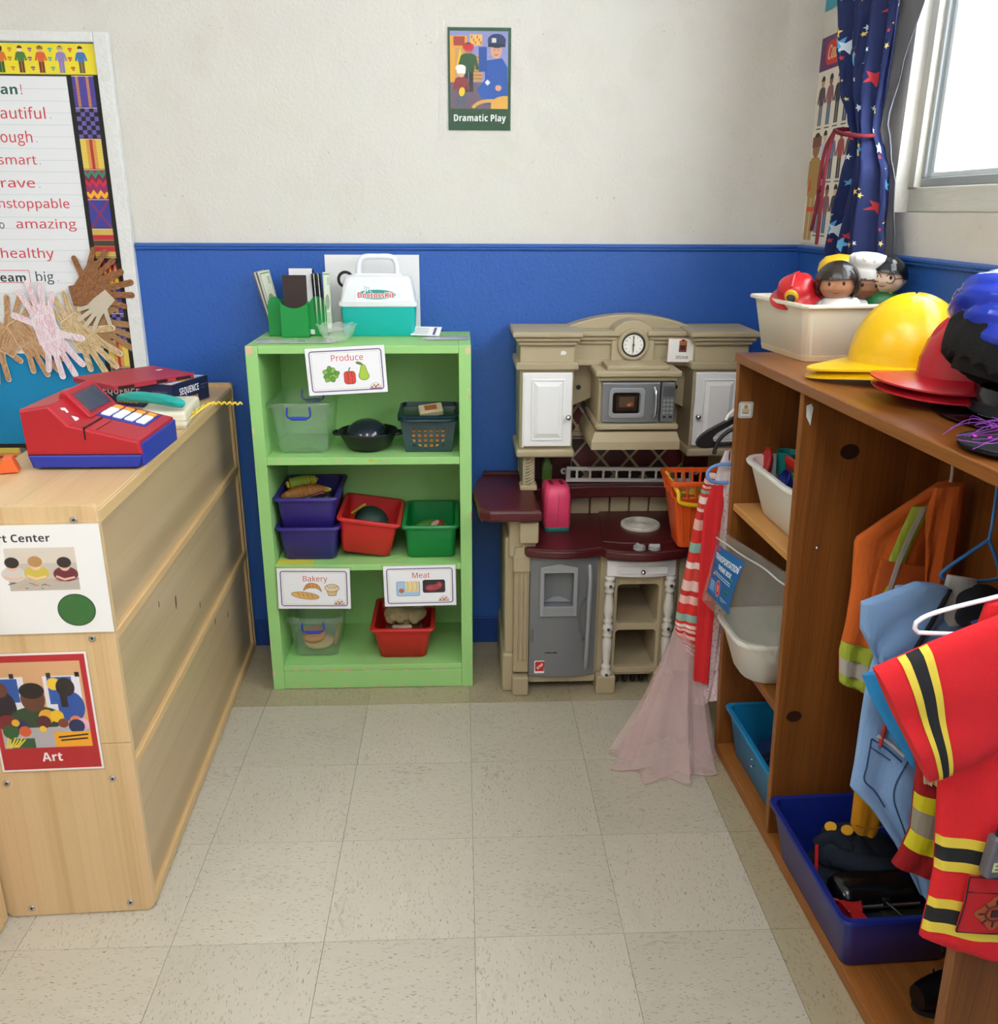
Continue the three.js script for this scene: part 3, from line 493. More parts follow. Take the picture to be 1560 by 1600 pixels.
    put(ck, 'minute_hand', bb(-0.0012, 0.0012, -0.004, 0.024, 0, 0.001), dark, [0, 1.03, -0.246 + 0.22]);
    put(ck, 'hour_hand', bb(-0.0016, 0.0016, -0.02, 0.003, 0, 0.001), std(0x5a2a1c, 0.5), [0, 1.03, -0.246 + 0.22]);
    put(ck, 'hub', cyl(0.003, 0.003, 0.003, 0, 0, 0, 12).rotateX(Math.PI / 2), chrome, [0, 1.03, -0.2445 + 0.22]);
  }
  // microwave bay and microwave
  {
    W('microwave_bay', merge([bb(0.375, 0.595, 0.80, 0.95, -0.39, -0.16, 0.004), bb(0.362, 0.608, 0.955, 0.972, -0.38, -0.13, 0.006), bb(0.37, 0.6, 0.942, 0.956, -0.38, -0.142, 0.005), bb(0.395, 0.575, 0.97, 0.985, -0.38, -0.15, 0.006), bb(0.366, 0.603, 0.806, 0.822, -0.38, -0.12, 0.005)]));
    W('microwave_shelf', loft([[[0.352, 0.752, -0.105], [0.606, 0.752, -0.105], [0.606, 0.752, -0.38], [0.352, 0.752, -0.38]], [[0.352, 0.775, -0.105], [0.606, 0.775, -0.105], [0.606, 0.775, -0.38], [0.352, 0.775, -0.38]], [[0.362, 0.800, -0.12], [0.6, 0.800, -0.12], [0.6, 0.8, -0.38], [0.362, 0.8, -0.38]]], { cap0: true, cap1: true, ang: 0.2 }));
    const mw = W('microwave_door', bow(0.383, 0.547, 0.8235, 0.940, -0.16, -0.138, 0.006, 0.004), steel);
    const P = (n, g, m, x, y, z) => put(mw, n, g, m, [x - C, y, z + 0.22]);
    const ring = roundShape(-0.05, 0.052, -0.043, 0.043, 0.012); ring.holes.push(roundShape(-0.04, 0.04, -0.03, 0.03, 0.008));
    P('window_frame', poly(ring, 0.003, 0.0015), steelLight, 0.452, 0.882, -0.134);
    P('window', poly(roundShape(-0.04, 0.036, -0.03, 0.03, 0.006), 0.0015), std(0x1b1411, 0.15), 0.452, 0.882, -0.1335);
    const food = canvasTex(128, 96, (x) => { x.fillStyle = '#2a1d18'; x.fillRect(0, 0, 128, 96); x.fillStyle = '#54402f'; x.fillRect(18, 8, 92, 66); x.fillStyle = '#8c4a30'; x.beginPath(); x.ellipse(84, 56, 22, 12, -0.3, 0, 7); x.fill(); x.fillStyle = '#b9805a'; x.beginPath(); x.ellipse(80, 60, 10, 5, -0.3, 0, 7); x.fill(); });
    P('window_print', new THREE.PlaneGeometry(0.06, 0.044), std(0xffffff, 0.25, { map: food }), 0.452, 0.882, -0.1315);
    P('door_handle', capTube([[0, -0.04, 0], [0.003, -0.03, 0.01], [0.004, 0, 0.013], [0.003, 0.03, 0.01], [0, 0.044, 0]], 0.0055, 24, 8), chrome, 0.531, 0.881, -0.135);
    const pan = W('control_panel', bb(0.5515, 0.592, 0.8235, 0.940, -0.16, -0.136, 0.004), std(0x6f7174, 0.4, { metalness: 0.1 }));
    const Q = (n, g, m, x, y, z = -0.1358) => put(pan, n, g, m, [x - C, y, z + 0.22]);
    for (let i = 0; i < 7; i++) Q('vent_slat', bb(-0.017, 0.017, -0.001, 0.001, 0, 0.0012), std(0x4e5053, 0.4), 0.572, 0.926 - i * 0.0042);
    for (let i = 0; i < 4; i++) for (let j = 0; j < 3; j++) Q('button', cyl(0.0035, 0.004, 0.002, 0, 0, 0, 12).rotateX(Math.PI / 2), steelLight, 0.5615 + j * 0.0105, 0.888 - i * 0.0118, -0.135);
    Q('button', bb(-0.004, 0.004, -0.003, 0.003, 0, 0.0015, 0.0005), dark, 0.563, 0.8405); Q('button', bb(-0.004, 0.004, -0.003, 0.003, 0, 0.0015, 0.0005), dark, 0.581, 0.8405);
  }
  W('sticker', poly([[-0.008, -0.005], [0.004, -0.006], [0.01, 0], [0.004, 0.006], [-0.006, 0.005]], 0.0006).translate(0.277, 1.012, -0.2152), std(0xe9e6e0, 0.4));
}
// ---------- bulletin board and things on the walls ----------
// a flat printed sheet: thin paper with the print on its face, optional clear laminate
function sheet(name, label, category, w, h, tex, pos, { tilt = 0, lam = 0, turn = 0, lean = 0, group, back = 0xf2f1ec } = {}) {
  const t = thing(name, label, category, pos, turn, group); t.rotation.order = 'YXZ'; t.rotation.z = tilt; t.rotation.x = lean;
  put(t, 'paper', box(w, h, 0.0008), std(back, 0.8));
  put(t, 'print', new THREE.PlaneGeometry(w, h), std(0xffffff, 0.6, { map: tex }), [0, 0, 0.0006]);
  if (lam) put(t, 'laminate', box(w + 2 * lam, h + 2 * lam, 0.0004), laminate, [0, 0, 0.0012]);
  return t;
}
// simple painted figure for printed pictures
function fig(x, cx, y, h, { skin = '#8a5a3c', top = '#3355aa', low = '#333', hair = '#1c120c', hat, arms = true } = {}) {
  const u = h / 7; x.fillStyle = low; x.fillRect(cx - u * 0.8, y - u * 3.3, u * 0.75, u * 3.3); x.fillRect(cx + u * 0.05, y - u * 3.3, u * 0.75, u * 3.3);
  x.fillStyle = top; x.beginPath(); x.roundRect(cx - u, y - u * 5.8, u * 2, u * 2.8, u * 0.4); x.fill();
  if (arms) { x.save(); x.lineWidth = u * 0.6; x.strokeStyle = top; x.lineCap = 'round'; x.beginPath(); x.moveTo(cx - u, y - u * 5.3); x.lineTo(cx - u * 1.5, y - u * 3.6); x.moveTo(cx + u, y - u * 5.3); x.lineTo(cx + u * 1.5, y - u * 3.6); x.stroke(); x.restore(); }
  x.fillStyle = skin; x.beginPath(); x.arc(cx, y - u * 6.5, u * 0.75, 0, 7); x.fill();
  x.fillStyle = hair; x.beginPath(); x.arc(cx, y - u * 6.7, u * 0.78, Math.PI, 0); x.fill();
  if (hat) { x.fillStyle = hat; x.fillRect(cx - u * 0.9, y - u * 7.2, u * 1.8, u * 0.7); }
}
{
  const frameMat = std(0xe6e7e8, 0.5, { map: rep(paintTex, 3), bumpMap: rep(nMid, 8), bumpScale: 0.002 });
  const t = thing('bulletin_board', 'large bulletin board with a chipped white frame and turquoise paper', 'board', [-1.55, 0.6, WZ]);
  const W = (n, g, m) => putW(t, n, g, m), z0 = WZ + 0.0005;
  W('backing', bb(-2.1, -1.0, 0.6, 1.83, z0, -0.392), std(0x0b86b8, 0.75));
  W('frame_bar', uvm(bb(-1.004, -0.965, 0.56, 1.853, z0, -0.381, 0.003)), frameMat); W('frame_bar', uvm(bb(-2.14, -2.1, 0.56, 1.853, z0, -0.381, 0.003)), frameMat);
  W('frame_bar', uvm(bb(-2.1, -1.004, 1.826, 1.853, z0, -0.381, 0.003), 'x'), frameMat); W('frame_bar', uvm(bb(-2.1, -1.004, 0.56, 0.6, z0, -0.381, 0.003), 'x'), frameMat);
  // yellow strip of felt children
  const kids = canvasTex(1536, 128, (x, w, h) => {
    x.fillStyle = '#ecd92c'; x.fillRect(0, 0, w, h); x.fillStyle = '#222'; x.fillRect(0, 122, w, 6);
    const cs = [['#3c6fb4', '#6a5a3c', '#e8c8a8', '#3a2414'], ['#8f7fb8', '#8f7fb8', '#d8b898', '#141414', '#b8a070'], ['#d9622c', '#7a2a2a', '#e0b088', '#4a2a18', '#9c6a3a'], ['#4c7a34', '#6b3a22', '#f0d8c0', '#5a3420'], ['#d9702a', '#2f5a2c', '#4a2c1c', '#221410']];
    for (let i = 0; i < 18; i++) { const [top, low, skin, hair, hat] = cs[i % 5], cx = w - 62 - i * 84; fig(x, cx, 116, 100, { top, low, skin, hair, hat }); x.fillStyle = ['#d03a3a', '#3aa0a8', '#8a4a9a', '#d07a2a'][i % 4]; for (const [dx, dy] of [[-42, 22], [-38, 96], [-46, 58]]) { x.beginPath(); x.arc(cx + dx - 4, dy, 5, 0, 7); x.arc(cx + dx + 4, dy, 5, 0, 7); x.moveTo(cx + dx - 9, dy + 2); x.lineTo(cx + dx, dy + 13); x.lineTo(cx + dx + 9, dy + 2); x.fill(); } }
  });
  sheet('border_strip', 'yellow border strip printed with little dressed children across the board top', 'border', 0.98, 0.08, kids, [-1.495, 1.783, -0.3895]);
  const kente = canvasTex(128, 2048, (x, w, h) => {
    x.fillStyle = '#12100f'; x.fillRect(0, 0, w, h); const B = 146, zig = (y, c, n, amp, th) => { x.strokeStyle = c; x.lineWidth = th; x.beginPath(); for (let i = 0; i <= n; i++) x[i ? 'lineTo' : 'moveTo'](20 + i * 88 / n, y + (i & 1 ? amp : 0)); x.stroke(); };
    for (let k = 0; k < 14; k++) {
      const y = k * B; x.save(); x.beginPath(); x.rect(20, y + 3, 88, B - 6); x.clip();
      switch (k % 7) {
        case 0: x.fillStyle = '#4a3f96'; x.fillRect(20, y, 88, B); x.fillStyle = '#d8906a'; x.fillRect(34, y, 12, B); x.fillRect(76, y, 12, B); x.fillStyle = '#7a4a50'; for (let q = 0; q < B; q += 9) { x.fillRect(34, y + q, 12, 3); x.fillRect(76, y + q, 12, 3); } break;
        case 1: for (let a = 0; a < 5; a++) for (let b = 0; b < 7; b++) { x.fillStyle = (a + b) & 1 ? '#1d1626' : '#6a5aa8'; x.fillRect(20 + a * 18, y + b * 21, 18, 21); } break;
        case 2: x.fillStyle = '#e8cf5a'; x.fillRect(20, y, 88, B); x.fillStyle = '#e09a4a'; x.fillRect(44, y, 40, B); x.fillStyle = '#b8342a'; x.fillRect(58, y, 12, B); x.fillStyle = 'rgba(120,60,20,.35)'; for (let q = 0; q < B; q += 8) x.fillRect(20, y + q, 88, 2); break;
        case 3: x.fillStyle = '#a02a52'; x.fillRect(20, y, 88, B); for (let q = 0; q < 4; q++) zig(y + 10 + q * 22, ['#2f8a62', '#7a2048', '#d02a3a', '#8a2a6a'][q], 6, 26, 12); zig(y + 112, '#f0b02a', 6, 24, 14); break;
        case 4: x.fillStyle = '#3b3a92'; x.fillRect(20, y, 88, B); x.strokeStyle = '#8a2a5a'; x.lineWidth = 9; x.beginPath(); x.moveTo(20, y); x.lineTo(108, y + B); x.moveTo(108, y); x.lineTo(20, y + B); x.stroke(); break;
        case 5: x.fillStyle = '#e0c060'; x.fillRect(20, y, 88, B); x.fillStyle = '#d0283a'; x.fillRect(20, y + 32, 88, 26); x.fillRect(20, y + 90, 88, 26); x.fillStyle = '#4a4038'; x.fillRect(20, y + 60, 88, 28); x.fillStyle = 'rgba(80,40,10,.4)'; for (let q = 0; q < 88; q += 6) x.fillRect(20 + q, y, 2, B); break;
        default: x.fillStyle = '#a8222c'; x.fillRect(20, y, 88, B); x.fillStyle = '#f2c830'; for (let q = 0; q < 4; q++) { x.beginPath(); x.moveTo(20 + q * 22, y + B); x.lineTo(31 + q * 22, y + 40); x.lineTo(42 + q * 22, y + B); x.fill(); } x.fillStyle = '#181210'; for (let q = 0; q < 5; q++) { x.beginPath(); x.moveTo(9 + q * 22, y); x.lineTo(20 + q * 22, y + 70); x.lineTo(31 + q * 22, y); x.fill(); }
      }
      x.restore(); x.fillStyle = '#e8d8c8'; x.fillRect(20, y, 88, 3);
    }
  });
  sheet('border_strip', 'vertical woven-pattern border strip down the right side of the board', 'border', 0.086, 1.12, kente, [-1.0475, 1.184, -0.3893]);
  const k2 = kente.clone(); k2.needsUpdate = true;
  const low = sheet('border_strip', 'horizontal woven-pattern border strip along the bottom of the board', 'border', 0.086, 1.0, k2, [-1.6, 0.667, -0.3893]); low.rotation.z = Math.PI / 2;
  // chart paper with hand lettering
  const CW = 0.84, CH2 = 0.755, cx0 = -1.92, cy1 = 1.742;
  const chart = canvasTex(1600, 1438, (x, w, h) => {
    const k = w / CW, X = (v) => (v - cx0) * k, Y = (v) => (cy1 - v) * k;
    x.fillStyle = '#e9e9ea'; x.fillRect(0, 0, w, h); x.strokeStyle = '#b9c3cf'; x.lineWidth = 1.6; for (let q = 60; q < h; q += 58) { x.beginPath(); x.moveTo(0, q); x.lineTo(w, q); x.stroke(); }
    const put_ = (s, x0, x1, y, col, size = 56, bold) => { x.fillStyle = col; x.font = (bold ? 'bold ' : '') + size + 'px sans-serif'; const m = x.measureText(s).width, sc = (X(x1) - X(x0)) / m; x.save(); x.translate(X(x0), Y(y)); x.scale(sc, 1); x.fillText(s, 0, 0); x.restore(); };
    const red = '#d23a44', ink = '#2c3a3c';
    put_('an', -1.275, -1.225, 1.696, '#1f5a50', 66, true); put_('!', -1.221, -1.214, 1.696, red, 66);
    put_('autiful', -1.286, -1.158, 1.635, red, 74); put_('.', -1.15, -1.147, 1.635, ink); put_('ough', -1.296, -1.204, 1.574, red, 74); put_('.', -1.197, -1.194, 1.574, ink);
    put_('smart', -1.312, -1.204, 1.516, red, 66); put_('.', -1.197, -1.194, 1.516, ink); put_('rave', -1.317, -1.216, 1.455, red, 66); put_('.', -1.208, -1.205, 1.455, ink);
    put_('nstoppable', -1.332, -1.129, 1.4, red, 66); put_('o', -1.338, -1.321, 1.344, ink, 60); put_('amazing', -1.291, -1.119, 1.345, red, 66);
    put_('healthy', -1.349, -1.195, 1.263, red, 70); put_('eam', -1.361, -1.283, 1.196, ink, 62, true); x.strokeStyle = red; x.lineWidth = 3; x.strokeRect(X(-1.5), Y(1.228), X(-1.274) - X(-1.5), 66); put_('big', -1.26, -1.205, 1.197, ink, 72); put_('.', -1.196, -1.192, 1.197, red);
  });
  sheet('chart_paper', 'lined chart paper with red and black hand lettering on the board', 'paper', CW, CH2, chart, [cx0 + CW / 2, cy1 - CH2 / 2, -0.3902]);
  // traced paper hands
  const handShape = (s, spread = 0.28) => {
    const pts = [[-0.026, -0.07], [-0.03, -0.02]];
    const fingers = [[-0.034, -0.006, 1.05, 0.045, 0.0085], [-0.027, 0.03, spread * 1.3, 0.052, 0.008], [-0.009, 0.038, spread * 0.4, 0.06, 0.008], [0.009, 0.037, -spread * 0.5, 0.056, 0.008], [0.026, 0.027, -spread * 1.5, 0.042, 0.0075]];
    for (const [bx, by, a, l, w] of fingers) { // a: lean to the left
      const dx = -Math.sin(a), dy = Math.cos(a), nx = -dy, ny = dx;
      pts.push([bx + nx * w, by + ny * w]); for (let i = 0; i <= 6; i++) { const q = Math.PI * i / 6; pts.push([bx + dx * l + w * (nx * Math.cos(q) + dx * Math.sin(q)), by + dy * l + w * (ny * Math.cos(q) + dy * Math.sin(q))]); } pts.push([bx - nx * w, by - ny * w]);
    }
    pts.push([0.033, -0.01], [0.026, -0.07]);
    return pts.map(([a, b]) => [a * s, b * s]);
  };
  const crayon = (base, c1, c2) => canvasTex(256, 256, (x) => { x.fillStyle = base; x.fillRect(0, 0, 256, 256); for (let i = 0; i < 420; i++) { x.globalAlpha = rr_(0.35, 0.9); x.strokeStyle = rnd() < 0.6 ? c1 : c2; x.lineWidth = rr_(1, 3.5); const u = rnd() * 256, v = rnd() * 256, a = rr_(0.9, 2.2); x.beginPath(); x.moveTo(u, v); x.quadraticCurveTo(u + 18 * Math.cos(a) + rr_(-8, 8), v + 18 * Math.sin(a), u + 40 * Math.cos(a), v + 40 * Math.sin(a)); x.stroke(); } x.globalAlpha = 1; }, true);
  const tx = { brown: crayon('#c9a27c', '#8a5a34', '#b07a4a'), pink: crayon('#f0dfe2', '#d59aa8', '#e6b8c0'), tan: crayon('#d8bd92', '#9c7442', '#b8905a'), dark: crayon('#9a6a44', '#6b3f22', '#84502c'), kraft: crayon('#a88058', '#8f6a42', '#9c764c') };
  let hz = -0.3878;
  const hand = (kind, x, y, ang, s, label, nails) => {
    hz += 0.0009; const t = thing('paper_hand', label, 'paper hand', [x, y, hz], 0, 'traced paper hands on the bulletin board'); t.rotation.z = ang;
    const pts = handShape(s), edge = pts.map(([a, b]) => [a * 1.05, b * 1.03]);
    put(t, 'cutout', poly(edge, 0.0003), std({ pink: 0xf2ebe8, tan: 0xe6d6bc, brown: 0xe0c8a8, dark: 0x8a5e3c, kraft: 0x9c764c }[kind], 0.9));
    const g = poly(pts, 0.0002).translate(0, 0, 0.0003), uv = g.attributes.uv; for (let i = 0; i < uv.count; i++) uv.setXY(i, uv.getX(i) * 9, uv.getY(i) * 9);
    put(t, 'crayon_layer', g, std(0xffffff, 0.9, { map: tx[kind] }));
    if (nails) for (const [a, b] of nails) put(t, 'nail', poly((() => { const q = new THREE.Shape(); q.absellipse(0, 0, 0.0075 * s, 0.014 * s, 0, 7); return q; })(), 0.0002), matte(0xf2f0ee), [a * s, b * s, 0.0006]);
  };
  hand('brown', -1.41, 1.0, 2.9, 1.0, 'brown crayon paper hand cut off by the left edge of the picture');
  hand('kraft', -1.085, 1.065, -2.05, 1.05, 'plain brown paper hand spreading down over the right border strip');
  hand('brown', -1.345, 1.055, -0.5, 1.05, 'brown crayon paper hand with fingers up, left of the pink ones');
  hand('brown', -1.30, 1.02, -2.6, 1.05, 'brown crayon paper hand pointing down, left of the pink ones');
  hand('tan', -1.165, 1.07, 0.35, 1.0, 'tan crayon paper hand with fingers up beside the pink ones');
  hand('tan', -1.135, 1.03, 3.75, 1.1, 'tan crayon paper hand with fingers down beside the pink ones');
  hand('pink', -1.252, 1.09, 0.1, 1.05, 'pink crayon paper hand with fingers pointing up');
  hand('pink', -1.232, 1.025, 3.45, 1.1, 'pink crayon paper hand with fingers pointing down');
  hand('dark', -1.085, 1.165, -1.45, 1.05, 'dark brown crayon paper hand lying across the board edge', [[-0.012, 0.058], [0.03, 0.05]]);
  hand('dark', -1.095, 1.205, -0.75, 0.9, 'topmost dark brown crayon paper hand under the word big');
  {
    const t = thing('paper_hand', 'pale beige paper fingers tucked between the tan and dark brown hands', 'paper hand', [-1.085, 1.125, hz + 0.0002], 0, 'traced paper hands on the bulletin board'); t.rotation.z = 2.3;
    put(t, 'cutout', poly(handShape(0.75), 0.0003), std(0xcdbfa8, 0.9));
  }
}
// ---------- posters and signs ----------
{
  const poster = canvasTex(512, 760, (x, w, h) => {
    x.fillStyle = '#1d4a2c'; x.fillRect(0, 0, w, h); x.fillStyle = '#8d8fc4'; x.fillRect(18, 26, 470, 570);
    x.fillStyle = '#e2a23a'; x.fillRect(18, 60, 140, 420); x.fillStyle = '#a8402c'; x.fillRect(48, 66, 90, 66); x.fillStyle = '#c89a5a'; x.fillRect(60, 150, 70, 300); x.fillStyle = '#f0c424'; x.beginPath(); x.moveTo(100, 150); x.lineTo(130, 280); x.lineTo(70, 280); x.fill();
    x.fillStyle = '#e8b45a'; x.fillRect(180, 50, 100, 80); x.fillStyle = '#b04a3a'; for (let i = 0; i < 6; i++) x.fillRect(190 + i * 15, 60 + (i % 3) * 20, 9, 20);
    x.fillStyle = '#c89454'; x.fillRect(200, 200, 80, 190); x.fillStyle = '#7a4a26'; for (let i = 0; i < 7; i++) x.fillRect(200, 214 + i * 26, 80, 5);
    x.fillStyle = '#6e5a6c'; x.fillRect(18, 400, 470, 196); for (let i = 0; i < 500; i++) { x.fillStyle = rnd() < 0.5 ? '#5a4a5e' : '#857080'; x.fillRect(18 + rnd() * 466, 402 + rnd() * 190, 4, 3); }
    fig(x, 166, 470, 340, { top: '#27552f', low: '#232b26', skin: '#a8745a', hair: '#5a3424', hat: '#c8202a' });
    x.fillStyle = '#c8202a'; x.beginPath(); x.ellipse(168, 148, 40, 22, 0.1, 0, 7); x.fill();
    fig(x, 108, 585, 270, { top: '#8a3034', low: '#55606c', skin: '#e0b090', hair: '#f4f4f4', hat: '#f4f4f4' }); x.fillStyle = '#f2f2f0'; x.beginPath(); x.ellipse(104, 296, 42, 26, 0, 0, 7); x.fill(); x.fillStyle = '#f0cc2a'; x.beginPath(); x.ellipse(112, 470, 24, 34, 0.2, 0, 7); x.fill();
    x.fillStyle = '#1f55a8'; x.beginPath(); x.moveTo(300, 240); x.lineTo(440, 220); x.lineTo(486, 290); x.lineTo(486, 560); x.lineTo(290, 560); x.lineTo(236, 450); x.lineTo(300, 380); x.fill(); x.fillStyle = '#1c4c98'; x.fillRect(250, 140, 66, 180);
    x.fillStyle = '#d8a080'; x.beginPath(); x.ellipse(392, 170, 46, 54, 0, 0, 7); x.fill(); x.fillStyle = '#1a2c5c'; x.beginPath(); x.ellipse(396, 96, 74, 52, 0, 0, 7); x.fill(); x.fillStyle = '#111a30'; x.fillRect(326, 118, 140, 22); x.fillStyle = '#d8d8d0'; x.fillRect(356, 76, 36, 32); x.strokeStyle = '#8a3a34'; x.lineWidth = 5; x.beginPath(); x.arc(392, 186, 14, 0.3, 2.8); x.stroke(); x.fillStyle = '#3a2218'; x.fillRect(372, 158, 9, 7); x.fillRect(404, 158, 9, 7);
    x.fillStyle = '#e8e8e8'; x.save(); x.translate(322, 400); x.rotate(0.78); x.fillRect(-16, -16, 32, 32); x.restore(); x.fillStyle = '#d8a080'; x.beginPath(); x.ellipse(410, 440, 26, 22, 0, 0, 7); x.fill();
    x.strokeStyle = '#e0a84a'; x.lineWidth = 26; x.beginPath(); x.moveTo(200, 590); x.quadraticCurveTo(250, 530, 370, 536); x.stroke(); x.fillStyle = '#e0a84a'; x.beginPath(); x.moveTo(350, 540); x.quadraticCurveTo(420, 490, 488, 500); x.lineTo(488, 596); x.lineTo(350, 596); x.fill();
    x.fillStyle = '#1d4a2c'; x.fillRect(0, 596, w, 164); x.fillStyle = '#f4f4f2'; x.font = 'bold 66px sans-serif'; x.textAlign = 'center'; x.save(); x.translate(256, 690); x.scale(0.98, 1.05); x.fillText('Dramatic Play', 0, 0, 456); x.restore();
  });
  sheet('poster', 'small laminated green-framed poster reading Dramatic Play on the white wall', 'poster', 0.176, 0.262, poster, [0.0415, 1.746, WZ + 0.0025], { lam: 0.024 });
  const cS = canvasTex(512, 400, (x) => { x.fillStyle = '#ebe9e8'; x.fillRect(0, 0, 512, 400); x.strokeStyle = '#17161a'; x.lineWidth = 15; x.beginPath(); x.arc(108, 128, 38, 0.75, 5.6); x.stroke(); x.fillStyle = '#17161a'; x.beginPath(); x.arc(462, 118, 5, 0, 7); x.fill(); });
  sheet('paper_sign', 'white sheet with a large letter C on the blue wall behind the doctor case', 'sign', 0.278, 0.222, cS, [-0.278, 1.163, WZ + 0.007]);
  // laminated food signs
  const border = (x, w, h) => { x.fillStyle = '#f2f1f4'; x.fillRect(0, 0, w, h); x.strokeStyle = '#5d4f8a'; x.lineWidth = 9; x.beginPath(); x.roundRect(30, 28, w - 60, h - 56, 22); x.stroke(); x.strokeStyle = '#c8c46a'; x.lineWidth = 2.5; x.beginPath(); x.roundRect(46, 44, w - 92, h - 88, 14); x.stroke(); };
  const badge = (x, cx, cy) => { x.fillStyle = '#f6f4ef'; x.strokeStyle = '#8a86a8'; x.lineWidth = 3; x.beginPath(); x.arc(cx, cy, 46, Math.PI, 0); x.closePath(); x.fill(); x.stroke(); const cs = ['#c8342c', '#e0c22a', '#3a8a3c', '#303a6a', '#d8702a']; for (let i = 0; i < 7; i++) { x.fillStyle = cs[i % 5]; x.beginPath(); x.arc(cx - 30 + i * 10, cy - 14 - (i % 3) * 7, 7, 0, 7); x.fill(); } x.fillStyle = '#c23a4a'; x.fillRect(cx - 44, cy - 7, 88, 6); };
  const title = (x, s, cx, y, size = 72) => { x.fillStyle = '#d2443c'; x.font = size + 'px sans-serif'; x.textAlign = 'center'; x.fillText(s, cx, y); };
  const outl = (x, fill, line = '#2c2018', lw = 4) => { x.fillStyle = fill; x.strokeStyle = line; x.lineWidth = lw; x.fill(); x.stroke(); };
  const prod = canvasTex(640, 384, (x, w, h) => {
    border(x, w, h); title(x, 'Produce', 332, 112);
    for (let i = 0; i < 16; i++) { const a = i * 2.4, r = 8 + i * 3.4; x.beginPath(); x.ellipse(190 + r * Math.cos(a), 220 + r * Math.sin(a) * 0.9, 34 - i, 26 - i * 0.6, a, 0, 7); outl(x, i % 2 ? '#5f9a34' : '#86b84a', '#274a18', 3); }
    x.beginPath(); x.roundRect(296, 200, 92, 104, 26); outl(x, '#dc4434', '#6a1a14'); x.beginPath(); x.moveTo(328, 206); x.lineTo(326, 300); x.moveTo(358, 206); x.lineTo(360, 300); x.stroke(); x.beginPath(); x.moveTo(340, 204); x.quadraticCurveTo(336, 178, 352, 170); x.lineWidth = 9; x.strokeStyle = '#3a6a2a'; x.stroke();
    x.beginPath(); x.moveTo(456, 150); x.bezierCurveTo(486, 150, 474, 200, 498, 232); x.bezierCurveTo(514, 290, 406, 290, 416, 232); x.bezierCurveTo(438, 200, 428, 150, 456, 150); outl(x, '#a8c838', '#4a5a14'); x.beginPath(); x.ellipse(426, 138, 26, 10, 0.3, 0, 7); outl(x, '#4f8a34', '#274a18', 3);
    badge(x, 545, 350);
  });
  sheet('food_sign', 'laminated sign reading Produce hanging over the top shelf edge', 'sign', 0.215, 0.128, prod, [-0.330, 0.984, GF + 0.006], { tilt: 0.05, lam: 0.003, group: 'food signs on the green bookshelf', lean: -0.02 });
  const bak = canvasTex(640, 384, (x, w, h) => {
    border(x, w, h); title(x, 'Bakery', 330, 122);
    x.beginPath(); x.moveTo(226, 212); x.quadraticCurveTo(240, 140, 300, 138); x.quadraticCurveTo(372, 142, 386, 222); x.quadraticCurveTo(350, 180, 306, 184); x.quadraticCurveTo(262, 180, 226, 212); outl(x, '#dc9a4a', '#7a4a1c'); for (const q of [256, 284, 312, 342]) { x.beginPath(); x.moveTo(q, 150); x.lineTo(q + 4, 182); x.stroke(); }
    x.save(); x.translate(240, 258); x.rotate(0.14); x.beginPath(); x.ellipse(0, 0, 122, 32, 0, 0, 7); outl(x, '#e0ac62', '#7a4a1c'); for (const q of [-70, -30, 10, 50]) { x.beginPath(); x.moveTo(q, -18); x.lineTo(q + 22, 8); x.stroke(); } x.restore();
    x.beginPath(); x.moveTo(432, 206); x.lineTo(446, 258); x.lineTo(510, 258); x.lineTo(524, 206); x.closePath(); outl(x, '#e6c08a', '#5a3a1c'); x.beginPath(); x.ellipse(478, 186, 62, 36, 0, 0, 7); outl(x, '#ecd8ae', '#5a3a1c'); x.fillStyle = '#4a2a1c'; for (let i = 0; i < 9; i++) { x.beginPath(); x.arc(440 + i * 10, 172 + (i * 13) % 26, 4, 0, 7); x.fill(); }
    badge(x, 540, 344);
  });
  sheet('food_sign', 'laminated sign reading Bakery hanging from the middle shelf edge', 'sign', 0.213, 0.128, bak, [-0.458, 0.338, GF + 0.005], { tilt: -0.015, lam: 0.006, group: 'food signs on the green bookshelf', lean: -0.02 });
  const meat = canvasTex(640, 384, (x, w, h) => {
    border(x, w, h); title(x, 'Meat', 330, 116);
    x.beginPath(); x.roundRect(112, 150, 204, 136, 14); outl(x, '#a9c9e2', '#4a6a8a'); x.fillStyle = '#f0d9a0'; x.fillRect(190, 146, 116, 100); x.strokeStyle = '#c89a4a'; x.lineWidth = 4; for (const q of [206, 246, 284]) { x.beginPath(); x.moveTo(q, 150); x.quadraticCurveTo(q + 16, 190, q, 240); x.stroke(); } x.beginPath(); x.ellipse(154, 236, 20, 18, 0, 0, 7); outl(x, '#d86a3a', '#6a2a14');
    x.beginPath(); x.roundRect(346, 138, 196, 120, 18); outl(x, '#2e2a2c', '#161214'); x.beginPath(); x.moveTo(366, 220); x.bezierCurveTo(380, 150, 470, 210, 480, 156); x.bezierCurveTo(530, 150, 530, 210, 490, 226); x.bezierCurveTo(440, 246, 380, 250, 366, 220); outl(x, '#a83444', '#5a1420'); x.strokeStyle = '#e0a0a0'; x.lineWidth = 3; x.beginPath(); x.moveTo(392, 210); x.lineTo(430, 214); x.moveTo(480, 190); x.lineTo(508, 186); x.stroke();
    badge(x, 530, 340);
  });
  sheet('food_sign', 'laminated sign reading Meat hanging from the middle shelf edge', 'sign', 0.213, 0.128, meat, [-0.1455, 0.343, GF + 0.005], { tilt: 0.012, lam: 0.006, group: 'food signs on the green bookshelf', lean: -0.02 });
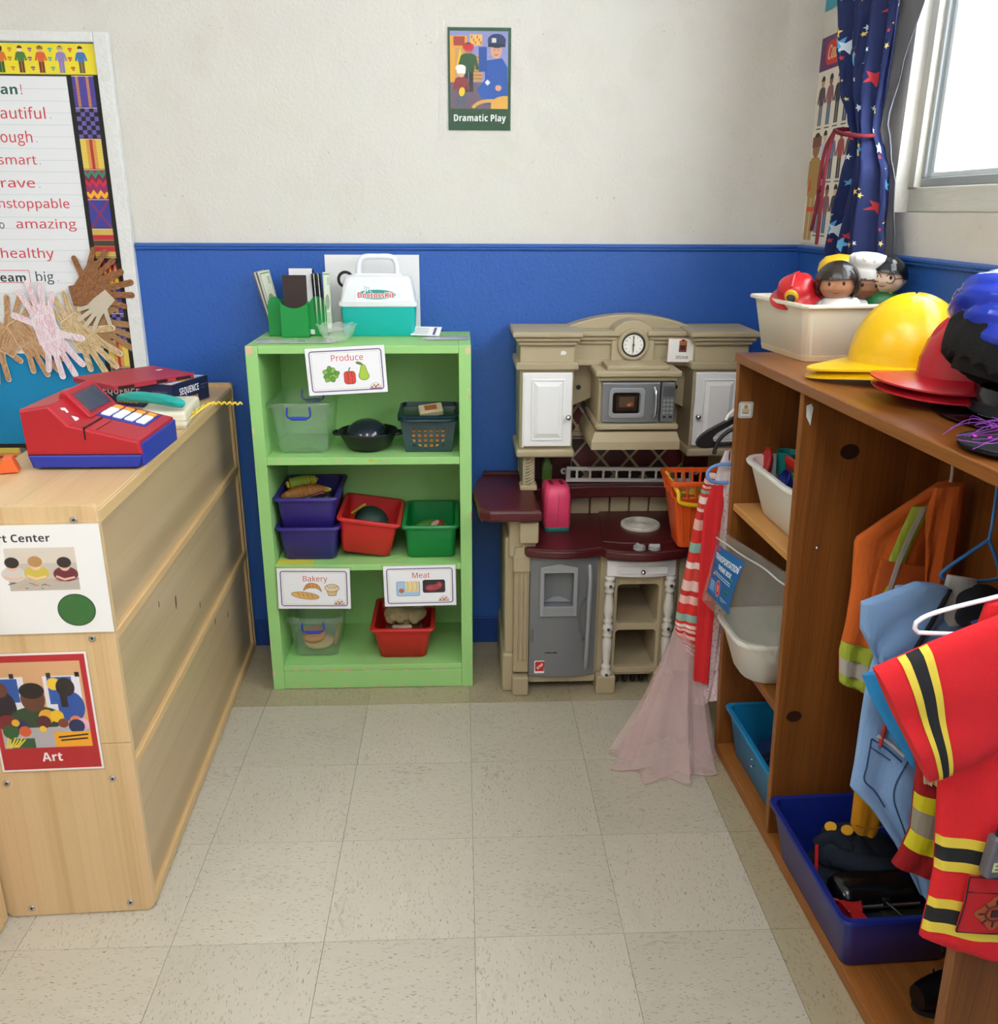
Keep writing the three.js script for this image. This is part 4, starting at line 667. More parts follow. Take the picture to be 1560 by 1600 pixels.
  const stove = canvasTex(256, 208, (x) => { x.fillStyle = '#f3efe9'; x.fillRect(0, 0, 256, 208); x.strokeStyle = '#e8a088'; x.lineWidth = 4; x.strokeRect(3, 3, 250, 202); x.fillStyle = '#8a3a2a'; x.fillRect(96, 18, 66, 100); x.fillStyle = '#c86a4a'; x.fillRect(96, 18, 66, 24); x.fillStyle = '#2a1a16'; x.fillRect(108, 62, 42, 36); x.fillStyle = '#e0b04a'; for (let i = 0; i < 4; i++) x.fillRect(100 + i * 15, 46, 8, 8); x.fillStyle = '#3a2a24'; x.beginPath(); x.ellipse(128, 16, 16, 8, 0, 0, 7); x.fill(); x.fillStyle = '#2e2c30'; x.font = '46px sans-serif'; x.textAlign = 'center'; x.fillText('stove', 128, 178); });
  sheet('word_card', 'small white card reading stove taped to the toy kitchen cornice', 'card', 0.087, 0.069, stove, [0.628, 1.015, -0.2368], { tilt: -0.02 });
  // sheets on the end of the maple cabinet
  const art = canvasTex(640, 640, (x, w, h) => {
    x.fillStyle = '#eceae6'; x.fillRect(0, 0, w, h); x.fillStyle = '#1d1b1e'; x.font = 'bold 60px sans-serif'; x.textAlign = 'right'; x.fillText('Art Center', 390, 96);
    x.fillStyle = '#c3b9ab'; x.fillRect(150, 130, 352, 250); x.fillStyle = '#d6cbbb'; x.fillRect(150, 130, 352, 90); x.fillStyle = '#b9aea2'; x.fillRect(150, 310, 352, 70);
    const kid = (cx, cy, shirt, hair, skin) => { x.fillStyle = shirt; x.beginPath(); x.ellipse(cx, cy + 72, 62, 44, 0, 0, 7); x.fill(); x.fillStyle = skin; x.beginPath(); x.ellipse(cx, cy + 22, 28, 32, 0, 0, 7); x.fill(); x.fillStyle = hair; x.beginPath(); x.ellipse(cx, cy + 4, 36, 32, 0, 0, 7); x.fill(); x.strokeStyle = skin; x.lineWidth = 13; x.beginPath(); x.moveTo(cx - 50, cy + 84); x.lineTo(cx - 10, cy + 104); x.lineTo(cx + 44, cy + 92); x.stroke(); };
    kid(180, 210, '#d0c8c0', '#2a1c18', '#e0b49a'); kid(296, 206, '#cdb84a', '#b98a52', '#e8c0a4'); kid(440, 214, '#6a1f2c', '#2a1c1a', '#e0b49a');
    for (let i = 0; i < 16; i++) { x.strokeStyle = ['#c84a3a', '#3a7a4a', '#4a4a6a', '#d8a04a'][i % 4]; x.lineWidth = 4; x.beginPath(); const a = 150 + rnd() * 330, b = 320 + rnd() * 46; x.moveTo(a, b); x.lineTo(a + rr_(-44, 44), b + rr_(-16, 10)); x.stroke(); }
    x.fillStyle = '#2f6a2c'; x.strokeStyle = '#1c3a1a'; x.lineWidth = 6; x.beginPath(); x.arc(466, 502, 94, 0, 7); x.fill(); x.stroke();
  });
  sheet('center_sign', 'white laminated sheet reading Art Center with a green dot, on the cabinet end', 'sign', 0.225, 0.214, art, [-0.7835, 0.758, 0.8205], { lam: 0.004, turn: 0.036 });
  const artP = canvasTex(512, 660, (x, w, h) => {
    x.fillStyle = '#b81f26'; x.fillRect(0, 0, w, h); x.fillStyle = '#d9a878'; x.fillRect(34, 46, 440, 480); x.fillStyle = '#e6e4ea'; x.fillRect(34, 126, 150, 180); x.fillRect(280, 126, 180, 200); x.fillStyle = '#2458a8'; x.fillRect(34, 136, 120, 130); x.fillRect(300, 132, 120, 150); x.fillStyle = '#f0c63a'; x.beginPath(); x.arc(330, 170, 34, 0, 7); x.fill();
    x.fillStyle = '#1e1a18'; for (const q of [120, 300, 440]) x.fillRect(q, 108, 22, 26);
    x.fillStyle = '#2450a0'; x.beginPath(); x.ellipse(400, 300, 66, 86, 0, 0, 7); x.fill(); x.fillStyle = '#201614'; x.beginPath(); x.ellipse(384, 190, 46, 52, 0, 0, 7); x.fill(); x.fillRect(352, 190, 34, 110);
    x.fillStyle = '#2a1c2a'; x.beginPath(); x.ellipse(70, 300, 60, 100, 0, 0, 7); x.fill(); x.fillStyle = '#6a3a28'; x.beginPath(); x.ellipse(66, 196, 34, 40, 0, 0, 7); x.fill();
    x.fillStyle = '#2c4a2c'; x.beginPath(); x.ellipse(220, 360, 130, 70, 0, 0, 7); x.fill(); x.fillStyle = '#6a3c26'; x.beginPath(); x.ellipse(216, 250, 60, 72, 0, 0, 7); x.fill(); x.fillStyle = '#1c1412'; x.beginPath(); x.ellipse(216, 204, 62, 44, 0, 0, 7); x.fill();
    x.fillStyle = '#b5aeb2'; x.fillRect(34, 410, 440, 116);
    for (const [a, b, r, c] of [[70, 380, 46, '#7a1f24'], [130, 400, 40, '#2a2a5a'], [110, 380, 20, '#f0b42a'], [270, 350, 40, '#e8a82a'], [320, 350, 34, '#f0c02a'], [250, 380, 36, '#5a1f2c'], [346, 390, 26, '#7a3a2a'], [410, 380, 30, '#e07a5a'], [440, 400, 34, '#e8b0c0'], [410, 410, 40, '#20305a'], [240, 420, 18, '#f0c42a'], [80, 430, 40, '#2f5a2c'], [150, 430, 30, '#d85a2a']]) { x.fillStyle = c; x.beginPath(); x.arc(a, b, r, 0, 7); x.fill(); }
    x.fillStyle = '#f0a820'; x.fillRect(290, 440, 184, 86); x.strokeStyle = '#2a1a14'; x.lineWidth = 9; x.beginPath(); x.moveTo(310, 470); x.lineTo(460, 458); x.moveTo(320, 488); x.lineTo(456, 480); x.stroke(); x.fillStyle = '#2c5a34'; x.fillRect(70, 470, 120, 56); x.strokeStyle = '#f0d43a'; x.lineWidth = 7; for (let i = 0; i < 8; i++) { x.beginPath(); x.moveTo(44 + i * 8, 520); x.lineTo(60 + i * 12, 462 + (i % 3) * 12); x.stroke(); }
    x.fillStyle = '#b81f26'; x.fillRect(34, 526, 440, 110); x.fillStyle = '#f6f2f0'; x.font = 'bold 70px sans-serif'; x.textAlign = 'center'; x.fillText('Art', 262, 606);
    x.strokeStyle = '#eee8e6'; x.lineWidth = 10; x.strokeRect(5, 5, w - 10, h - 10);
  });
  sheet('poster', 'red bordered poster reading Art stuck low on the cabinet end', 'poster', 0.192, 0.256, artP, [-0.8245, 0.483, 0.8222], { lam: 0.003, turn: 0.036 });
  // posters on the right wall beside the curtain
  const helpers = canvasTex(640, 760, (x, w, h) => {
    x.fillStyle = '#e9e0d2'; x.fillRect(0, 0, w, h); x.fillStyle = '#6a3a6c'; x.fillRect(0, 0, w, 120); x.fillStyle = '#cf3436'; x.beginPath(); x.roundRect(60, 20, 560, 84, 36); x.fill(); x.fillStyle = '#f2dca0'; x.font = 'italic bold 68px serif'; x.fillText('Community Helpers', 76, 84, 520);
    const cs = [['#5a4a52', '#6a7a8a'], ['#8a5a5c', '#4a6a8a'], ['#3a3a42', '#3c4a44'], ['#b8b8c0', '#3a4a6a'], ['#c8ccd8', '#2c2c34'], ['#7a7a9a', '#4a4a5a'], ['#a84a44', '#2f3238']];
    for (let r = 0; r < 3; r++) for (let c = 0; c < 7; c++) { if (c === 0 && r > 0) continue; const [top, low] = cs[(r * 3 + c) % 7]; fig(x, 62 + c * 86, 318 + r * 200, 168, { top, low, skin: ['#c89a7a', '#8a5a3c', '#e0b898'][(r + c) % 3], hair: '#2a1c14' }); x.fillStyle = '#6a6460'; x.fillRect(36 + c * 86, 326 + r * 200, 50, 5); }
    fig(x, 64, 748, 380, { top: '#b08a4a', low: '#b89456', skin: '#9a6a4c', hair: '#2a1c14', hat: '#7a4a3a' }); x.fillStyle = '#d84a34'; x.fillRect(26, 620, 76, 18); x.fillRect(20, 520, 22, 40);
  });
  sheet('poster', 'tall poster of people in work clothes on the wall behind the curtain', 'poster', 0.43, 0.545, helpers, [WX - 0.002, 1.585, -0.18], { turn: -Math.PI / 2 });
  const upp = canvasTex(256, 256, (x) => { x.fillStyle = '#c8352c'; x.fillRect(0, 0, 256, 256); x.fillStyle = '#f0cf2e'; x.beginPath(); x.arc(120, 150, 60, 0, 7); x.fill(); x.fillStyle = '#e8dcc0'; x.fillRect(20, 170, 60, 40); x.fillStyle = '#3a9ab0'; x.fillRect(0, 226, 256, 30); x.fillStyle = '#4a8a4a'; x.fillRect(150, 200, 60, 26); });
  sheet('poster', 'bright red and yellow poster above the work clothes poster, mostly out of view', 'poster', 0.4, 0.4, upp, [WX - 0.002, 2.125, -0.2], { turn: -Math.PI / 2 });
}
// ---------- curtain with tieback ----------
{
  const stars = canvasTex(1024, 1024, (x, w, h) => {
    x.fillStyle = '#11225a'; x.fillRect(0, 0, w, h);
    const star = (cx, cy, r, c, a) => { for (const ox of [-w, 0, w]) for (const oy of [-h, 0, h]) { x.fillStyle = c; x.beginPath(); for (let i = 0; i < 10; i++) { const q = a + i * Math.PI / 5, k = i & 1 ? r * 0.42 : r; x.lineTo(cx + ox + k * Math.cos(q), cy + oy + k * Math.sin(q)); } x.fill(); } };
    const cs = ['#e8c860', '#58a8e0', '#d8e4f0', '#c8303c', '#f0d478', '#6ab8ea'];
    for (let i = 0; i < 40; i++) star(rnd() * w, rnd() * h, rr_(32, 54), cs[i % 6], rnd() * 6);
    for (let i = 0; i < 90; i++) star(rnd() * w, rnd() * h, rr_(9, 24), cs[(i + 2) % 6], rnd() * 6);
  }, true);
  const cloth = phys(0xffffff, 0.75, { map: rep(stars, 2.1, 3.4), sheen: 0.2, bumpMap: rep(nFine, 6), bumpScale: 0.0003 });
  const t = thing('curtain', 'dark blue curtain printed with stars, gathered beside the window', 'curtain', [0.94, 1.15, 0.068]);
  const prof = [[2.45, -0.2, 0.20, 0.030], [2.2, -0.2, 0.19, 0.030], [1.95, -0.185, 0.15, 0.030], [1.8, -0.14, 0.135, 0.030], [1.68, -0.07, 0.12, 0.03], [1.61, 0.005, 0.112, 0.026], [1.575, 0.03, 0.115, 0.022], [1.54, 0.03, 0.15, 0.028], [1.48, 0.01, 0.195, 0.034], [1.4, -0.025, 0.215, 0.036], [1.3, -0.07, 0.24, 0.034], [1.2, -0.1, 0.25, 0.034]];
  const sp = (k, y) => { for (let i = 0; i < prof.length - 1; i++) if (y <= prof[i][0] && y >= prof[i + 1][0]) { let u = (prof[i][0] - y) / (prof[i][0] - prof[i + 1][0]); u = u * u * (3 - 2 * u); return prof[i][k] + (prof[i + 1][k] - prof[i][k]) * u; } return prof[prof.length - 1][k]; };
  const rows = [], lining = [], N = 90, vm = [];
  for (let j = 0; j <= 60; j++) {
    const y = 2.45 - 1.213 * j / 60, a = sp(1, y), b = sp(2, y), d = sp(3, y), ring = [];
    for (let i = 0; i < N; i++) { const u = i / (N - 1), f = Math.sin(u * 6.283 * 5.3 + 0.5 * Math.sin(y * 7)) * 0.7 + Math.sin(u * 6.283 * 2.1 + y * 3) * 0.3, e = Math.min(1, Math.min(u, 1 - u) * 12); ring.push([0.95 - d * (0.35 + f * 0.95) * e - 0.006, y, a + (b - a) * u]); }
    for (let i = N - 1; i >= 0; i -= 1) { const q = ring[i]; ring.push([q[0] + 0.005, q[1], q[2]]); }
    rows.push(ring.map((q) => [q[0] - 0.94, q[1] - 1.15, q[2] - 0.03])); vm.push((2.45 - y) / 1.29 * 0.9);
  }
  put(t, 'cloth', loft(rows, { cap0: false, cap1: false, ang: 1.2, vm }), cloth);
  // pale lining folding out on the window side
  const lr = [], lp = [[2.45, 0.18, 0.36], [2.0, 0.14, 0.29], [1.85, 0.12, 0.235], [1.7, 0.11, 0.165], [1.6, 0.105, 0.125], [1.54, 0.13, 0.16], [1.45, 0.175, 0.21], [1.3, 0.21, 0.25], [1.237, 0.22, 0.258]];
  for (let k = 0; k <= 48; k++) { const y = 2.45 - 1.213 * k / 48; let n = 0; while (n < lp.length - 2 && y < lp[n + 1][0]) n++; let q0 = (lp[n][0] - y) / (lp[n][0] - lp[n + 1][0]); q0 = Math.max(0, Math.min(1, q0)); q0 = q0 * q0 * (3 - 2 * q0); const a = lp[n][1] + (lp[n + 1][1] - lp[n][1]) * q0, b = lp[n][2] + (lp[n + 1][2] - lp[n][2]) * q0; const r = []; for (let i = 0; i <= 10; i++) { const u = i / 10; r.push([0.966 + 0.008 * Math.sin(u * 3), y, a + (b - a) * u]); } for (let i = 10; i >= 0; i--) { const u = i / 10; r.push([0.9668 + 0.008 * Math.sin(u * 3), y, a + (b - a) * u]); } lr.push(r.map((q) => [q[0] - 0.94, q[1] - 1.15, q[2] - 0.03])); }
  put(t, 'lining', loft(lr, { ang: 1.2 }), fabric(0x77777e));
  const rope = canvasTex(64, 64, (x) => { x.fillStyle = '#8e1f30'; x.fillRect(0, 0, 64, 64); x.strokeStyle = '#5a1020'; x.lineWidth = 12; for (let i = -64; i < 128; i += 32) { x.beginPath(); x.moveTo(i, 0); x.lineTo(i + 64, 64); x.stroke(); } }, true);
  const k = thing('tieback_cord', 'dark red twisted cord tied around the star curtain', 'cord', [0.92, 1.578, 0.105]);
  const rm = std(0xffffff, 0.8, { map: rep(rope, 60, 2) });
  const loopPts = []; for (let i = 0; i < 16; i++) { const a = i / 16 * 6.283; loopPts.push([0.042 * Math.cos(a), -0.012 * Math.sin(a), 0.062 * Math.sin(a)]); }
  put(k, 'loop', tube(loopPts, 0.005, 50, 8, true), rm);
  put(k, 'tail', capTube([[-0.045, 0, -0.02], [-0.055, -0.03, -0.03], [-0.06, -0.1, -0.035], [-0.062, -0.16, -0.03], [-0.065, -0.22, -0.04]], 0.0045, 40, 8), rm);
  put(k, 'tail', capTube([[-0.045, 0, -0.018], [-0.06, -0.05, 0.0], [-0.065, -0.13, 0.004], [-0.066, -0.2, 0.008], [-0.066, -0.25, 0.006]], 0.0045, 40, 8), rm);
  put(k, 'knot', sph(0.009, -0.062, -0.125, -0.015, 12, 8), rm);
}
// ---------- on the maple cabinet ----------
const CT = 0.8895;
{
  const red = std(0xb01a26, 0.42, { bumpMap: rep(nFine, 5), bumpScale: 0.0002 }), blue = std(0x23349c, 0.42), white = std(0xeef0f4, 0.4), orange = std(0xf0a52c, 0.4);
  const t = thing('cash_register', 'red and blue toy cash register with a grey display', 'cash register', [-0.909, CT, 0.318]); t.scale.setScalar(0.94);
  const body = [[0.003, 0.034], [0.0, 0.134], [0.064, 0.144], [0.1, 0.102], [0.246, 0.064], [0.25, 0.034]];
  put(t, 'body', poly(body, 0.237, 0.006).translate(0, 0, 0.006), red);
  put(t, 'base', poly([[0.01, 0.004], [0.238, 0.004], [0.25, 0.034], [0.002, 0.034]], 0.235, 0.005).translate(0, 0, 0.007), blue);
  put(t, 'drawer_front', poly([[0.0, 0.008], [0.235, 0.008], [0.235, 0.058], [0.0, 0.058]], 0.004, 0.0015).rotateY(Math.PI / 2).translate(0.2465, 0, 0.242), blue);
  for (const [x, z] of [[0.025, 0.225], [0.225, 0.225], [0.025, 0.03], [0.225, 0.03]]) put(t, 'foot', cyl(0.009, 0.008, 0.006, x, 0.003, z, 12), blue);
  // display housing on the steep slope
  const a = Math.atan2(0.042, 0.036), d = put(t, 'display_housing', poly([[0.045, 0.128], [0.056, 0.155], [0.068, 0.158], [0.118, 0.1], [0.1, 0.09]], 0.15, 0.004).translate(0, 0, 0.012), red);
  put(d, 'screen', rbox(0.05, 0.002, 0.12, 0.002), std(0x353b4a, 0.25), [0.0945, 0.1285, 0.087], [0, 0, -Math.atan2(0.058, 0.05)]);
  put(d, 'screen_bezel', rbox(0.06, 0.002, 0.132, 0.003), std(0x8a1822, 0.4), [0.0935, 0.128, 0.087], [0, 0, -Math.atan2(0.058, 0.05)]);
  // key pad on the gentle slope
  const ka = -Math.atan2(0.038, 0.146), kp = new THREE.Group(); kp.name = 'keypad'; t.add(kp); kp.position.set(0.1, 0.1025, 0); kp.rotation.z = ka;
  put(kp, 'plate', bb(0.018, 0.128, -0.001, 0.0015, 0.012, 0.138, 0.001), blue);
  put(kp, 'label_strip', bb(0.022, 0.124, 0.0015, 0.002, 0.016, 0.03), std(0x9c1a2a, 0.5));
  for (let i = 0; i < 4; i++) { const x = 0.024 + i * 0.0262; put(kp, 'key', rbox(0.021, 0.006, 0.022, 0.0028, x + 0.0105, 0.004, 0.046), orange); put(kp, 'key', rbox(0.021, 0.006, 0.032, 0.0028, x + 0.0105, 0.004, 0.079), white); put(kp, 'key', rbox(0.021, 0.006, 0.032, 0.0028, x + 0.0105, 0.004, 0.113), white); }
  put(t, 'card_slot', merge([bb(0.131, 0.1345, 0.068, 0.096, 0.2405, 0.2494)]), matte(0x2a0508)); put(t, 'card_slot', bb(-0.002, 0.0015, -0.001, 0.0012, 0.145, 0.243), matte(0x2a0508), [0.1335, 0.094, 0], [0, 0, ka]);
  put(t, 'lid_seam', bb(-0.0005, 0.0005, -0.001, 0.0006, 0.15, 0.238), matte(0x6a0c14), [0.155, 0.0885, 0], [0, 0, ka]);
  // white coin and note marks on the slope beside the display
  const sl = -Math.atan2(0.042, 0.036), mk = (pts, u, z) => put(t, 'emblem', poly(pts, 0.0006).rotateX(-Math.PI / 2), white, [0.064 + u * 0.036, 0.1445 - u * 0.042, z], [0, 0, sl]);
  mk([[-0.008, -0.008], [-0.002, -0.01], [0.0, -0.002], [0.008, -0.002], [0.008, 0.006], [-0.004, 0.008]], 0.45, 0.208); mk([[-0.01, -0.006], [0.008, -0.012], [0.01, 0.006], [0.0, 0.010]], 0.95, 0.2);
  // telephone
  const cream = std(0xe8dfc4, 0.45), teal = std(0x19a89e, 0.35);
  const p = thing('toy_telephone', 'cream toy telephone with a teal handset and yellow cord', 'telephone', [-0.755, CT, 0.1], 0.1);
  put(p, 'base', rbox(0.115, 0.042, 0.2, 0.01, 0, 0.024, 0, 2), cream); put(p, 'seam', bb(-0.0578, 0.0578, 0.021, 0.0222, -0.1003, 0.1003), std(0xb8ad90, 0.6)); put(p, 'base_plate', rbox(0.108, 0.006, 0.19, 0.002, 0, 0.003, 0), std(0xcfc4a6, 0.5));
  put(p, 'handset', loft(Array.from({ length: 21 }, (_, i) => { const u = i / 20, x = -0.105 + 0.21 * u, e = Math.pow(Math.sin(Math.PI * Math.min(1, Math.max(0.02, u))), 0.3), w = (0.017 + 0.006 * Math.abs(u - 0.5) * 2) * e, h = (0.013 + 0.004 * Math.abs(u - 0.5) * 2) * e, y = 0.064 + 0.008 * (1 - Math.pow(2 * u - 1, 2)); return Array.from({ length: 14 }, (_, k) => { const q = k / 14 * 6.283; return [x, y + h * Math.sin(q), w * Math.cos(q)]; }); }), { cap0: true, cap1: true, ang: 1.4 }), teal, [-0.03, -0.002, 0.05], [0, -0.55, 0]);
  const stk = canvasTex(128, 128, (x) => { x.fillStyle = '#e8dfc4'; x.fillRect(0, 0, 128, 128); x.fillStyle = '#3f7f7a'; x.font = 'bold 26px sans-serif'; x.fillText('PHONE', 10, 44); x.fillStyle = '#c8402c'; x.fillRect(44, 72, 30, 34); x.fillStyle = '#f0d0b0'; x.beginPath(); x.arc(60, 66, 12, 0, 7); x.fill(); });
  put(p, 'sticker', new THREE.PlaneGeometry(0.07, 0.07).rotateX(-Math.PI / 2), std(0xffffff, 0.5, { map: stk }), [0.01, 0.0456, -0.05]);
  put(p, 'cord', capTube(Array.from({ length: 40 }, (_, i) => { const u = i / 39; return [0.056 + 0.12 * u, 0.02 + 0.03 * Math.sin(Math.min(1, u * 2) * 1.57) - 0.012 * u + 0.003 * Math.sin(u * 60), 0.02 - 0.03 * u + 0.003 * Math.cos(u * 60)]; }), 0.0025, 120, 6), std(0xf0cf3a, 0.4));
  put(p, 'cord', capTube([[0.057, 0.016, 0.05], [0.075, 0.03, 0.04], [0.105, 0.047, 0.012]], 0.0025, 20, 6), std(0xf0cf3a, 0.4));
  // card game box
  const navy = std(0x141c44, 0.4), face = (s1, w, h) => canvasTex(w, h, (x) => { x.fillStyle = '#161d48'; x.fillRect(0, 0, w, h); x.fillStyle = '#eceaf0'; x.font = 'bold ' + Math.round(h * 0.42) + 'px sans-serif'; x.fillText('SEQUENCE', w * 0.16, h * 0.5, w * 0.56); x.fillStyle = '#e8902a'; x.font = 'bold ' + Math.round(h * 0.34) + 'px sans-serif'; x.fillText('letters', w * 0.36, h * 0.86, w * 0.32); x.fillStyle = '#9aa0c0'; x.font = Math.round(h * 0.11) + 'px sans-serif'; x.fillText('fun from A to Z', w * 0.78, h * 0.34, w * 0.2); x.fillRect(w * 0.78, h * 0.44, w * 0.14, 3); });
  const b = thing('game_box', 'navy board game box reading SEQUENCE on the cabinet', 'box', [-0.896, CT, -0.162], -0.3);
  put(b, 'box', rbox(0.28, 0.064, 0.17, 0.002, 0, 0.032, 0), navy);
  put(b, 'side_print', new THREE.PlaneGeometry(0.276, 0.062), std(0xffffff, 0.4, { map: face(1, 1024, 230) }), [0, 0.032, 0.0856]);
  put(b, 'end_print', new THREE.PlaneGeometry(0.166, 0.062).rotateY(Math.PI / 2), std(0xffffff, 0.4, { map: face(2, 600, 224) }), [0.1406, 0.032, 0]);
  const top = canvasTex(512, 300, (x) => { x.fillStyle = '#223066'; x.fillRect(0, 0, 512, 300); for (let i = 0; i < 10; i++) for (let j = 0; j < 6; j++) { x.fillStyle = ['#e8e4d8', '#d8d0e0', '#e8c05a', '#c8dce8'][(i * 3 + j) % 4]; x.fillRect(8 + i * 50, 8 + j * 48, 44, 42); } });
  put(b, 'lid_print', new THREE.PlaneGeometry(0.276, 0.166).rotateX(-Math.PI / 2), std(0xffffff, 0.4, { map: top }), [0, 0.0644, 0]);
  const r = thing('red_case', 'flat red case with dark fastener strips lying on the game box', 'case', [-0.912, CT + 0.0652, -0.118], 0.88);
  put(r, 'case', rbox(0.24, 0.011, 0.2, 0.002, 0, 0.0056, 0), std(0xb3283a, 0.5)); put(r, 'lid', rbox(0.244, 0.003, 0.204, 0.001, 0, 0.0126, 0), std(0xb83042, 0.45));
  for (const [x, w] of [[-0.085, 0.045], [0.02, 0.03], [0.085, 0.045]]) put(r, 'fastener', box(w, 0.007, 0.002, x, 0.006, 0.1008), matte(0x1c1214));
  put(r, 'tag', box(0.018, 0.0006, 0.011), white, [0.09, 0.0145, -0.02]);
  const o = thing('play_block', 'orange wedge shaped toy block behind the cash register', 'block', [-1.005, CT, 0.62], 0.3);
  put(o, 'block', poly([[-0.025, 0.002], [0.025, 0.002], [0.013, 0.04], [-0.008, 0.04]], 0.04, 0.002), std(0xe2622a, 0.5));
  o.scale.setScalar(1); o.position.set(-0.948, CT, 0.545); o.scale.setScalar(0.8);
}
// ---------- on top of the green bookshelf ----------
{
  const T = GH + 0.0005, g = std(0x0a8a3c, 0.5);
  const t = thing('card_holder', 'green three-pocket holder full of play money', 'holder', [-0.492, T, -0.31]);
  const pocket = (pts, dz, x, z, ry) => { const s = new THREE.Shape(pts.map((q) => new THREE.Vector2(...q))); return poly(s, 0.003, 0.0008).rotateY(ry).translate(x, 0, z); };
  const curve = (w, h0, h1) => { const p = [[-w / 2, 0.001], [w / 2, 0.001]]; for (let i = 0; i <= 12; i++) { const u = 1 - 2 * i / 12; p.push([u * w / 2, h1 + (h0 - h1) * u * u]); } return p; };
  const dome = (w, h0, h1) => { const p = [[-w / 2, 0.001], [w / 2, 0.001]]; for (let i = 0; i <= 12; i++) { const u = 1 - 2 * i / 12; p.push([u * w / 2, h0 + (h1 - h0) * Math.sqrt(Math.max(0, 1 - u * u))]); } return p; };
  put(t, 'front_pocket', merge([pocket(curve(0.078, 0.098, 0.082), 0, 0, 0.046, 0), bb(-0.039, -0.036, 0, 0.098, 0.012, 0.046), bb(0.036, 0.039, 0, 0.098, 0.012, 0.046)]), g);
  put(t, 'side_pocket', merge([pocket(dome(0.042, 0.085, 0.112), 0, -0.060, 0.014, 0), bb(-0.081, -0.078, 0, 0.09, -0.04, 0.016)]), g);
  put(t, 'side_pocket', merge([pocket(dome(0.05, 0.08, 0.113), 0, 0.0625, 0.014, 0), bb(0.0845, 0.0875, 0, 0.085, -0.04, 0.016)]), g);
  put(t, 'back_panel', merge([bb(-0.081, 0.0875, 0, 0.1, -0.043, -0.04), bb(-0.081, 0.0875, 0, 0.003, -0.04, 0.014), bb(-0.039, 0.039, 0, 0.003, 0.012, 0.048)]), g);
  // play money and cards standing in the holder
  const bill = canvasTex(256, 120, (x) => { x.fillStyle = '#cfd6c2'; x.fillRect(0, 0, 256, 120); x.strokeStyle = '#6f7f66'; x.lineWidth = 5; x.strokeRect(8, 8, 240, 104); x.fillStyle = '#8f9c84'; x.beginPath(); x.ellipse(128, 60, 34, 40, 0, 0, 7); x.fill(); x.fillStyle = '#5f6f5a'; for (let i = 0; i < 6; i++) x.fillRect(24, 24 + i * 13, 60, 4); x.font = 'bold 30px serif'; x.fillText('20', 200, 44); });
  const billM = std(0xffffff, 0.8, { map: bill });
  const stack = (name, label, pos, rz, n, mats, w, h) => { for (let i = 0; i < n; i++) { const q = thing(name, label, 'card', [pos[0] + i * 0.0055, pos[1], pos[2] - i * 0.002], 0, label); q.rotation.z = rz; q.rotation.x = -0.08; put(q, 'card', box(0.002, h, w, 0, h / 2, 0), mats[i % mats.length]); } };
  const left = (i) => { const q = thing('play_banknote', i === 0 ? 'front toy banknote leaning out of the left pocket of the green holder' : 'plain paper slips bundled behind the leaning toy banknote', 'play money', [-0.545 - i * 0.004, T + 0.01, -0.325 - i * 0.004], 0, 'banknotes in the left pocket'); q.rotation.z = 0.22 + i * 0.01; q.rotation.x = -0.05; const m = put(q, 'note', box(0.03, 0.175, 0.0018, 0, 0.0875, 0), i === 0 ? billM : std(i % 2 ? 0xd8d8d2 : 0x6a6a64, 0.8)); const uv = m.geometry.attributes.uv; for (let k = 0; k < uv.count; k++) uv.setXY(k, uv.getY(k), uv.getX(k)); };
  for (let i = 0; i < 5; i++) left(i);
  const c1 = thing('card', 'dark brown card standing in the front pocket of the green holder', 'card', [-0.489, T + 0.005, -0.275]); c1.rotation.x = -0.04; put(c1, 'card', rbox(0.068, 0.168, 0.004, 0.0015, 0, 0.084, 0), matte(0x3a2c2a));
  const c2 = thing('card', 'white card with a black edge behind the brown one in the holder', 'card', [-0.474, T + 0.005, -0.293]); c2.rotation.x = -0.05; put(c2, 'card', rbox(0.066, 0.185, 0.003, 0.0012, 0, 0.0925, 0), matte(0xe4e2e0)); put(c2, 'backing', rbox(0.07, 0.182, 0.002, 0.0012, 0.003, 0.091, -0.004), matte(0x17171c));
  for (let i = 0; i < 5; i++) { const q = thing('play_banknote', i % 2 ? 'pale slips between the black cards in the right pocket' : 'thin black cards standing in the right pocket of the holder', 'play money', [-0.441 + i * 0.0062, T + 0.004, -0.312], 0.25, 'cards in the right pocket'); q.rotation.z = 0.03; put(q, 'note', box(0.0022, 0.172, 0.04, 0, 0.086, 0), i % 2 ? matte(0xcfcac0) : matte(0x1b1a1c)); }
  const gm = thing('play_banknote', 'green toy banknote at the right end of the holder', 'play money', [-0.401, T + 0.012, -0.297], 0.5); gm.rotation.z = 0.0; { const m = put(gm, 'note', box(0.02, 0.168, 0.002, 0, 0.084, 0), billM); const uv = m.geometry.attributes.uv; for (let k = 0; k < uv.count; k++) uv.setXY(k, uv.getY(k), uv.getX(k)); }
  // doctor case
  const dk = thing('doctor_case', 'teal and white toy doctor case with a carrying handle', 'case', [-0.255, T, -0.325]);
  const tealM = std(0x18b5b0, 0.35), wM = std(0xe9eaee, 0.4);
  put(dk, 'box', loft([rrect(0.2, 0.075, 0.01, 0.0), rrect(0.206, 0.08, 0.012, 0.004), rrect(0.214, 0.088, 0.012, 0.086)], { cap0: true, cap1: true }), tealM);
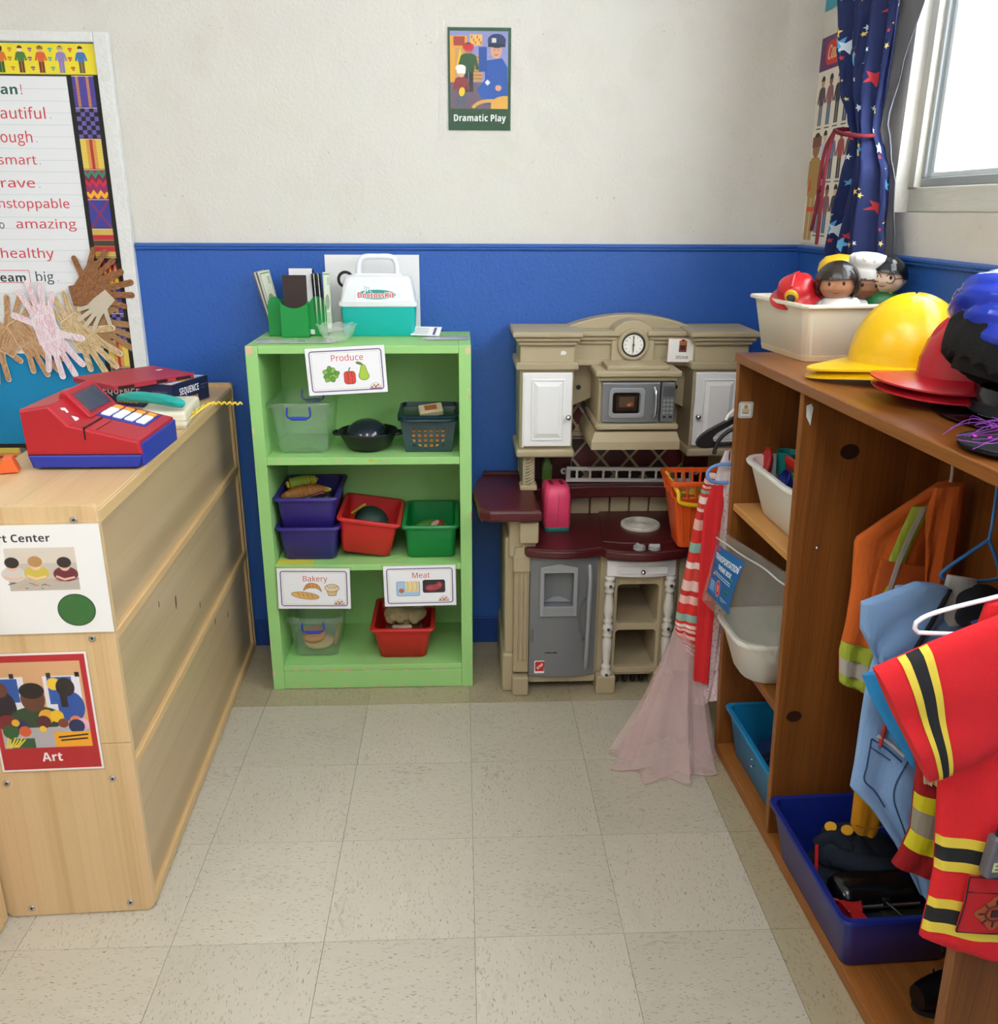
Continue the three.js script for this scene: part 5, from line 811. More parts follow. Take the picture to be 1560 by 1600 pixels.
  const lid = put(dk, 'lid', loft([rrect(0.222, 0.094, 0.012, 0.085), rrect(0.226, 0.098, 0.012, 0.09), rrect(0.224, 0.096, 0.012, 0.098), rrect(0.214, 0.088, 0.012, 0.1), rrect(0.204, 0.082, 0.014, 0.135), rrect(0.19, 0.07, 0.016, 0.162), rrect(0.172, 0.05, 0.018, 0.17)], { cap1: true, ang: 0.9 }), wM);
  put(lid, 'handle', capTube([[-0.056, 0.165, 0], [-0.054, 0.2, 0], [-0.044, 0.218, 0], [0, 0.222, 0], [0.044, 0.218, 0], [0.054, 0.2, 0], [0.056, 0.165, 0]], 0.0085, 50, 10), wM);
  put(lid, 'latch', rbox(0.14, 0.012, 0.02, 0.004, 0, 0.17, 0.0), wM);
  const logo = canvasTex(512, 200, (x) => { x.fillStyle = '#e9eaee'; x.fillRect(0, 0, 512, 200); x.fillStyle = '#2a8f8c'; x.beginPath(); x.ellipse(250, 112, 232, 56, 0, 0, 7); x.fill(); x.fillStyle = '#f2eeea'; x.strokeStyle = '#2a8f8c'; x.lineWidth = 8; x.font = 'bold 84px sans-serif'; x.strokeText('Jr.', 104, 80); x.fillText('Jr.', 104, 80); x.fillStyle = '#d2303a'; x.strokeStyle = '#f6f0ee'; x.lineWidth = 10; x.font = 'bold 88px sans-serif'; x.strokeText('DoctorsKit', 20, 150, 470); x.fillText('DoctorsKit', 20, 150, 470); });
  put(lid, 'print', new THREE.PlaneGeometry(0.122, 0.048), std(0xffffff, 0.4, { map: logo }), [-0.002, 0.122, 0.0445], [-0.17, 0, 0]);
  // glass bowl
  const b = thing('glass_bowl', 'small clear cut-glass bowl on the bookshelf top', 'bowl', [-0.362, T, -0.175]);
  const rings = []; const pr = [[0.024, 0.0], [0.03, 0.004], [0.044, 0.022], [0.056, 0.046], [0.0525, 0.047], [0.041, 0.025], [0.027, 0.008], [0.01, 0.006]];
  for (const [r0, y] of pr) rings.push(Array.from({ length: 48 }, (_, i) => { const a = i / 48 * 6.283, k = 1 + 0.035 * Math.cos(a * 8) * Math.min(1, y / 0.02); return [r0 * k * Math.cos(a), y + (y > 0.04 ? 0.003 * Math.cos(a * 8) : 0), r0 * k * Math.sin(a)]; }));
  put(b, 'bowl', loft(rings, { cap0: true, cap1: true, ang: 0.4 }), phys(0xffffff, 0.06, { transmission: 0.92, thickness: 0, ior: 1.6 }));
  // papers
  const lay = canvasTex(512, 128, (x) => { x.fillStyle = '#e9e6e6'; x.fillRect(0, 0, 512, 128); x.strokeStyle = '#5d4f8a'; x.lineWidth = 8; x.strokeRect(30, 14, 460, 100); x.fillStyle = '#b08a3a'; x.fillRect(120, 50, 90, 34); x.fillStyle = '#4a6a5a'; x.fillRect(260, 40, 60, 44); x.fillStyle = '#5a5a7a'; x.fillRect(350, 46, 90, 30); });
  const s1 = sheet('food_sign', 'laminated sign lying flat at the front left of the bookshelf top', 'sign', 0.215, 0.075, lay, [-0.475, T + 0.002, -0.175], { lam: 0.004 }); s1.rotation.x = -Math.PI / 2;
  const pk = canvasTex(256, 128, (x) => { x.fillStyle = '#efe9ea'; x.fillRect(0, 0, 256, 128); x.strokeStyle = '#d8607a'; x.lineWidth = 14; x.strokeRect(6, 6, 244, 116); x.fillStyle = '#c84a6a'; x.font = '40px sans-serif'; x.fillText('flower', 70, 78); });
  const s2 = sheet('word_card', 'pink bordered card lying on the right of the bookshelf top', 'card', 0.12, 0.05, pk, [-0.06, T + 0.002, -0.225], { lam: 0.006, turn: 0.1 }); s2.rotation.x = -Math.PI / 2;
  const pl = canvasTex(128, 64, (x) => { x.fillStyle = '#efefee'; x.fillRect(0, 0, 128, 64); x.fillStyle = '#6a5a8a'; x.fillRect(96, 6, 12, 52); x.fillStyle = '#a09a9a'; for (let i = 0; i < 4; i++) x.fillRect(14, 12 + i * 12, 60, 3); });
  const s3 = sheet('word_card', 'white curled card leaning beside the doctor case', 'card', 0.085, 0.045, pl, [-0.118, T + 0.014, -0.29], { turn: -0.2 }); s3.rotation.x = -1.1;
  // green lid edge under the case is left plain
}
// ---------- bins on the shelves ----------
const binM = { purple: std(0x33277c, 0.35), red: std(0xc92322, 0.4), green: std(0x07853f, 0.35) };
function bin(name, label, kind, pos, dims, turn = 0, group = 'plastic bins on the green bookshelf') { const t = thing(name, label, 'bin', pos, turn, group); put(t, 'tub', tub(dims), binM[kind] || kind); return t; }
const BD = { w: 0.17, d: 0.235, h: 0.108, wb: 0.152, db: 0.205, r: 0.016, rim: 0.009, rimh: 0.009 };
const S2 = 0.4108, S1 = 0.7363, S3 = 0.0805;
bin('storage_bin', 'lower of the two stacked purple bins', 'purple', [-0.472, S2, -0.245], BD);
bin('storage_bin', 'upper of the two stacked purple bins, holding toy corn and a croissant', 'purple', [-0.472, S2 + 0.0905, -0.245], BD);
const rb = bin('storage_bin', 'red bin tilted between the purple and green bins', 'red', [-0.309, S2 + 0.0125, -0.252], { ...BD, w: 0.17, wb: 0.146, h: 0.112 }); rb.rotation.z = -0.145;
bin('storage_bin', 'green bin on the right of the middle shelf', 'green', [-0.113, S2, -0.25], { ...BD, w: 0.152, wb: 0.142, h: 0.108 });
bin('storage_bin', 'red bin on the bottom shelf with a toy cauliflower', 'red', [-0.205, S3, -0.235], { ...BD, w: 0.178, wb: 0.142, h: 0.108, d: 0.22, db: 0.19 });
{
  const dark = thing('toy_plate', 'black flat toy dish under the tilted red bin', 'toy', [-0.335, S2, -0.24]); put(dark, 'dish', lathe([[0, 0.003], [0.04, 0.003], [0.05, 0.009], [0.052, 0.009], [0.045, 0], [0, 0]], 28), matte(0x17181a, 0.5));
  // clear boxes with blue handles
  const clear = phys(0xfafdfb, 0.12, { transmission: 0.95, thickness: 0, ior: 1.35 }), bl = std(0x2a3cb8, 0.35);
  const clearBox = (label, pos, w, h, d) => {
    const t = thing('clear_box', label, 'box', pos, 0, 'clear boxes with blue handles');
    put(t, 'tub', tub({ w, d, h, wb: w * 0.84, db: d * 0.84, r: 0.02, rim: 0.010, rimh: 0.012, t: 0.002 }), clear);
    for (const s of [1, -1]) {
      const hd = put(t, 'handle', merge([capTube([[-0.031, h - 0.012, s * (d / 2 + 0.012)], [-0.032, h - 0.034, s * (d / 2 + 0.014)], [-0.024, h - 0.04, s * (d / 2 + 0.015)], [0.024, h - 0.04, s * (d / 2 + 0.015)], [0.032, h - 0.034, s * (d / 2 + 0.014)], [0.031, h - 0.012, s * (d / 2 + 0.012)]], 0.0028, 30, 6), rbox(0.046, 0.011, 0.008, 0.004, 0, h - 0.041, s * (d / 2 + 0.015))]), bl);
      put(hd, 'clip', merge([rbox(0.008, 0.016, 0.006, 0.002, -0.031, h - 0.008, s * (d / 2 + 0.012)), rbox(0.008, 0.016, 0.006, 0.002, 0.031, h - 0.008, s * (d / 2 + 0.012))]), clear);
    }
    return t;
  };
  clearBox('empty clear plastic box on the top shelf', [-0.473, S1, -0.245], 0.165, 0.15, 0.23);
  clearBox('clear plastic box with toy bread on the bottom shelf', [-0.475, S3, -0.25], 0.158, 0.14, 0.22);
  const bread = (label, pos, r, c, rx, ry) => { const t = thing('toy_bread', label, 'toy food', pos, ry || 0, 'toy bread in the clear box'); t.rotation.x = rx; put(t, 'loaf', lathe([[0, 0.0], [r * 0.9, 0.001], [r, 0.01], [r * 0.96, 0.018], [r * 0.6, 0.022], [0, 0.023]], 28), std(c, 0.8)); };
  bread('pale round toy bun lying in the clear box', [-0.478, S3 + 0.0075, -0.23], 0.048, 0xd8b07e, 0); bread('orange-crusted toy bun on top of the pale one', [-0.49, S3 + 0.034, -0.225], 0.036, 0xd98a4a, 0.22);
  const st = thing('toy_breadstick', 'tan toy breadstick leaning in the clear box', 'toy food', [-0.426, S3 + 0.012, -0.23]); st.rotation.z = -0.25; put(st, 'stick', capTube([[0, 0, 0], [0.002, 0.03, 0], [0, 0.062, 0]], 0.008, 12, 8), std(0xb98a54, 0.8));
  // wok with smoky dome
  const wk = thing('toy_wok', 'black toy wok on the top shelf', 'wok', [-0.29, S1, -0.2]); wk.scale.set(0.86, 0.95, 0.86);
  put(wk, 'pan', lathe([[0, 0.001], [0.05, 0.001], [0.075, 0.012], [0.093, 0.045], [0.097, 0.058], [0.1, 0.06], [0.1, 0.056], [0.096, 0.054], [0.09, 0.046], [0.07, 0.015], [0.045, 0.005], [0, 0.005]].map((q) => q), 44), std(0x131315, 0.35));
  for (const s of [-1, 1]) put(wk, 'handle', capTube([[s * 0.094, 0.05, -0.022], [s * 0.112, 0.052, -0.016], [s * 0.112, 0.052, 0.016], [s * 0.094, 0.05, 0.022]], 0.005, 20, 8), std(0x131315, 0.35));
  const dm = thing('smoky_dome', 'smoky see-through dome lying in the black wok', 'lid', [-0.296, S1 + 0.036, -0.21], 0.3); dm.rotation.z = 0.12; dm.rotation.x = 0.05;
  const dr = []; for (let i = 0; i <= 10; i++) { const u = i / 10 * 1.57; dr.push([0.062 * Math.cos(u) + 0.0005, 0.05 * Math.sin(u)]); } for (let i = 10; i >= 0; i--) { const u = i / 10 * 1.57; dr.push([0.06 * Math.cos(u) + 0.0005, 0.048 * Math.sin(u)]); }
  put(dm, 'dome', lathe(dr, 36), phys(0x5a6a7a, 0.1, { transmission: 0.85, thickness: 0 }));
  // smoky green basket with square holes
  const sm = phys(0x7da6a6, 0.15, { transmission: 0.92, thickness: 0 }), smd = std(0x0f2f38, 0.35);
  const bk = thing('toy_basket', 'dark teal see-through basket with a folded handle on the top shelf', 'basket', [-0.113, S1, -0.232]);
  const ringB = (w, d, y) => [[-w / 2, y, d / 2], [-w / 2, y, 0], [-w / 2, y, -d / 2], [0, y, -d / 2], [w / 2, y, -d / 2], [w / 2, y, 0], [w / 2, y, d / 2]];
  put(bk, 'wall', loft([ringB(0.134, 0.154, 0.003), ringB(0.158, 0.19, 0.1)], { open: true, ang: 0.5 }), sm); put(bk, 'bottom', rbox(0.134, 0.003, 0.154, 0.001, 0, 0.0017, 0), smd);
  const fs = new THREE.Shape([[-0.067, 0], [0.067, 0], [0.079, 0.1], [-0.079, 0.1]].map((q) => new THREE.Vector2(...q)));
  for (let i = 0; i < 6; i++) for (let j = 0; j < 4; j++) { const x = -0.042 + i * 0.0168, y = 0.018 + j * 0.0155; fs.holes.push(new THREE.Path([[x - 0.0046, y - 0.0046], [x + 0.0046, y - 0.0046], [x + 0.0046, y + 0.0046], [x - 0.0046, y + 0.0046]].map((q) => new THREE.Vector2(...q)))); }
  put(bk, 'lattice', poly(fs, 0.0016), phys(0x5f8c90, 0.2, { transmission: 0.75, thickness: 0 }), [0, 0.003, 0.0765], [0.184, 0, 0]);
  put(bk, 'rim', loft([rrect(0.16, 0.192, 0.018, 0.096), rrect(0.172, 0.204, 0.02, 0.096), rrect(0.174, 0.206, 0.02, 0.11), rrect(0.162, 0.194, 0.018, 0.112), rrect(0.158, 0.19, 0.018, 0.1)], { ang: 0.9 }), smd);
  put(bk, 'handle', tube([[-0.078, 0.106, 0.0], [-0.079, 0.103, 0.08], [-0.066, 0.1, 0.106], [0, 0.099, 0.11], [0.066, 0.1, 0.106], [0.079, 0.103, 0.08], [0.078, 0.106, 0.0]], 0.005, 60, 8), smd);
  const sl = thing('toy_melon', 'orange half-round toy melon slice inside the teal basket', 'toy food', [-0.113, S1 + 0.066, -0.1525]); sl.rotation.x = 0.17;
  const half = new THREE.Shape(); half.absarc(0, 0, 0.052, Math.PI, 2 * Math.PI); put(sl, 'slice', poly(half, 0.004, 0.001), std(0xe88a3c, 0.6)); const ri = new THREE.Shape(); ri.absarc(0, 0, 0.054, Math.PI, 2 * Math.PI); ri.absarc(0, 0, 0.0505, 2 * Math.PI, Math.PI, true); put(sl, 'rind', poly(ri, 0.006), std(0xe8c878, 0.6));
  const gr = thing('toy_lime', 'yellow and green toy fruit at the bottom of the teal basket', 'toy food', [-0.142, S1 + 0.028, -0.19]); put(gr, 'fruit', sph(0.018).scale(1, 0.8, 0.9), std(0x9cc832, 0.5)); const gl = thing('toy_lemon', 'yellow toy lemon at the bottom of the teal basket', 'toy food', [-0.105, S1 + 0.026, -0.185]); put(gl, 'fruit', lathe([[0, -0.024], [0.005, -0.02], [0.015, -0.008], [0.016, 0.004], [0.008, 0.018], [0, 0.024]], 18).rotateZ(1.5), std(0xe0c032, 0.5));
  const pb = thing('toy_package', 'cream toy food package sticking out of the teal basket', 'toy food', [-0.108, S1 + 0.105, -0.24], 0.2); pb.rotation.x = 0.5; put(pb, 'box', rbox(0.072, 0.02, 0.04, 0.005), std(0xd9c8a2, 0.6)); put(pb, 'label', bb(-0.018, 0.018, 0.0098, 0.0105, -0.01, 0.01), std(0xb8653a, 0.6));
  // toy corn, croissant, aubergine in the purple bin
  const cr = thing('toy_croissant', 'brown toy croissant in the upper purple bin', 'toy food', [-0.488, S2 + 0.187, -0.215], 0.15);
  put(cr, 'croissant', loft(Array.from({ length: 41 }, (_, i) => { const u = i / 40, a = (u - 0.5) * 1.9, R = 0.075, k = Math.sin(Math.PI * Math.min(0.985, Math.max(0.015, u))), r = (0.008 + 0.019 * k) * (1 + 0.13 * Math.abs(Math.sin(u * 22))); return Array.from({ length: 14 }, (_, q) => { const b = q / 14 * 6.283; return [R * Math.sin(a) + Math.sin(a) * r * Math.cos(b), r * 0.85 * Math.sin(b), -R * Math.cos(a) + R - Math.cos(a) * r * Math.cos(b)]; }); }), { cap0: true, cap1: true, ang: 0.5 }), std(0xa87a3c, 0.65, { map: rep(mapleTex, 2) }), [0, 0, 0], [-0.3, 0, 0.12]);
  const co = thing('toy_corn', 'yellow-green toy corn cob lying at the back of the upper purple bin', 'toy food', [-0.497, S2 + 0.205, -0.27], 0.35); co.rotation.z = 0.1;
  put(co, 'cob', merge(Array.from({ length: 9 }, (_, i) => new THREE.TorusGeometry(0.014 * Math.sin(0.5 + i * 0.25), 0.005, 8, 14).rotateY(Math.PI / 2).translate(-0.05 + i * 0.01, 0, 0))), std(0xd8b830, 0.5)); put(co, 'husk', lathe([[0.019, -0.055], [0.02, -0.02], [0.016, 0.01], [0.006, 0.03], [0, 0.034]], 12).rotateZ(-1.57).translate(0.01, 0, 0), std(0x8fa030, 0.7));
  const eg = thing('toy_aubergine', 'dark purple toy aubergine at the front of the upper purple bin', 'toy food', [-0.432, S2 + 0.18, -0.17], 0.5); put(eg, 'fruit', lathe([[0, -0.035], [0.014, -0.03], [0.019, -0.012], [0.015, 0.01], [0.009, 0.028], [0, 0.034]], 20).rotateZ(1.45), std(0x1a1622, 0.2)); put(eg, 'stem', cyl(0.003, 0.006, 0.016, 0, 0, 0, 10).rotateZ(1.45).translate(-0.04, 0.004, 0), std(0x5a6a2c, 0.6));
  const lf = thing('toy_lettuce', 'yellow-green toy vegetable leaf beside the croissant', 'toy food', [-0.432, S2 + 0.196, -0.215], -0.4); put(lf, 'leaf', sph(0.022, 0, 0, 0, 16, 10).scale(1.2, 0.35, 0.8), std(0x8a8a2c, 0.7)); put(lf, 'rib', capTube([[-0.024, 0.006, 0], [0, 0.009, 0], [0.024, 0.004, 0]], 0.0025, 10, 6), std(0xb8b050, 0.6));
  const kn = thing('toy_knife', 'dark toy utensil across the upper purple bin', 'toy', [-0.46, S2 + 0.192, -0.168], 0.25); kn.rotation.z = 0.2; put(kn, 'blade', rbox(0.05, 0.004, 0.014, 0.0015, -0.02, 0, 0), std(0x3a3036, 0.4)); put(kn, 'grip', rbox(0.034, 0.008, 0.012, 0.004, 0.022, 0, 0), std(0x6a2030, 0.4));
  const fl = thing('toy_loaf', 'brown toy loaf lying under the croissant in the upper purple bin', 'toy food', [-0.477, S2 + 0.155, -0.245]); put(fl, 'loaf', sph(0.07, 0, 0, 0, 20, 12).scale(0.95, 0.28, 1.2), std(0x9a6a3c, 0.7)); put(fl, 'score', merge([-0.03, 0, 0.03].map((z) => capTube([[-0.035, 0.016, z], [0, 0.0195, z], [0.035, 0.016, z]], 0.003, 8, 6))), std(0xd0a468, 0.7));
  // dark green cap with yellow peak in the red bin
  const cp = thing('visor_hat', 'dark green toy hat with yellow peak and badge in the tilted red bin', 'hat', [-0.292, S2 + 0.1, -0.2], -0.2); cp.rotation.z = -0.3;
  put(cp, 'crown', sph(0.052, 0, 0, 0, 28, 18).scale(1, 0.85, 1), std(0x0e2b22, 0.6)); put(cp, 'peak', loft(Array.from({ length: 9 }, (_, i) => { const u = i / 8, w = 0.018 * Math.sin(Math.PI * (0.12 + 0.8 * u)); return [[-0.03 - 0.03 * u, 0.06 - 0.062 * u + 0.02 * u, w], [-0.034 - 0.03 * u, 0.06 - 0.062 * u + 0.022 * u, 0], [-0.03 - 0.03 * u, 0.06 - 0.062 * u + 0.02 * u, -w], [-0.027 - 0.03 * u, 0.056 - 0.062 * u + 0.02 * u, 0]]; }), { cap0: true, cap1: true }), std(0xc8b030, 0.6), [0.005, 0.0, 0.035]);
  put(cp, 'badge', new THREE.TorusGeometry(0.008, 0.0035, 8, 16), std(0xd8b030, 0.5), [0.012, 0.006, 0.0515]);
  const rv = thing('toy_tomato', 'small red and white toy slice lying in the green bin', 'toy food', [-0.095, S2 + 0.083, -0.195], 0.4); rv.rotation.z = 0.5; put(rv, 'slice', lathe([[0, 0], [0.022, 0.001], [0.026, 0.006], [0.022, 0.011], [0, 0.012]], 20), std(0x8a2a24, 0.5)); put(rv, 'core', cyl(0.014, 0.014, 0.0135, 0, 0.006, 0, 18), std(0xc8b0a0, 0.6));
  const gf = thing('toy_lettuce', 'green toy lettuce lying in the green bin', 'toy food', [-0.113, S2 + 0.056, -0.25]); put(gf, 'head', sph(0.055, 0, 0, 0, 18, 10).scale(1, 0.32, 1.3), std(0x5c9a44, 0.7)); put(gf, 'leaf', sph(0.03, -0.02, 0.012, 0.02, 14, 10).scale(1, 0.5, 1.2), std(0x74b058, 0.7));
  // cauliflower in the lower red bin
  const ca = thing('toy_cauliflower', 'cream toy cauliflower in the red bin on the bottom shelf', 'toy food', [-0.20, S3 + 0.12, -0.205], 0.2);
  const fl2 = []; for (let i = 0; i < 60; i++) { const a = i * 2.4, y = rr_(-0.2, 1), r = Math.sqrt(1 - y * y * 0.8); fl2.push(new THREE.IcosahedronGeometry(rr_(0.013, 0.02), 1).translate(0.05 * r * Math.cos(a), 0.022 * y, 0.035 * r * Math.sin(a))); }
  put(ca, 'head', merge(fl2), std(0xcdb98a, 0.85, { bumpMap: rep(nFine, 2), bumpScale: 0.003 })); put(ca, 'stalk', cyl(0.02, 0.015, 0.03, 0, -0.02, 0, 14), std(0xb8b878, 0.7)); 
  const bf = thing('toy_steak', 'brown toy steak under the cauliflower in the lower red bin', 'toy food', [-0.205, S3 + 0.06, -0.235]); put(bf, 'meat', sph(0.064, 0, 0, 0, 18, 12).scale(0.95, 0.3, 1.15), std(0x8a4434, 0.5)); put(bf, 'bone', capTube([[-0.03, 0.02, 0.04], [0.02, 0.022, 0.045]], 0.008, 6, 8), std(0xd8c4a4, 0.6));
}
// ---------- things on the toy kitchen ----------
{
  const pinkP = std(0xe0436a, 0.42), tealP = std(0x2a8a80, 0.45);
  const t = thing('toy_toaster', 'pink toy toaster with a teal base on the maroon counter', 'toaster', [0.266, 0.4805, -0.225], 0.06);
  put(t, 'base', loft([rrect(0.074, 0.105, 0.012, 0), rrect(0.078, 0.11, 0.014, 0.004), rrect(0.078, 0.11, 0.014, 0.013)], { cap0: true, cap1: true }), tealP);
  put(t, 'shell', loft([rrect(0.078, 0.108, 0.016, 0.013), rrect(0.082, 0.112, 0.018, 0.02), rrect(0.08, 0.108, 0.018, 0.1), rrect(0.076, 0.095, 0.02, 0.128), rrect(0.068, 0.08, 0.02, 0.138), rrect(0.06, 0.07, 0.018, 0.14)], { cap1: true, ang: 0.9 }), pinkP);
  for (const x of [-0.016, 0.016]) put(t, 'slot', rbox(0.012, 0.002, 0.05, 0.0009, x, 0.1402, 0), std(0x8a1c38, 0.5));
  put(t, 'seam', bb(-0.0005, 0.0005, 0.02, 0.12, 0.0555, 0.0562), std(0x9c2a48, 0.5));
  const b = thing('toy_bottle', 'green toy bottle standing behind the pink toaster', 'bottle', [0.248, 0.5865, -0.335]);
  put(b, 'bottle', loft([rrect(0.03, 0.03, 0.006, 0), rrect(0.033, 0.033, 0.007, 0.004), rrect(0.033, 0.033, 0.007, 0.062), rrect(0.018, 0.018, 0.006, 0.078), rrect(0.012, 0.012, 0.0055, 0.08)], { cap0: true, cap1: true, ang: 0.5 }), std(0x5f8a3a, 0.4)); put(b, 'nozzle', lathe([[0.006, 0.078], [0.006, 0.084], [0.003, 0.092], [0.002, 0.1], [0, 0.1]], 14), std(0x6f9a48, 0.4));
  const r = thing('spindle_rail', 'white plastic spindle rail leaning on the back shelf of the toy kitchen', 'rail', [0.512, 0.5865, -0.338], 0); r.rotation.z = -0.012;
  const wp = std(0xdcd8d4, 0.4);
  put(r, 'top_rail', merge([rbox(0.4, 0.007, 0.014, 0.002, 0, 0.044, 0), rbox(0.4, 0.004, 0.009, 0.001, 0, 0.0385, 0)]), wp); put(r, 'bottom_rail', merge([rbox(0.4, 0.008, 0.014, 0.002, 0, 0.004, 0), rbox(0.4, 0.003, 0.008, 0.001, 0, 0.0095, 0)]), wp);
  for (let i = 0; i < 9; i++) put(r, 'spindle', lathe([[0.004, 0.01], [0.005, 0.012], [0.003, 0.015], [0.005, 0.022], [0.003, 0.031], [0.005, 0.034], [0.004, 0.038]], 12).translate(-0.168 + i * 0.042, 0, 0), wp);
  for (const s of [-1, 1]) { put(r, 'end_post', rbox(0.014, 0.05, 0.012, 0.002, s * 0.196, 0.024, 0), wp); const e = put(r, 'ear', cyl(0.01, 0.01, 0.005, 0, 0, 0, 20).rotateX(Math.PI / 2), wp, [s * 0.21, 0.034, 0]); put(e, 'screw_hole', cyl(0.0035, 0.0035, 0.0056, 0, 0, 0, 12).rotateX(Math.PI / 2), matte(0x4a4038)); put(r, 'ear_web', rbox(0.014, 0.012, 0.005, 0.001, s * 0.204, 0.034, 0), wp); }
  // orange shopping basket with yellow handles
  const og = std(0xea5a1c, 0.4), yl = std(0xf2c414, 0.4);
  const k = thing('shopping_basket', 'orange toy shopping basket with yellow handles on the kitchen counter', 'basket', [0.655, 0.4865, -0.055], 0.0);
  const W0 = 0.115, D0 = 0.10, W1 = 0.19, D1 = 0.15, H = 0.205;
  put(k, 'tub', loft([rrect(W0 - 0.01, D0 - 0.01, 0.012, 0), rrect(W0, D0, 0.014, 0.004), rrect(0.165, 0.133, 0.014, 0.15), rrect(0.17, 0.138, 0.014, 0.155), rrect(0.165, 0.133, 0.012, 0.158), rrect(0.16, 0.128, 0.012, 0.152), rrect(W0 - 0.006, D0 - 0.006, 0.012, 0.006)], { cap0: true, cap1: true }), og);
  put(k, 'rim', loft([rrect(W1 - 0.008, D1 - 0.008, 0.014, H - 0.014), rrect(W1, D1, 0.016, H - 0.014), rrect(W1 + 0.003, D1 + 0.003, 0.016, H - 0.007), rrect(W1, D1, 0.016, H), rrect(W1 - 0.008, D1 - 0.008, 0.014, H), rrect(W1 - 0.008, D1 - 0.008, 0.014, H - 0.014)], { ang: 0.9 }), og);
  for (let i = 0; i < 7; i++) for (const s of [-1, 1]) { const x = -0.075 + i * 0.025; put(k, 'slat', capTube([[x * 0.9, 0.155, s * 0.066], [x, H - 0.012, s * 0.0715]], 0.0042, 2, 6), og); }
  for (let i = 0; i < 4; i++) for (const s of [-1, 1]) { const z = -0.05 + i * 0.033; put(k, 'slat', capTube([[s * 0.082, 0.155, z * 0.9], [s * 0.0915, H - 0.012, z]], 0.0042, 2, 6), og); }
  put(k, 'ridge', merge(Array.from({ length: 6 }, (_, i) => { const x = -0.045 + i * 0.018; return capTube([[x, 0.02, 0.0515], [x * 1.35, 0.14, 0.0655]], 0.0022, 2, 5); })), og);
  put(k, 'handle', capTube([[-0.09, H - 0.004, 0.03], [-0.075, H - 0.03, 0.078], [-0.07, H - 0.055, 0.082], [0.07, H - 0.055, 0.082], [0.075, H - 0.03, 0.078], [0.09, H - 0.004, 0.03]], 0.006, 50, 8), yl);
  put(k, 'handle', capTube([[-0.088, H - 0.002, -0.03], [-0.078, H - 0.016, 0.02], [-0.06, H - 0.02, 0.03], [0.06, H - 0.02, 0.03], [0.078, H - 0.016, 0.02], [0.088, H - 0.002, -0.03]], 0.005, 50, 8), yl);
  const gp = thing('toy_pear', 'small green toy fruit lying in the orange basket', 'toy food', [0.66, 0.655, -0.05]); put(gp, 'fruit', lathe([[0, -0.022], [0.014, -0.016], [0.018, -0.004], [0.011, 0.012], [0.007, 0.02], [0, 0.024]], 18).rotateZ(1.1), std(0x7ac03a, 0.45)); put(gp, 'stem', cyl(0.001, 0.0015, 0.01, -0.026, 0.014, 0, 6), matte(0x5a4a2a));
  const ff = thing('toy_banana', 'yellow toy banana in the orange basket', 'toy food', [0.62, 0.65, -0.06], 0.4); put(ff, 'fruit', loft(Array.from({ length: 15 }, (_, i) => { const u = i / 14, a = (u - 0.5) * 1.8, r2 = 0.010 * Math.pow(Math.sin(Math.PI * Math.min(0.97, Math.max(0.03, u))), 0.5); return Array.from({ length: 8 }, (_, q) => { const b2 = q / 8 * 6.283; return [0.045 * Math.sin(a) + r2 * Math.cos(b2) * Math.sin(a), r2 * Math.sin(b2), 0.045 * Math.cos(a) + r2 * Math.cos(b2) * Math.cos(a)]; }); }), { cap0: true, cap1: true, ang: 1 }), std(0xd8c83a, 0.5));
  const fb = thing('toy_bun', 'golden toy bun at the bottom of the orange basket', 'toy food', [0.655, 0.635, -0.055]); put(fb, 'bun', sph(0.054, 0, 0, 0, 18, 10).scale(1.1, 0.28, 0.95), std(0xb8803c, 0.7)); put(fb, 'seed', merge([[-0.02, 0.012], [0.005, 0.02], [0.025, -0.005], [-0.005, -0.015]].map(([x, z]) => sph(0.003, x, 0.0145, z, 8, 6))), std(0xe8d4a0, 0.6));
}
// ---------- cloth: closed soft shapes spanned between pairs of edge points in a plane ----------
function clothRow(rows, v) { const n = rows.length - 1, f = Math.min(n - 1e-6, Math.max(0, v * n)), i = Math.floor(f), t = f - i, L = (a, b) => [a[0] + (b[0] - a[0]) * t, a[1] + (b[1] - a[1]) * t]; return [L(rows[i][0], rows[i + 1][0]), L(rows[i][1], rows[i + 1][1])]; }
// rows: [[xl,yl],[xr,yr]] from top to hem; z: plane; t: half thickness; folds: [count, depth, phase]
function cloth(rows, z, { t = 0.012, folds = [3, 0.006, 0], off = 0, u0 = 0, u1 = 1, v0 = 0, v1 = 1, nu = 36, nv = 40, swing = 0 } = {}) {
  const rings = [], vm = [];
  for (let j = 0; j <= nv; j++) {
    const v = v0 + (v1 - v0) * j / nv, [A, B] = clothRow(rows, v), front = [], back = [];
    for (let i = 0; i <= nu; i++) {
      const u = u0 + (u1 - u0) * i / nu, x = A[0] + (B[0] - A[0]) * u, y = A[1] + (B[1] - A[1]) * u;
      const p = Math.pow(Math.max(0, 4 * u * (1 - u)), 0.4), f = folds[1] * (Math.sin(u * 6.283 * folds[0] + folds[2] + v * 2.2) * (0.35 + 0.65 * v) + 0.5 * Math.sin(u * 6.283 * folds[0] * 2.3 + v * 5 + folds[2] * 2) * v);
      front.push([x, y, z + t * p + f * p + off + swing * v]); back.push([x, y, z - t * p * 0.7 + f * p * 0.6 - (off ? -off * 0.2 : 0.0015) + swing * v]);
    }
    if (off) rings.push([...front, ...front.slice().reverse().map((q) => [q[0], q[1], q[2] - 0.0012])]); else rings.push([...front, ...back.reverse()]);
    vm.push(v);
  }
  return loft(rings, { cap0: true, cap1: true, ang: 1.2, vm });
}
const hung = (name, label, category, pos) => thing(name, label, category, pos);
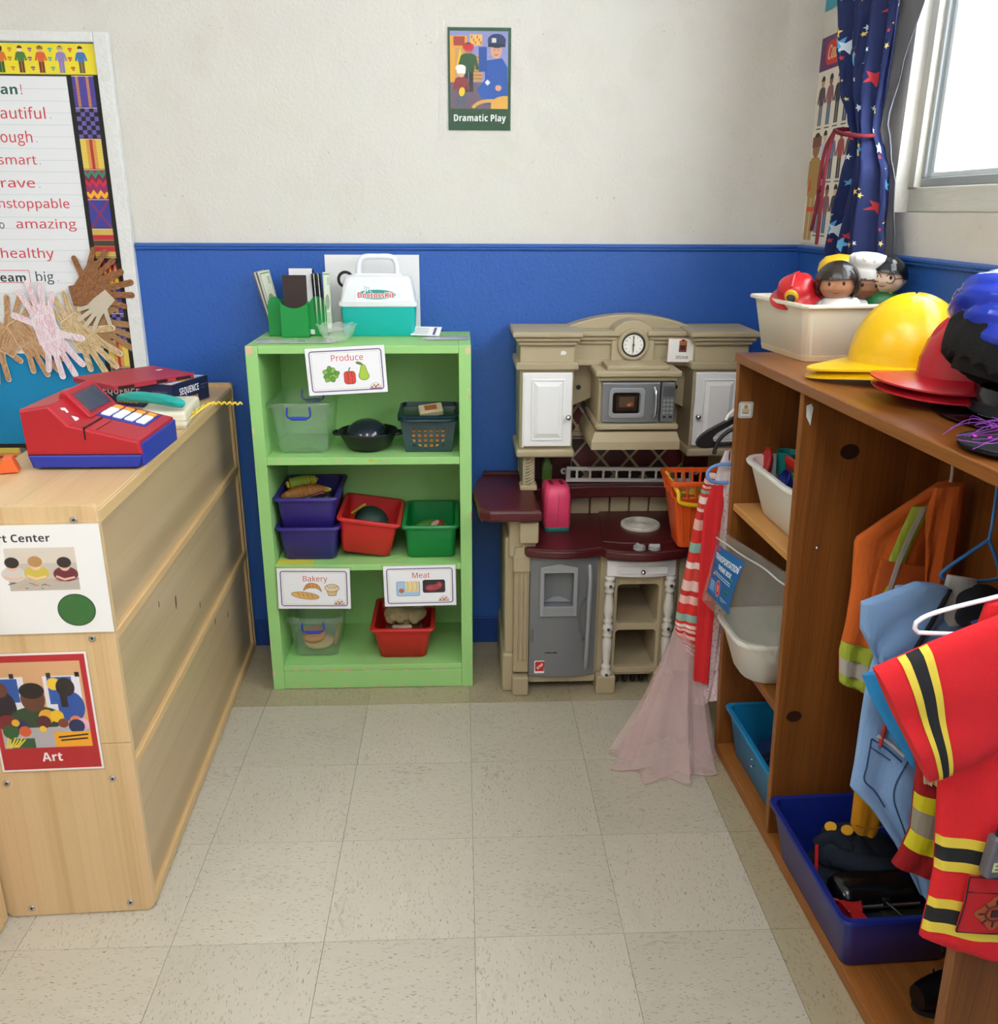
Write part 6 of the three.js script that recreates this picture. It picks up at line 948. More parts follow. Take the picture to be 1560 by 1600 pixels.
const clothIn = (t, name, rows, z, o, m) => putW(t, name, cloth(rows, z, o), m);
// dresses at the far end of the pine shelf
{
  const stripeTex = canvasTex(64, 1024, (x, w, h) => { x.fillStyle = '#e0332e'; x.fillRect(0, 0, w, h); let y = 0; const cs = ['#f2c8c0', '#d8453c', '#f4dcd4', '#e0332e', '#8fb8a8', '#e0332e', '#f0b8ae', '#cf2f2c']; let i = 0; while (y < h) { const b = rr_(14, 46); x.fillStyle = cs[i % 8]; x.fillRect(0, y, w, b); y += b; i++; } });
  const redRib = fabric(0xe0262c, { sheen: 0.4 });
  const rd = hung('dress', 'red and pink striped play dress with a long red sash', 'dress', [0.61, 0.2, 0.2]);
  clothIn(rd, 'bodice', [[[0.605, 0.765], [0.632, 0.765]], [[0.594, 0.72], [0.64, 0.72]], [[0.582, 0.63], [0.645, 0.63]], [[0.567, 0.49], [0.65, 0.49]], [[0.552, 0.36], [0.65, 0.35]], [[0.556, 0.32], [0.648, 0.3]], [[0.585, 0.27], [0.63, 0.245]]], 0.195, { t: 0.022, folds: [2, 0.006, 0.4] }, fabric(0xffffff, { map: stripeTex }));
  clothIn(rd, 'sash', [[[0.598, 0.757], [0.628, 0.76]], [[0.584, 0.695], [0.63, 0.695]], [[0.584, 0.56], [0.63, 0.56]], [[0.588, 0.42], [0.632, 0.42]], [[0.59, 0.3], [0.633, 0.3]], [[0.593, 0.218], [0.635, 0.204]]], 0.272, { t: 0.003, folds: [1, 0.003, 1] }, redRib);
  const floralTex = canvasTex(256, 1024, (x, w, h) => { x.fillStyle = '#ead3d3'; x.fillRect(0, 0, w, h); for (let i = 0; i < 2600; i++) { x.fillStyle = ['#a8747c', '#c8949a', '#7a5560', '#f4e6e4'][i % 4]; x.globalAlpha = 0.7; x.beginPath(); x.arc(rnd() * w, rnd() * h, rr_(1, 3.6), 0, 7); x.fill(); } x.globalAlpha = 1; }, true);
  const fd = hung('dress', 'pale pink floral play dress hanging against the shelf end', 'dress', [0.65, 0.12, 0.235]);
  clothIn(fd, 'gown', [[[0.652, 0.86], [0.664, 0.862]], [[0.648, 0.81], [0.668, 0.81]], [[0.644, 0.68], [0.67, 0.68]], [[0.64, 0.5], [0.672, 0.5]], [[0.634, 0.36], [0.676, 0.36]], [[0.626, 0.24], [0.68, 0.24]], [[0.616, 0.16], [0.682, 0.17]], [[0.612, 0.128], [0.678, 0.15]]], 0.242, { t: 0.014, folds: [2, 0.005, 2] }, fabric(0xffffff, { map: floralTex }));
  clothIn(fd, 'hem_frill', [[[0.628, 0.262], [0.68, 0.262]], [[0.622, 0.25], [0.683, 0.248]], [[0.62, 0.24], [0.684, 0.24]]], 0.25, { t: 0.012, folds: [5, 0.004, 1], nv: 6 }, fabric(0xe6d0ce));
  const cherryTex = canvasTex(128, 128, (x) => { x.fillStyle = '#f0e4e2'; x.fillRect(0, 0, 128, 128); for (let i = 0; i < 12; i++) { x.fillStyle = '#c02a3c'; x.beginPath(); x.arc(rnd() * 128, rnd() * 128, 11, 0, 7); x.fill(); } }, true);
  const ch = hung('apron', 'white apron with red spots behind the blue hanger end', 'apron', [0.63, 0.7, 0.222]);
  clothIn(ch, 'bib', [[[0.64, 0.835], [0.65, 0.84]], [[0.628, 0.80], [0.655, 0.80]], [[0.62, 0.765], [0.655, 0.765]], [[0.628, 0.7], [0.655, 0.7]], [[0.638, 0.56], [0.655, 0.56]]], 0.222, { t: 0.006, folds: [1, 0.002, 0] }, fabric(0xffffff, { map: cherryTex }));
  // pink tulle skirt spreading onto the floor
  const tulle = phys(0xe2c2c0, 0.95, { transparent: true, opacity: 0.3, sheen: 0.3 });
  const tu = hung('tulle_skirt', 'sheer pink tulle skirt trailing onto the floor tiles', 'skirt', [0.58, 0, 0.3]);
  for (const [k, sc] of [[0, 1], [1, 0.82]]) {
    const rings = [], N = 60;
    for (let j = 0; j <= 30; j++) {
      const v = j / 30, y = 0.345 * (1 - v) * (1 - 0.15 * v) + 0.004 + 0.003 * k, e = Math.pow(v, 1.15);
      const cx = 0.592 - 0.062 * e, cz = 0.178 + 0.137 * e, rx = (0.03 + 0.085 * e) * sc, rz = (0.026 + 0.07 * e) * sc, ring = [];
      for (let i = 0; i < N; i++) { const a = i / N * 6.283, f = 1 + (0.10 + 0.12 * v) * Math.sin(a * 9 + k * 2 + v * 1.5) * (0.4 + 0.6 * v) + 0.05 * Math.sin(a * 17 + v * 4); ring.push([cx + rx * f * Math.cos(a) - 0.02 * v * Math.max(0, -Math.cos(a)) * 1.2, Math.max(0.003, y + 0.006 * v * Math.sin(a * 6)), Math.max(cz + rz * f * Math.sin(a), 0.05)]); }
      rings.push(ring);
    }
    putW(tu, k ? 'inner_layer' : 'outer_layer', loft(rings, { ang: 1.2 }), tulle);
  }
  putW(tu, 'hem', tube(Array.from({ length: 60 }, (_, i) => { const a = i / 60 * 6.283, f = 1 + 0.22 * Math.sin(a * 9 + 1.5) + 0.05 * Math.sin(a * 17 + 4); return [0.53 + 0.115 * f * Math.cos(a) - 0.02 * Math.max(0, -Math.cos(a)) * 1.2, 0.004, 0.315 + 0.096 * f * Math.sin(a)]; }), 0.0012, 200, 5, true), phys(0xd8b0b0, 0.9, { transparent: true, opacity: 0.8 }));
  // hangers
  const blk = std(0x141416, 0.4);
  const h1 = thing('clothes_hanger', 'broad black hanger with a white hook sticking out past the shelf end', 'hanger', [0.6, 0.85, 0.235]);
  const arm = new THREE.Shape(); arm.moveTo(0.06, 0.082); arm.lineTo(0.0, 0.05); arm.bezierCurveTo(-0.03, 0.034, -0.046, 0.016, -0.04, 0.004); arm.bezierCurveTo(-0.034, -0.006, -0.01, -0.004, 0.012, 0.0); arm.lineTo(0.06, 0.004); arm.lineTo(0.06, 0.012); arm.lineTo(0.014, 0.01); arm.bezierCurveTo(0.0, 0.012, -0.008, 0.022, 0.012, 0.036); arm.lineTo(0.06, 0.066);
  put(h1, 'arm', poly(arm, 0.008, 0.002), blk); put(h1, 'hook', capTube([[0.03, 0.068, 0.004], [0.036, 0.08, 0.004], [0.05, 0.094, 0.004], [0.062, 0.11, 0.004]], 0.004, 16, 8), std(0xf0efec, 0.4));
  const h2 = thing('clothes_hanger', 'thin curved black hanger below the broad black one', 'hanger', [0.61, 0.84, 0.25]); put(h2, 'arm', capTube([[-0.006, 0.0, 0], [0.0, 0.022, 0], [0.014, 0.042, 0], [0.034, 0.056, 0], [0.05, 0.06, 0]], 0.0052, 24, 8), blk); put(h2, 'tip', sph(0.006, -0.006, -0.002, 0, 10, 8), blk);
  const h3 = thing('clothes_hanger', 'light blue plastic hanger end looping out over the red dress', 'hanger', [0.61, 0.783, 0.246]); put(h3, 'loop', capTube([[0.035, 0.024, 0], [0.01, 0.022, 0], [-0.012, 0.012, 0], [-0.018, -0.004, 0], [-0.01, -0.018, 0], [0.008, -0.024, 0], [0.035, -0.024, 0]], 0.0045, 40, 8), std(0x6a9adc, 0.35)); put(h3, 'bar', capTube([[0.035, 0.024, 0], [0.045, 0.018, 0]], 0.0045, 4, 8), std(0x6a9adc, 0.35));
}
// ---------- bins in the pine shelf ----------
{
  const cream = std(0xe6e5df, 0.4), whiteB = std(0xdcdad2, 0.4), skyB = std(0x1c86bc, 0.35), navyB = std(0x17277c, 0.32);
  const tb = (name, label, m, pos, dims, turn) => { const t = thing(name, label, 'bin', pos, turn, undefined); put(t, 'tub', tub(dims), m); return t; };
  tb('dish_bin', 'white bin of toy dishes on the upper board of the pine shelf', cream, [0.799, 0.7185, 0.453], { w: 0.26, d: 0.305, h: 0.128, wb: 0.2, db: 0.25, r: 0.05, rim: 0.008, rimh: 0.01 }, 0.04);
  tb('storage_tub', 'white bin with rounded corners below the toy dishes', whiteB, [0.75, 0.3305, 0.418], { w: 0.25, d: 0.205, h: 0.118, wb: 0.19, db: 0.16, r: 0.055, rim: 0.007, rimh: 0.012 }, 0.04);
  tb('storage_tub', 'sky blue bin at the bottom of the pine shelf', skyB, [0.8, 0.0305, 0.462], { w: 0.225, d: 0.315, h: 0.135, wb: 0.185, db: 0.275, r: 0.018, rim: 0.008, rimh: 0.009 }, 0.045);
  tb('storage_tub', 'navy blue bin of dressing-up things under the hanging clothes', navyB, [0.797, 0.0305, 0.884], { w: 0.25, d: 0.36, h: 0.136, wb: 0.205, db: 0.315, r: 0.018, rim: 0.008, rimh: 0.01 }, 0.045);
  // dishes
  const plate = (label, c, pos, rx, ry, rz, r = 0.065) => { const t = thing('toy_plate', label, 'plate', pos, ry); t.rotation.order = 'YXZ'; t.rotation.x = rx; t.rotation.z = rz; put(t, 'plate', lathe([[0, 0.002], [r * 0.6, 0.002], [r * 0.72, 0.007], [r * 0.97, 0.012], [r, 0.013], [r * 0.99, 0.009], [r * 0.74, 0.003], [r * 0.6, -0.001], [0, -0.001]], 36), std(c, 0.3)); };
  plate('red toy plate standing at the left of the white dish bin', 0xc02420, [0.71, 0.83, 0.345], 0, -0.12, 1.38, 0.044);
  plate('red toy plate leaning at the right of the white dish bin', 0xd03028, [0.745, 0.826, 0.425], 0, 0.15, -0.95, 0.05); plate('green toy plate under the leaning red one', 0x1f9a58, [0.745, 0.808, 0.475], 0, 0.1, -0.8, 0.045);
  const mug = thing('toy_mug', 'teal toy mug in the white dish bin', 'mug', [0.752, 0.806, 0.35], -1.0); put(mug, 'cup', lathe([[0, 0.002], [0.022, 0.002], [0.024, 0.005], [0.027, 0.058], [0.0285, 0.06], [0.0255, 0.058], [0.022, 0.008], [0, 0.008]], 28), std(0x1f8f86, 0.4)); put(mug, 'handle', tube([[0.025, 0.046, 0], [0.04, 0.045, 0], [0.045, 0.028, 0], [0.038, 0.014, 0], [0.024, 0.014, 0]], 0.0035, 24, 8), std(0x1f8f86, 0.4));
  const bc = thing('toy_cup', 'blue toy cup lying between the teal mug and red plate', 'cup', [0.765, 0.798, 0.395]); bc.rotation.z = 1.2; put(bc, 'cup', lathe([[0, 0], [0.018, 0], [0.023, 0.04], [0.021, 0.04], [0.016, 0.003], [0, 0.003]], 24), std(0x26399c, 0.4)); put(bc, 'band', new THREE.TorusGeometry(0.022, 0.002, 6, 24).rotateX(1.57).translate(0, 0.036, 0), std(0x3048b0, 0.4));
  const kc = thing('toy_pot', 'black toy pot at the back of the white dish bin', 'pot', [0.8, 0.83, 0.38]); put(kc, 'pot', lathe([[0, 0], [0.024, 0], [0.03, 0.03], [0.032, 0.032], [0.028, 0.03], [0.022, 0.004], [0, 0.004]], 24), std(0x1a1a1c, 0.4)); put(kc, 'grip', capTube([[0.03, 0.026, 0], [0.07, 0.05, -0.01]], 0.005, 6, 8), std(0x1a1a1c, 0.4));
  const df = thing('toy_bowl', 'blue toy bowl at the bottom of the white dish bin', 'bowl', [0.803, 0.765, 0.462]); put(df, 'bowl', lathe([[0, 0], [0.05, 0.002], [0.085, 0.035], [0.088, 0.036], [0.05, 0.006], [0, 0.005]], 28), std(0x3a4fa8, 0.4)); put(df, 'saucer', lathe([[0, 0.02], [0.05, 0.02], [0.06, 0.026], [0.05, 0.016], [0, 0.016]], 28), std(0x8a8fa0, 0.4));
  // clear zip pouch with a printed label
  const pch = thing('zip_pouch', 'clear zip pouch labelled Transportation Theme Box standing in the lower white bin', 'pouch', [0.62, 0.45, 0.3]);
  const clr = phys(0xf6f6f2, 0.14, { transmission: 0.9, thickness: 0, ior: 1.35 });
  const Q = (u, v, d) => { const A = [0.596, 0.455, 0.272], B = [0.665, 0.455, 0.632], C = [0.622, 0.652, 0.3], D = [0.678, 0.668, 0.632]; return [0, 1, 2].map((k) => (A[k] * (1 - u) + B[k] * u) * (1 - v) + (C[k] * (1 - u) + D[k] * u) * v + (k === 0 ? d * Math.pow(4 * u * (1 - u) * Math.max(0.02, 1 - v * v), 0.5) + (d < 0 ? 0.004 * Math.sin(v * 5 + u * 6) : 0) : 0)); };
  const surf = (d) => { const rings = []; for (let j = 0; j <= 14; j++) rings.push(Array.from({ length: 21 }, (_, i) => Q(i / 20, j / 14, d))); return loft(rings, { open: true, ang: 1.2 }); };
  putW(pch, 'front_sheet', surf(-0.012), clr); putW(pch, 'back_sheet', surf(0.03), clr);
  putW(pch, 'zip', tube(Array.from({ length: 12 }, (_, i) => { const q = Q(i / 11, 0.9, -0.012); return [q[0] - 0.002, q[1] + 0.002 * Math.sin(i), q[2]]; }), 0.0022, 40, 6), phys(0xf4f4f2, 0.3, { transmission: 0.5, thickness: 0 }));
  const lab = canvasTex(512, 400, (x, w, h) => { x.fillStyle = '#1a66a8'; x.fillRect(0, 0, w, h); x.fillStyle = '#c8344a'; x.fillRect(14, 12, 70, 26); x.fillStyle = '#f2f4f6'; x.font = 'bold 62px sans-serif'; x.textAlign = 'center'; x.fillText('TRANSPORTATION', 256, 100, 460); x.font = 'bold 50px sans-serif'; x.fillText('THEME BOX', 270, 160, 270); x.fillStyle = '#d8e4f0'; for (let i = 0; i < 2; i++) x.fillRect(90, 190 + i * 18, 340, 6); x.fillStyle = '#3f86cc'; x.fillRect(20, 268, 130, 100); x.fillStyle = '#d8e4f0'; for (let i = 0; i < 4; i++) x.fillRect(30, 282 + i * 20, 96, 5); x.fillStyle = '#d83a44'; x.strokeStyle = '#f4f0f0'; x.lineWidth = 4; x.beginPath(); x.ellipse(212, 300, 48, 62, 0, 0, 7); x.fill(); x.stroke(); x.fillStyle = '#f4f0f0'; x.fillRect(188, 278, 48, 7); x.fillRect(190, 296, 44, 7); x.fillRect(196, 314, 34, 7); for (const [a, b, c] of [[50, 150, '#6a2a6a'], [70, 232, '#c83a4a'], [430, 170, '#2f8a5a'], [392, 270, '#2f8a3a']]) { x.fillStyle = c; x.beginPath(); x.roundRect(a - 24, b - 14, 48, 24, 7); x.fill(); x.fillStyle = '#14141c'; x.beginPath(); x.arc(a - 12, b + 12, 7, 0, 7); x.arc(a + 12, b + 12, 7, 0, 7); x.fill(); } x.fillStyle = '#f4f4f4'; x.beginPath(); x.moveTo(70, 200); x.lineTo(86, 224); x.lineTo(60, 224); x.fill(); x.fillRect(280, 340, 150, 5); x.fillRect(300, 356, 70, 4); x.fillRect(470, 40, 24, 10); });
  const lr = []; for (let j = 0; j <= 8; j++) lr.push(Array.from({ length: 13 }, (_, i) => { const q = Q(0.06 + 0.40 * i / 12, 0.16 + 0.68 * j / 8, -0.012); return [q[0] - 0.002, q[1], q[2]]; }));
  const lg = loft(lr, { open: true, ang: 1.2 }); { const uv = lg.attributes.uv; for (let i = 0; i < uv.count; i++) uv.setXY(i, uv.getX(i), uv.getY(i)); }
  putW(pch, 'label', lg, std(0xffffff, 0.5, { map: lab }));
  // toys in the sky blue bin
  for (const [i, lab2, p] of [[0, 'upper silver toy rod in the sky blue bin', [0.745, 0.115, 0.46]], [1, 'lower silver toy rod in the sky blue bin', [0.74, 0.105, 0.475]]]) { const t = thing('toy_rod', lab2, 'toy', p, 0.5); put(t, 'rod', capTube([[-0.06, 0.002, 0], [0.07, 0, 0]], 0.003, 2, 8), chrome); put(t, 'tip', sph(0.005, 0.07, 0, 0, 10, 8), std(0x3a3f48, 0.4)); }
  const sf = thing('folded_cloth', 'blue cloth lying in the sky blue bin', 'cloth', [0.8, 0.075, 0.462]); put(sf, 'cloth', sph(0.1, 0, 0, 0, 26, 14).scale(0.8, 0.34, 1.25), fabric(0x23457e)); put(sf, 'spoon', sph(0.02, -0.06, 0.022, 0.09, 14, 10).scale(1, 0.3, 1.4), chrome);
}
// ---------- on top of the pine shelf ----------
{
  const T = WSH + 0.0008;
  const cb = thing('doll_bin', 'cream bin of toy people dolls on the pine shelf', 'bin', [0.838, T, 0.282], 0.12);
  put(cb, 'tub', tub({ w: 0.262, d: 0.27, h: 0.126, wb: 0.225, db: 0.232, r: 0.02, rim: 0.009, rimh: 0.008, t: 0.003 }), std(0xe9e0cc, 0.4)); put(cb, 'foot_rim', loft([rrect(0.224, 0.23, 0.02, -0.0002), rrect(0.229, 0.236, 0.02, 0.012), rrect(0.226, 0.233, 0.02, 0.013)], { ang: 0.4 }), std(0xd9c09a, 0.5));
  const eyeM = std(0x1c1410, 0.3), skinW = std(0xd9b9a0, 0.45), skinT = std(0xb98262, 0.4), skinB = std(0x8a5a3e, 0.4), hairB = std(0x221915, 0.3), blackH = std(0x0d0d10, 0.22);
  // a doll: rounded one-piece body, ball head with small features; faces +z before turning
  const doll = (label, pos, turn, tilt, skin, cloth, extras) => {
    const t = thing('toy_doll', label, 'doll', pos, turn, 'toy people dolls in the cream bin'); t.rotation.z = tilt[1]; t.rotation.x = tilt[0];
    put(t, 'body', lathe([[0, -0.13], [0.034, -0.13], [0.038, -0.12], [0.042, -0.07], [0.040, -0.045], [0.030, -0.032], [0.016, -0.028], [0, -0.027]], 28), cloth);
    for (const s of [-1, 1]) put(t, 'arm', capTube([[s * 0.036, -0.045, 0.004], [s * 0.046, -0.07, 0.01], [s * 0.042, -0.095, 0.018]], 0.012, 14, 8), cloth);
    const h = put(t, 'head', loft(Array.from({ length: 19 }, (_, j) => { const a = -1.5 + 3.0 * j / 18, y = 0.037 * Math.sin(a), r = 0.041 * Math.cos(a) * (a < 0 ? 1.03 : 1); return Array.from({ length: 28 }, (_, i) => { const q = i / 28 * 6.283; let z = r * Math.sin(q); const fx = r * Math.cos(q); if (z > 0 && Math.abs(fx) < 0.008 && Math.abs(y + 0.004) < 0.008) z += 0.006 * (1 - Math.abs(fx) / 0.008); return [fx, y, z]; }); }), { cap0: true, cap1: true, ang: 1.3 }), skin);
    for (const s of [-1, 1]) { put(h, 'eye', sph(0.0036, 0, 0, 0, 10, 8).scale(1, 1.25, 0.5), eyeM, [s * 0.0145, 0.003, 0.0375]); put(h, 'ear', sph(0.008, 0, 0, 0, 12, 8).scale(0.5, 1, 0.8), skin, [s * 0.041, -0.002, 0]); }
    put(h, 'mouth', capTube([[-0.007, -0.015, 0.0365], [0, -0.0175, 0.0375], [0.007, -0.015, 0.0365]], 0.0011, 10, 6), std(0x8a4038, 0.5));
    extras(t, h); return t;
  };
  // hair shell: a cap cut so that the face stays open
  const hairShell = (r, low, fringe) => { const rings = []; for (let j = 0; j <= 14; j++) { const a0 = 1.5; const ring = []; for (let i = 0; i < 40; i++) { const q = i / 40 * 6.283, front = Math.max(0, Math.sin(q)); const bot = low + (fringe - low) * Math.min(1, Math.max(0, (Math.sin(q) - 0.5) / 0.14)); const a = a0 + (bot - a0) * j / 14, sc = 1 + 0.04 * Math.sin(q * 14) * (j / 14) * 0.4; ring.push([r * sc * Math.cos(a) * Math.cos(q) * 1.02, r * Math.sin(a), r * sc * Math.cos(a) * Math.sin(q) * 1.02]); } rings.push(ring); } return loft(rings, { cap0: true, ang: 1 }); };
  doll('doll with long dark brown hair and a white coat in the cream bin', [0.818, 1.252, 0.352], -0.42, [0.1, 0.12], skinT, std(0xece8e4, 0.4), (t, h) => { put(h, 'hair', hairShell(0.0475, -0.75, 0.28), std(0x2c2220, 0.25)); put(t, 'collar', lathe([[0.012, -0.04], [0.026, -0.036], [0.014, -0.025]], 20), std(0x2a6a58, 0.5)); put(t, 'cross', merge([bb(-0.006, 0.006, -0.002, 0.002, 0, 0.001), bb(-0.002, 0.002, -0.006, 0.006, 0, 0.001)]), std(0xc02a30, 0.5), [-0.02, -0.06, 0.038]); });
  doll('doll with a white chef hat in the cream bin', [0.893, 1.245, 0.318], -0.1, [0.05, -0.05], skinB, std(0xe6e4e2, 0.4), (t, h) => { put(h, 'hair', hairShell(0.0435, -0.2, 0.35), hairB); const hat = put(h, 'hat', lathe([[0.037, 0.014], [0.041, 0.016], [0.041, 0.036], [0.036, 0.038], [0.041, 0.046], [0.042, 0.056], [0.036, 0.066], [0.02, 0.07], [0, 0.07]], 32), std(0xe9e6e2, 0.5)); put(hat, 'pleats', merge(Array.from({ length: 12 }, (_, i) => sph(0.009, 0.034 * Math.cos(i * 0.5236), 0.056, 0.034 * Math.sin(i * 0.5236), 10, 8))), std(0xe9e6e2, 0.5)); });
  doll('doll with short black hair, round glasses and a green shirt in the cream bin', [0.934, 1.262, 0.333], -0.55, [0, -0.08], skinW, std(0x1c6a34, 0.4), (t, h) => { put(h, 'hair', hairShell(0.0465, 0.0, 0.3), blackH); for (const s of [-1, 1]) put(h, 'lens_ring', new THREE.TorusGeometry(0.0095, 0.0009, 6, 24), eyeM, [s * 0.0145, 0.001, 0.0405]); put(h, 'bridge', capTube([[-0.005, 0.002, 0.042], [0.005, 0.002, 0.042]], 0.0008, 2, 5), eyeM); put(h, 'temple', capTube([[0.024, 0.002, 0.039], [0.041, 0.003, 0.01]], 0.0008, 4, 5), eyeM); put(t, 'apron', lathe([[0.0425, -0.12], [0.0436, -0.07], [0.036, -0.046]], 16), std(0xd8b42a, 0.5)).rotation.y = 0; put(t, 'strap', capTube([[-0.014, -0.046, 0.034], [-0.02, -0.03, 0.014]], 0.003, 6, 6), std(0xd8b42a, 0.5)); put(t, 'strap', capTube([[0.014, -0.046, 0.034], [0.02, -0.03, 0.014]], 0.003, 6, 6), std(0xd8b42a, 0.5)); });
  doll('doll with a red fire hat lying at the left of the cream bin', [0.752, 1.212, 0.30], -0.5, [0.55, 0.4], skinW, std(0x2a2a30, 0.5), (t, h) => { put(h, 'hair', hairShell(0.0425, 0.0, 0.4), hairB); const hat = put(h, 'hat', lathe([[0.06, 0.008], [0.061, 0.011], [0.044, 0.016], [0.042, 0.03], [0.036, 0.046], [0.02, 0.055], [0, 0.056]], 32), std(0xc21f26, 0.3)); put(hat, 'shield', sph(0.016, 0, 0, 0, 14, 10).scale(1, 1.1, 0.4), std(0xd8a820, 0.4), [0, 0.03, 0.04]); put(hat, 'shield_face', sph(0.011, 0, 0, 0, 14, 10).scale(1, 1, 0.4), std(0x3a3a3c, 0.4), [0, 0.029, 0.0435]); put(hat, 'crest', capTube([[0, 0.05, 0.03], [0, 0.06, 0], [0, 0.048, -0.032]], 0.004, 14, 8), std(0xc21f26, 0.3)); });
  doll('doll with a yellow cap behind the chef doll in the cream bin', [0.872, 1.253, 0.222], 0.2, [-0.05, 0.05], skinT, std(0x20345c, 0.5), (t, h) => { put(h, 'hair', hairShell(0.043, 0.0, 0.35), hairB); put(h, 'hat', lathe([[0.046, 0.016], [0.047, 0.02], [0.043, 0.036], [0.03, 0.05], [0, 0.055]], 28), std(0xe0b820, 0.4)); });
  doll('dark haired doll lying low at the back of the cream bin', [0.775, 1.213, 0.235], 0.1, [-0.6, 0.5], skinB, std(0x1c2c50, 0.5), (t, h) => { put(h, 'hair', hairShell(0.0455, -0.4, 0.3), std(0x14161c, 0.3)); });
  // yellow hard hats, one inside the other
  const hard = (label, pos, turn, rz) => {
    const t = thing('hard_hat', label, 'helmet', pos, turn, 'yellow hard hats nested together'); t.rotation.z = rz; const y = std(0xf0c005, 0.28);
    const prof = (q, a) => { const ridge = 0.004 * Math.exp(-Math.pow(Math.sin(q) / 0.12, 2)) + 0.003 * Math.exp(-Math.pow((Math.abs(Math.sin(q)) - 0.33) / 0.09, 2)); return ridge * Math.sin(Math.max(0, a)); };
    const rings = []; for (let j = 0; j <= 16; j++) { const a = j / 16 * 1.54; rings.push(Array.from({ length: 56 }, (_, i) => { const q = i / 56 * 6.283, r = Math.cos(a), e = prof(q, a); return [(0.108 * r) * Math.cos(q), 0.022 + 0.128 * Math.sin(a) + e, 0.085 * r * Math.sin(q)]; })); }
    put(t, 'shell', loft(rings, { cap1: true, ang: 0.8 }), y);
    const rim = []; for (let i = 0; i < 56; i++) { const q = i / 56 * 6.283, f = Math.max(0, -Math.cos(q)), pk = Math.pow(f, 2.2) * 0.062; rim.push([q, pk, f]); }
    const R = (dr, y0) => rim.map(([q, pk, f]) => [(0.108 + dr) * Math.cos(q) - (dr > 0 ? pk : 0), y0 - (dr > 0 ? pk * 0.28 : 0), (0.085 + dr * (1 - 0.0 * f)) * Math.sin(q)]);
    put(t, 'brim', loft([R(0, 0.024), R(0.012, 0.02), R(0.0125, 0.016), R(-0.003, 0.02)], { ang: 0.8 }), y);
  };
  hard('upper yellow plastic hard hat on the pine shelf', [0.845, T + 0.018, 0.66], -0.35, 0.0); hard('lower yellow plastic hard hat showing only its brim', [0.843, T + 0.0032, 0.661], -0.35, 0.0);
  // red fire hats, one inside the other
  const fire = (label, pos, turn, rz) => {
    const t = thing('fire_hat', label, 'helmet', pos, turn, 'red fire hats nested together'); t.rotation.z = rz; const m = std(0xb91a28, 0.25);
    const crown = []; for (const [r, y0, sx] of [[0.066, 0.02, 0], [0.065, 0.048, 0.001], [0.062, 0.08, 0.008], [0.052, 0.11, 0.02], [0.036, 0.129, 0.034], [0.016, 0.137, 0.044]]) crown.push(Array.from({ length: 40 }, (_, i) => { const q = i / 40 * 6.283; return [sx + r * 1.1 * Math.cos(q), y0, r * 0.95 * Math.sin(q)]; }));
    put(t, 'crown', loft(crown, { cap1: true, ang: 0.8 }), m);
    const B = (k, dy) => Array.from({ length: 48 }, (_, i) => { const q = i / 48 * 6.283, back = Math.max(0, -Math.cos(q)), w = k * (0.034 + 0.04 * Math.pow(back, 1.6)); return [(0.0726 + w) * Math.cos(q), 0.02 - k * (0.012 + 0.004 * Math.cos(q * 2)) + k * 0.016 * Math.pow(back, 2) - k * 0.008 * Math.abs(Math.sin(q)) + dy, (0.0627 + w) * Math.sin(q)]; });
    put(t, 'brim', loft([B(0, 0.001), B(0.6, 0.001), B(1, 0.001), B(1, -0.002), B(0.6, -0.002), B(0, -0.002)], { ang: 0.9 }), m);
    put(t, 'crest', capTube([[-0.06, 0.06, 0], [-0.045, 0.098, 0], [-0.01, 0.129, 0], [0.04, 0.14, 0]], 0.005, 20, 8), m);
  };
  fire('upper red plastic fire hat beside the yellow hard hats', [0.84, T + 0.030, 0.868], -0.35, 0.02); fire('lower red plastic fire hat, only its brim showing', [0.843, T + 0.0145, 0.87], -0.42, 0.02);
  // black patent brim and furry band with a shiny blue crown: police style hat
  const pol = thing('police_hat', 'shiny blue vinyl hat with a black furry band at the right edge of the picture', 'hat', [0.79, T, 1.04]); pol.rotation.z = -0.22;
  const vinyl = std(0x1a36b4, 0.14), fur = fabric(0x0c0c0e, { bumpMap: rep(nFine, 8), bumpScale: 0.003, sheen: 0.1 });
  const nz = (a, b) => Math.sin(a * 3.1 + b * 5.3) * 0.5 + Math.sin(a * 7.7 - b * 3.9 + 1.3) * 0.3 + Math.abs(Math.sin(a * 5.1 + b * 9.7)) * 0.5;
  const br = []; for (let j = 0; j <= 30; j++) { const a = -0.6 + 2.15 * j / 30; br.push(Array.from({ length: 70 }, (_, i) => { const q = i / 70 * 6.283, k = 1 + 0.13 * nz(q * 0.6, a * 0.8) + 0.03 * Math.abs(Math.sin(q * 5 + a * 3)); return [0.105 * k * Math.cos(a) * Math.cos(q) + 0.005, 0.165 + 0.075 * k * Math.sin(a), 0.105 * k * Math.cos(a) * Math.sin(q)]; })); }
  put(pol, 'crown', loft(br, { cap0: true, cap1: true, ang: 0.6 }), vinyl);
  const band = []; for (let j = 0; j <= 40; j++) { const q = j / 40 * 6.283; band.push(Array.from({ length: 14 }, (_, i) => { const a = i / 14 * 6.283, r = 0.024 + 0.003 * Math.sin(q * 21 + a * 3); return [(0.088 + r * 0.55 * Math.cos(a)) * Math.cos(q), 0.1 + r * 1.5 * Math.sin(a) - 0.03 * Math.cos(q), (0.088 + r * 0.55 * Math.cos(a)) * Math.sin(q)]; })); }
  put(pol, 'band', loft(band, { ang: 1.3 }), fur);
  put(pol, 'lining', lathe([[0, 0.07], [0.075, 0.075], [0.08, 0.13], [0, 0.14]], 24), matte(0x111114));
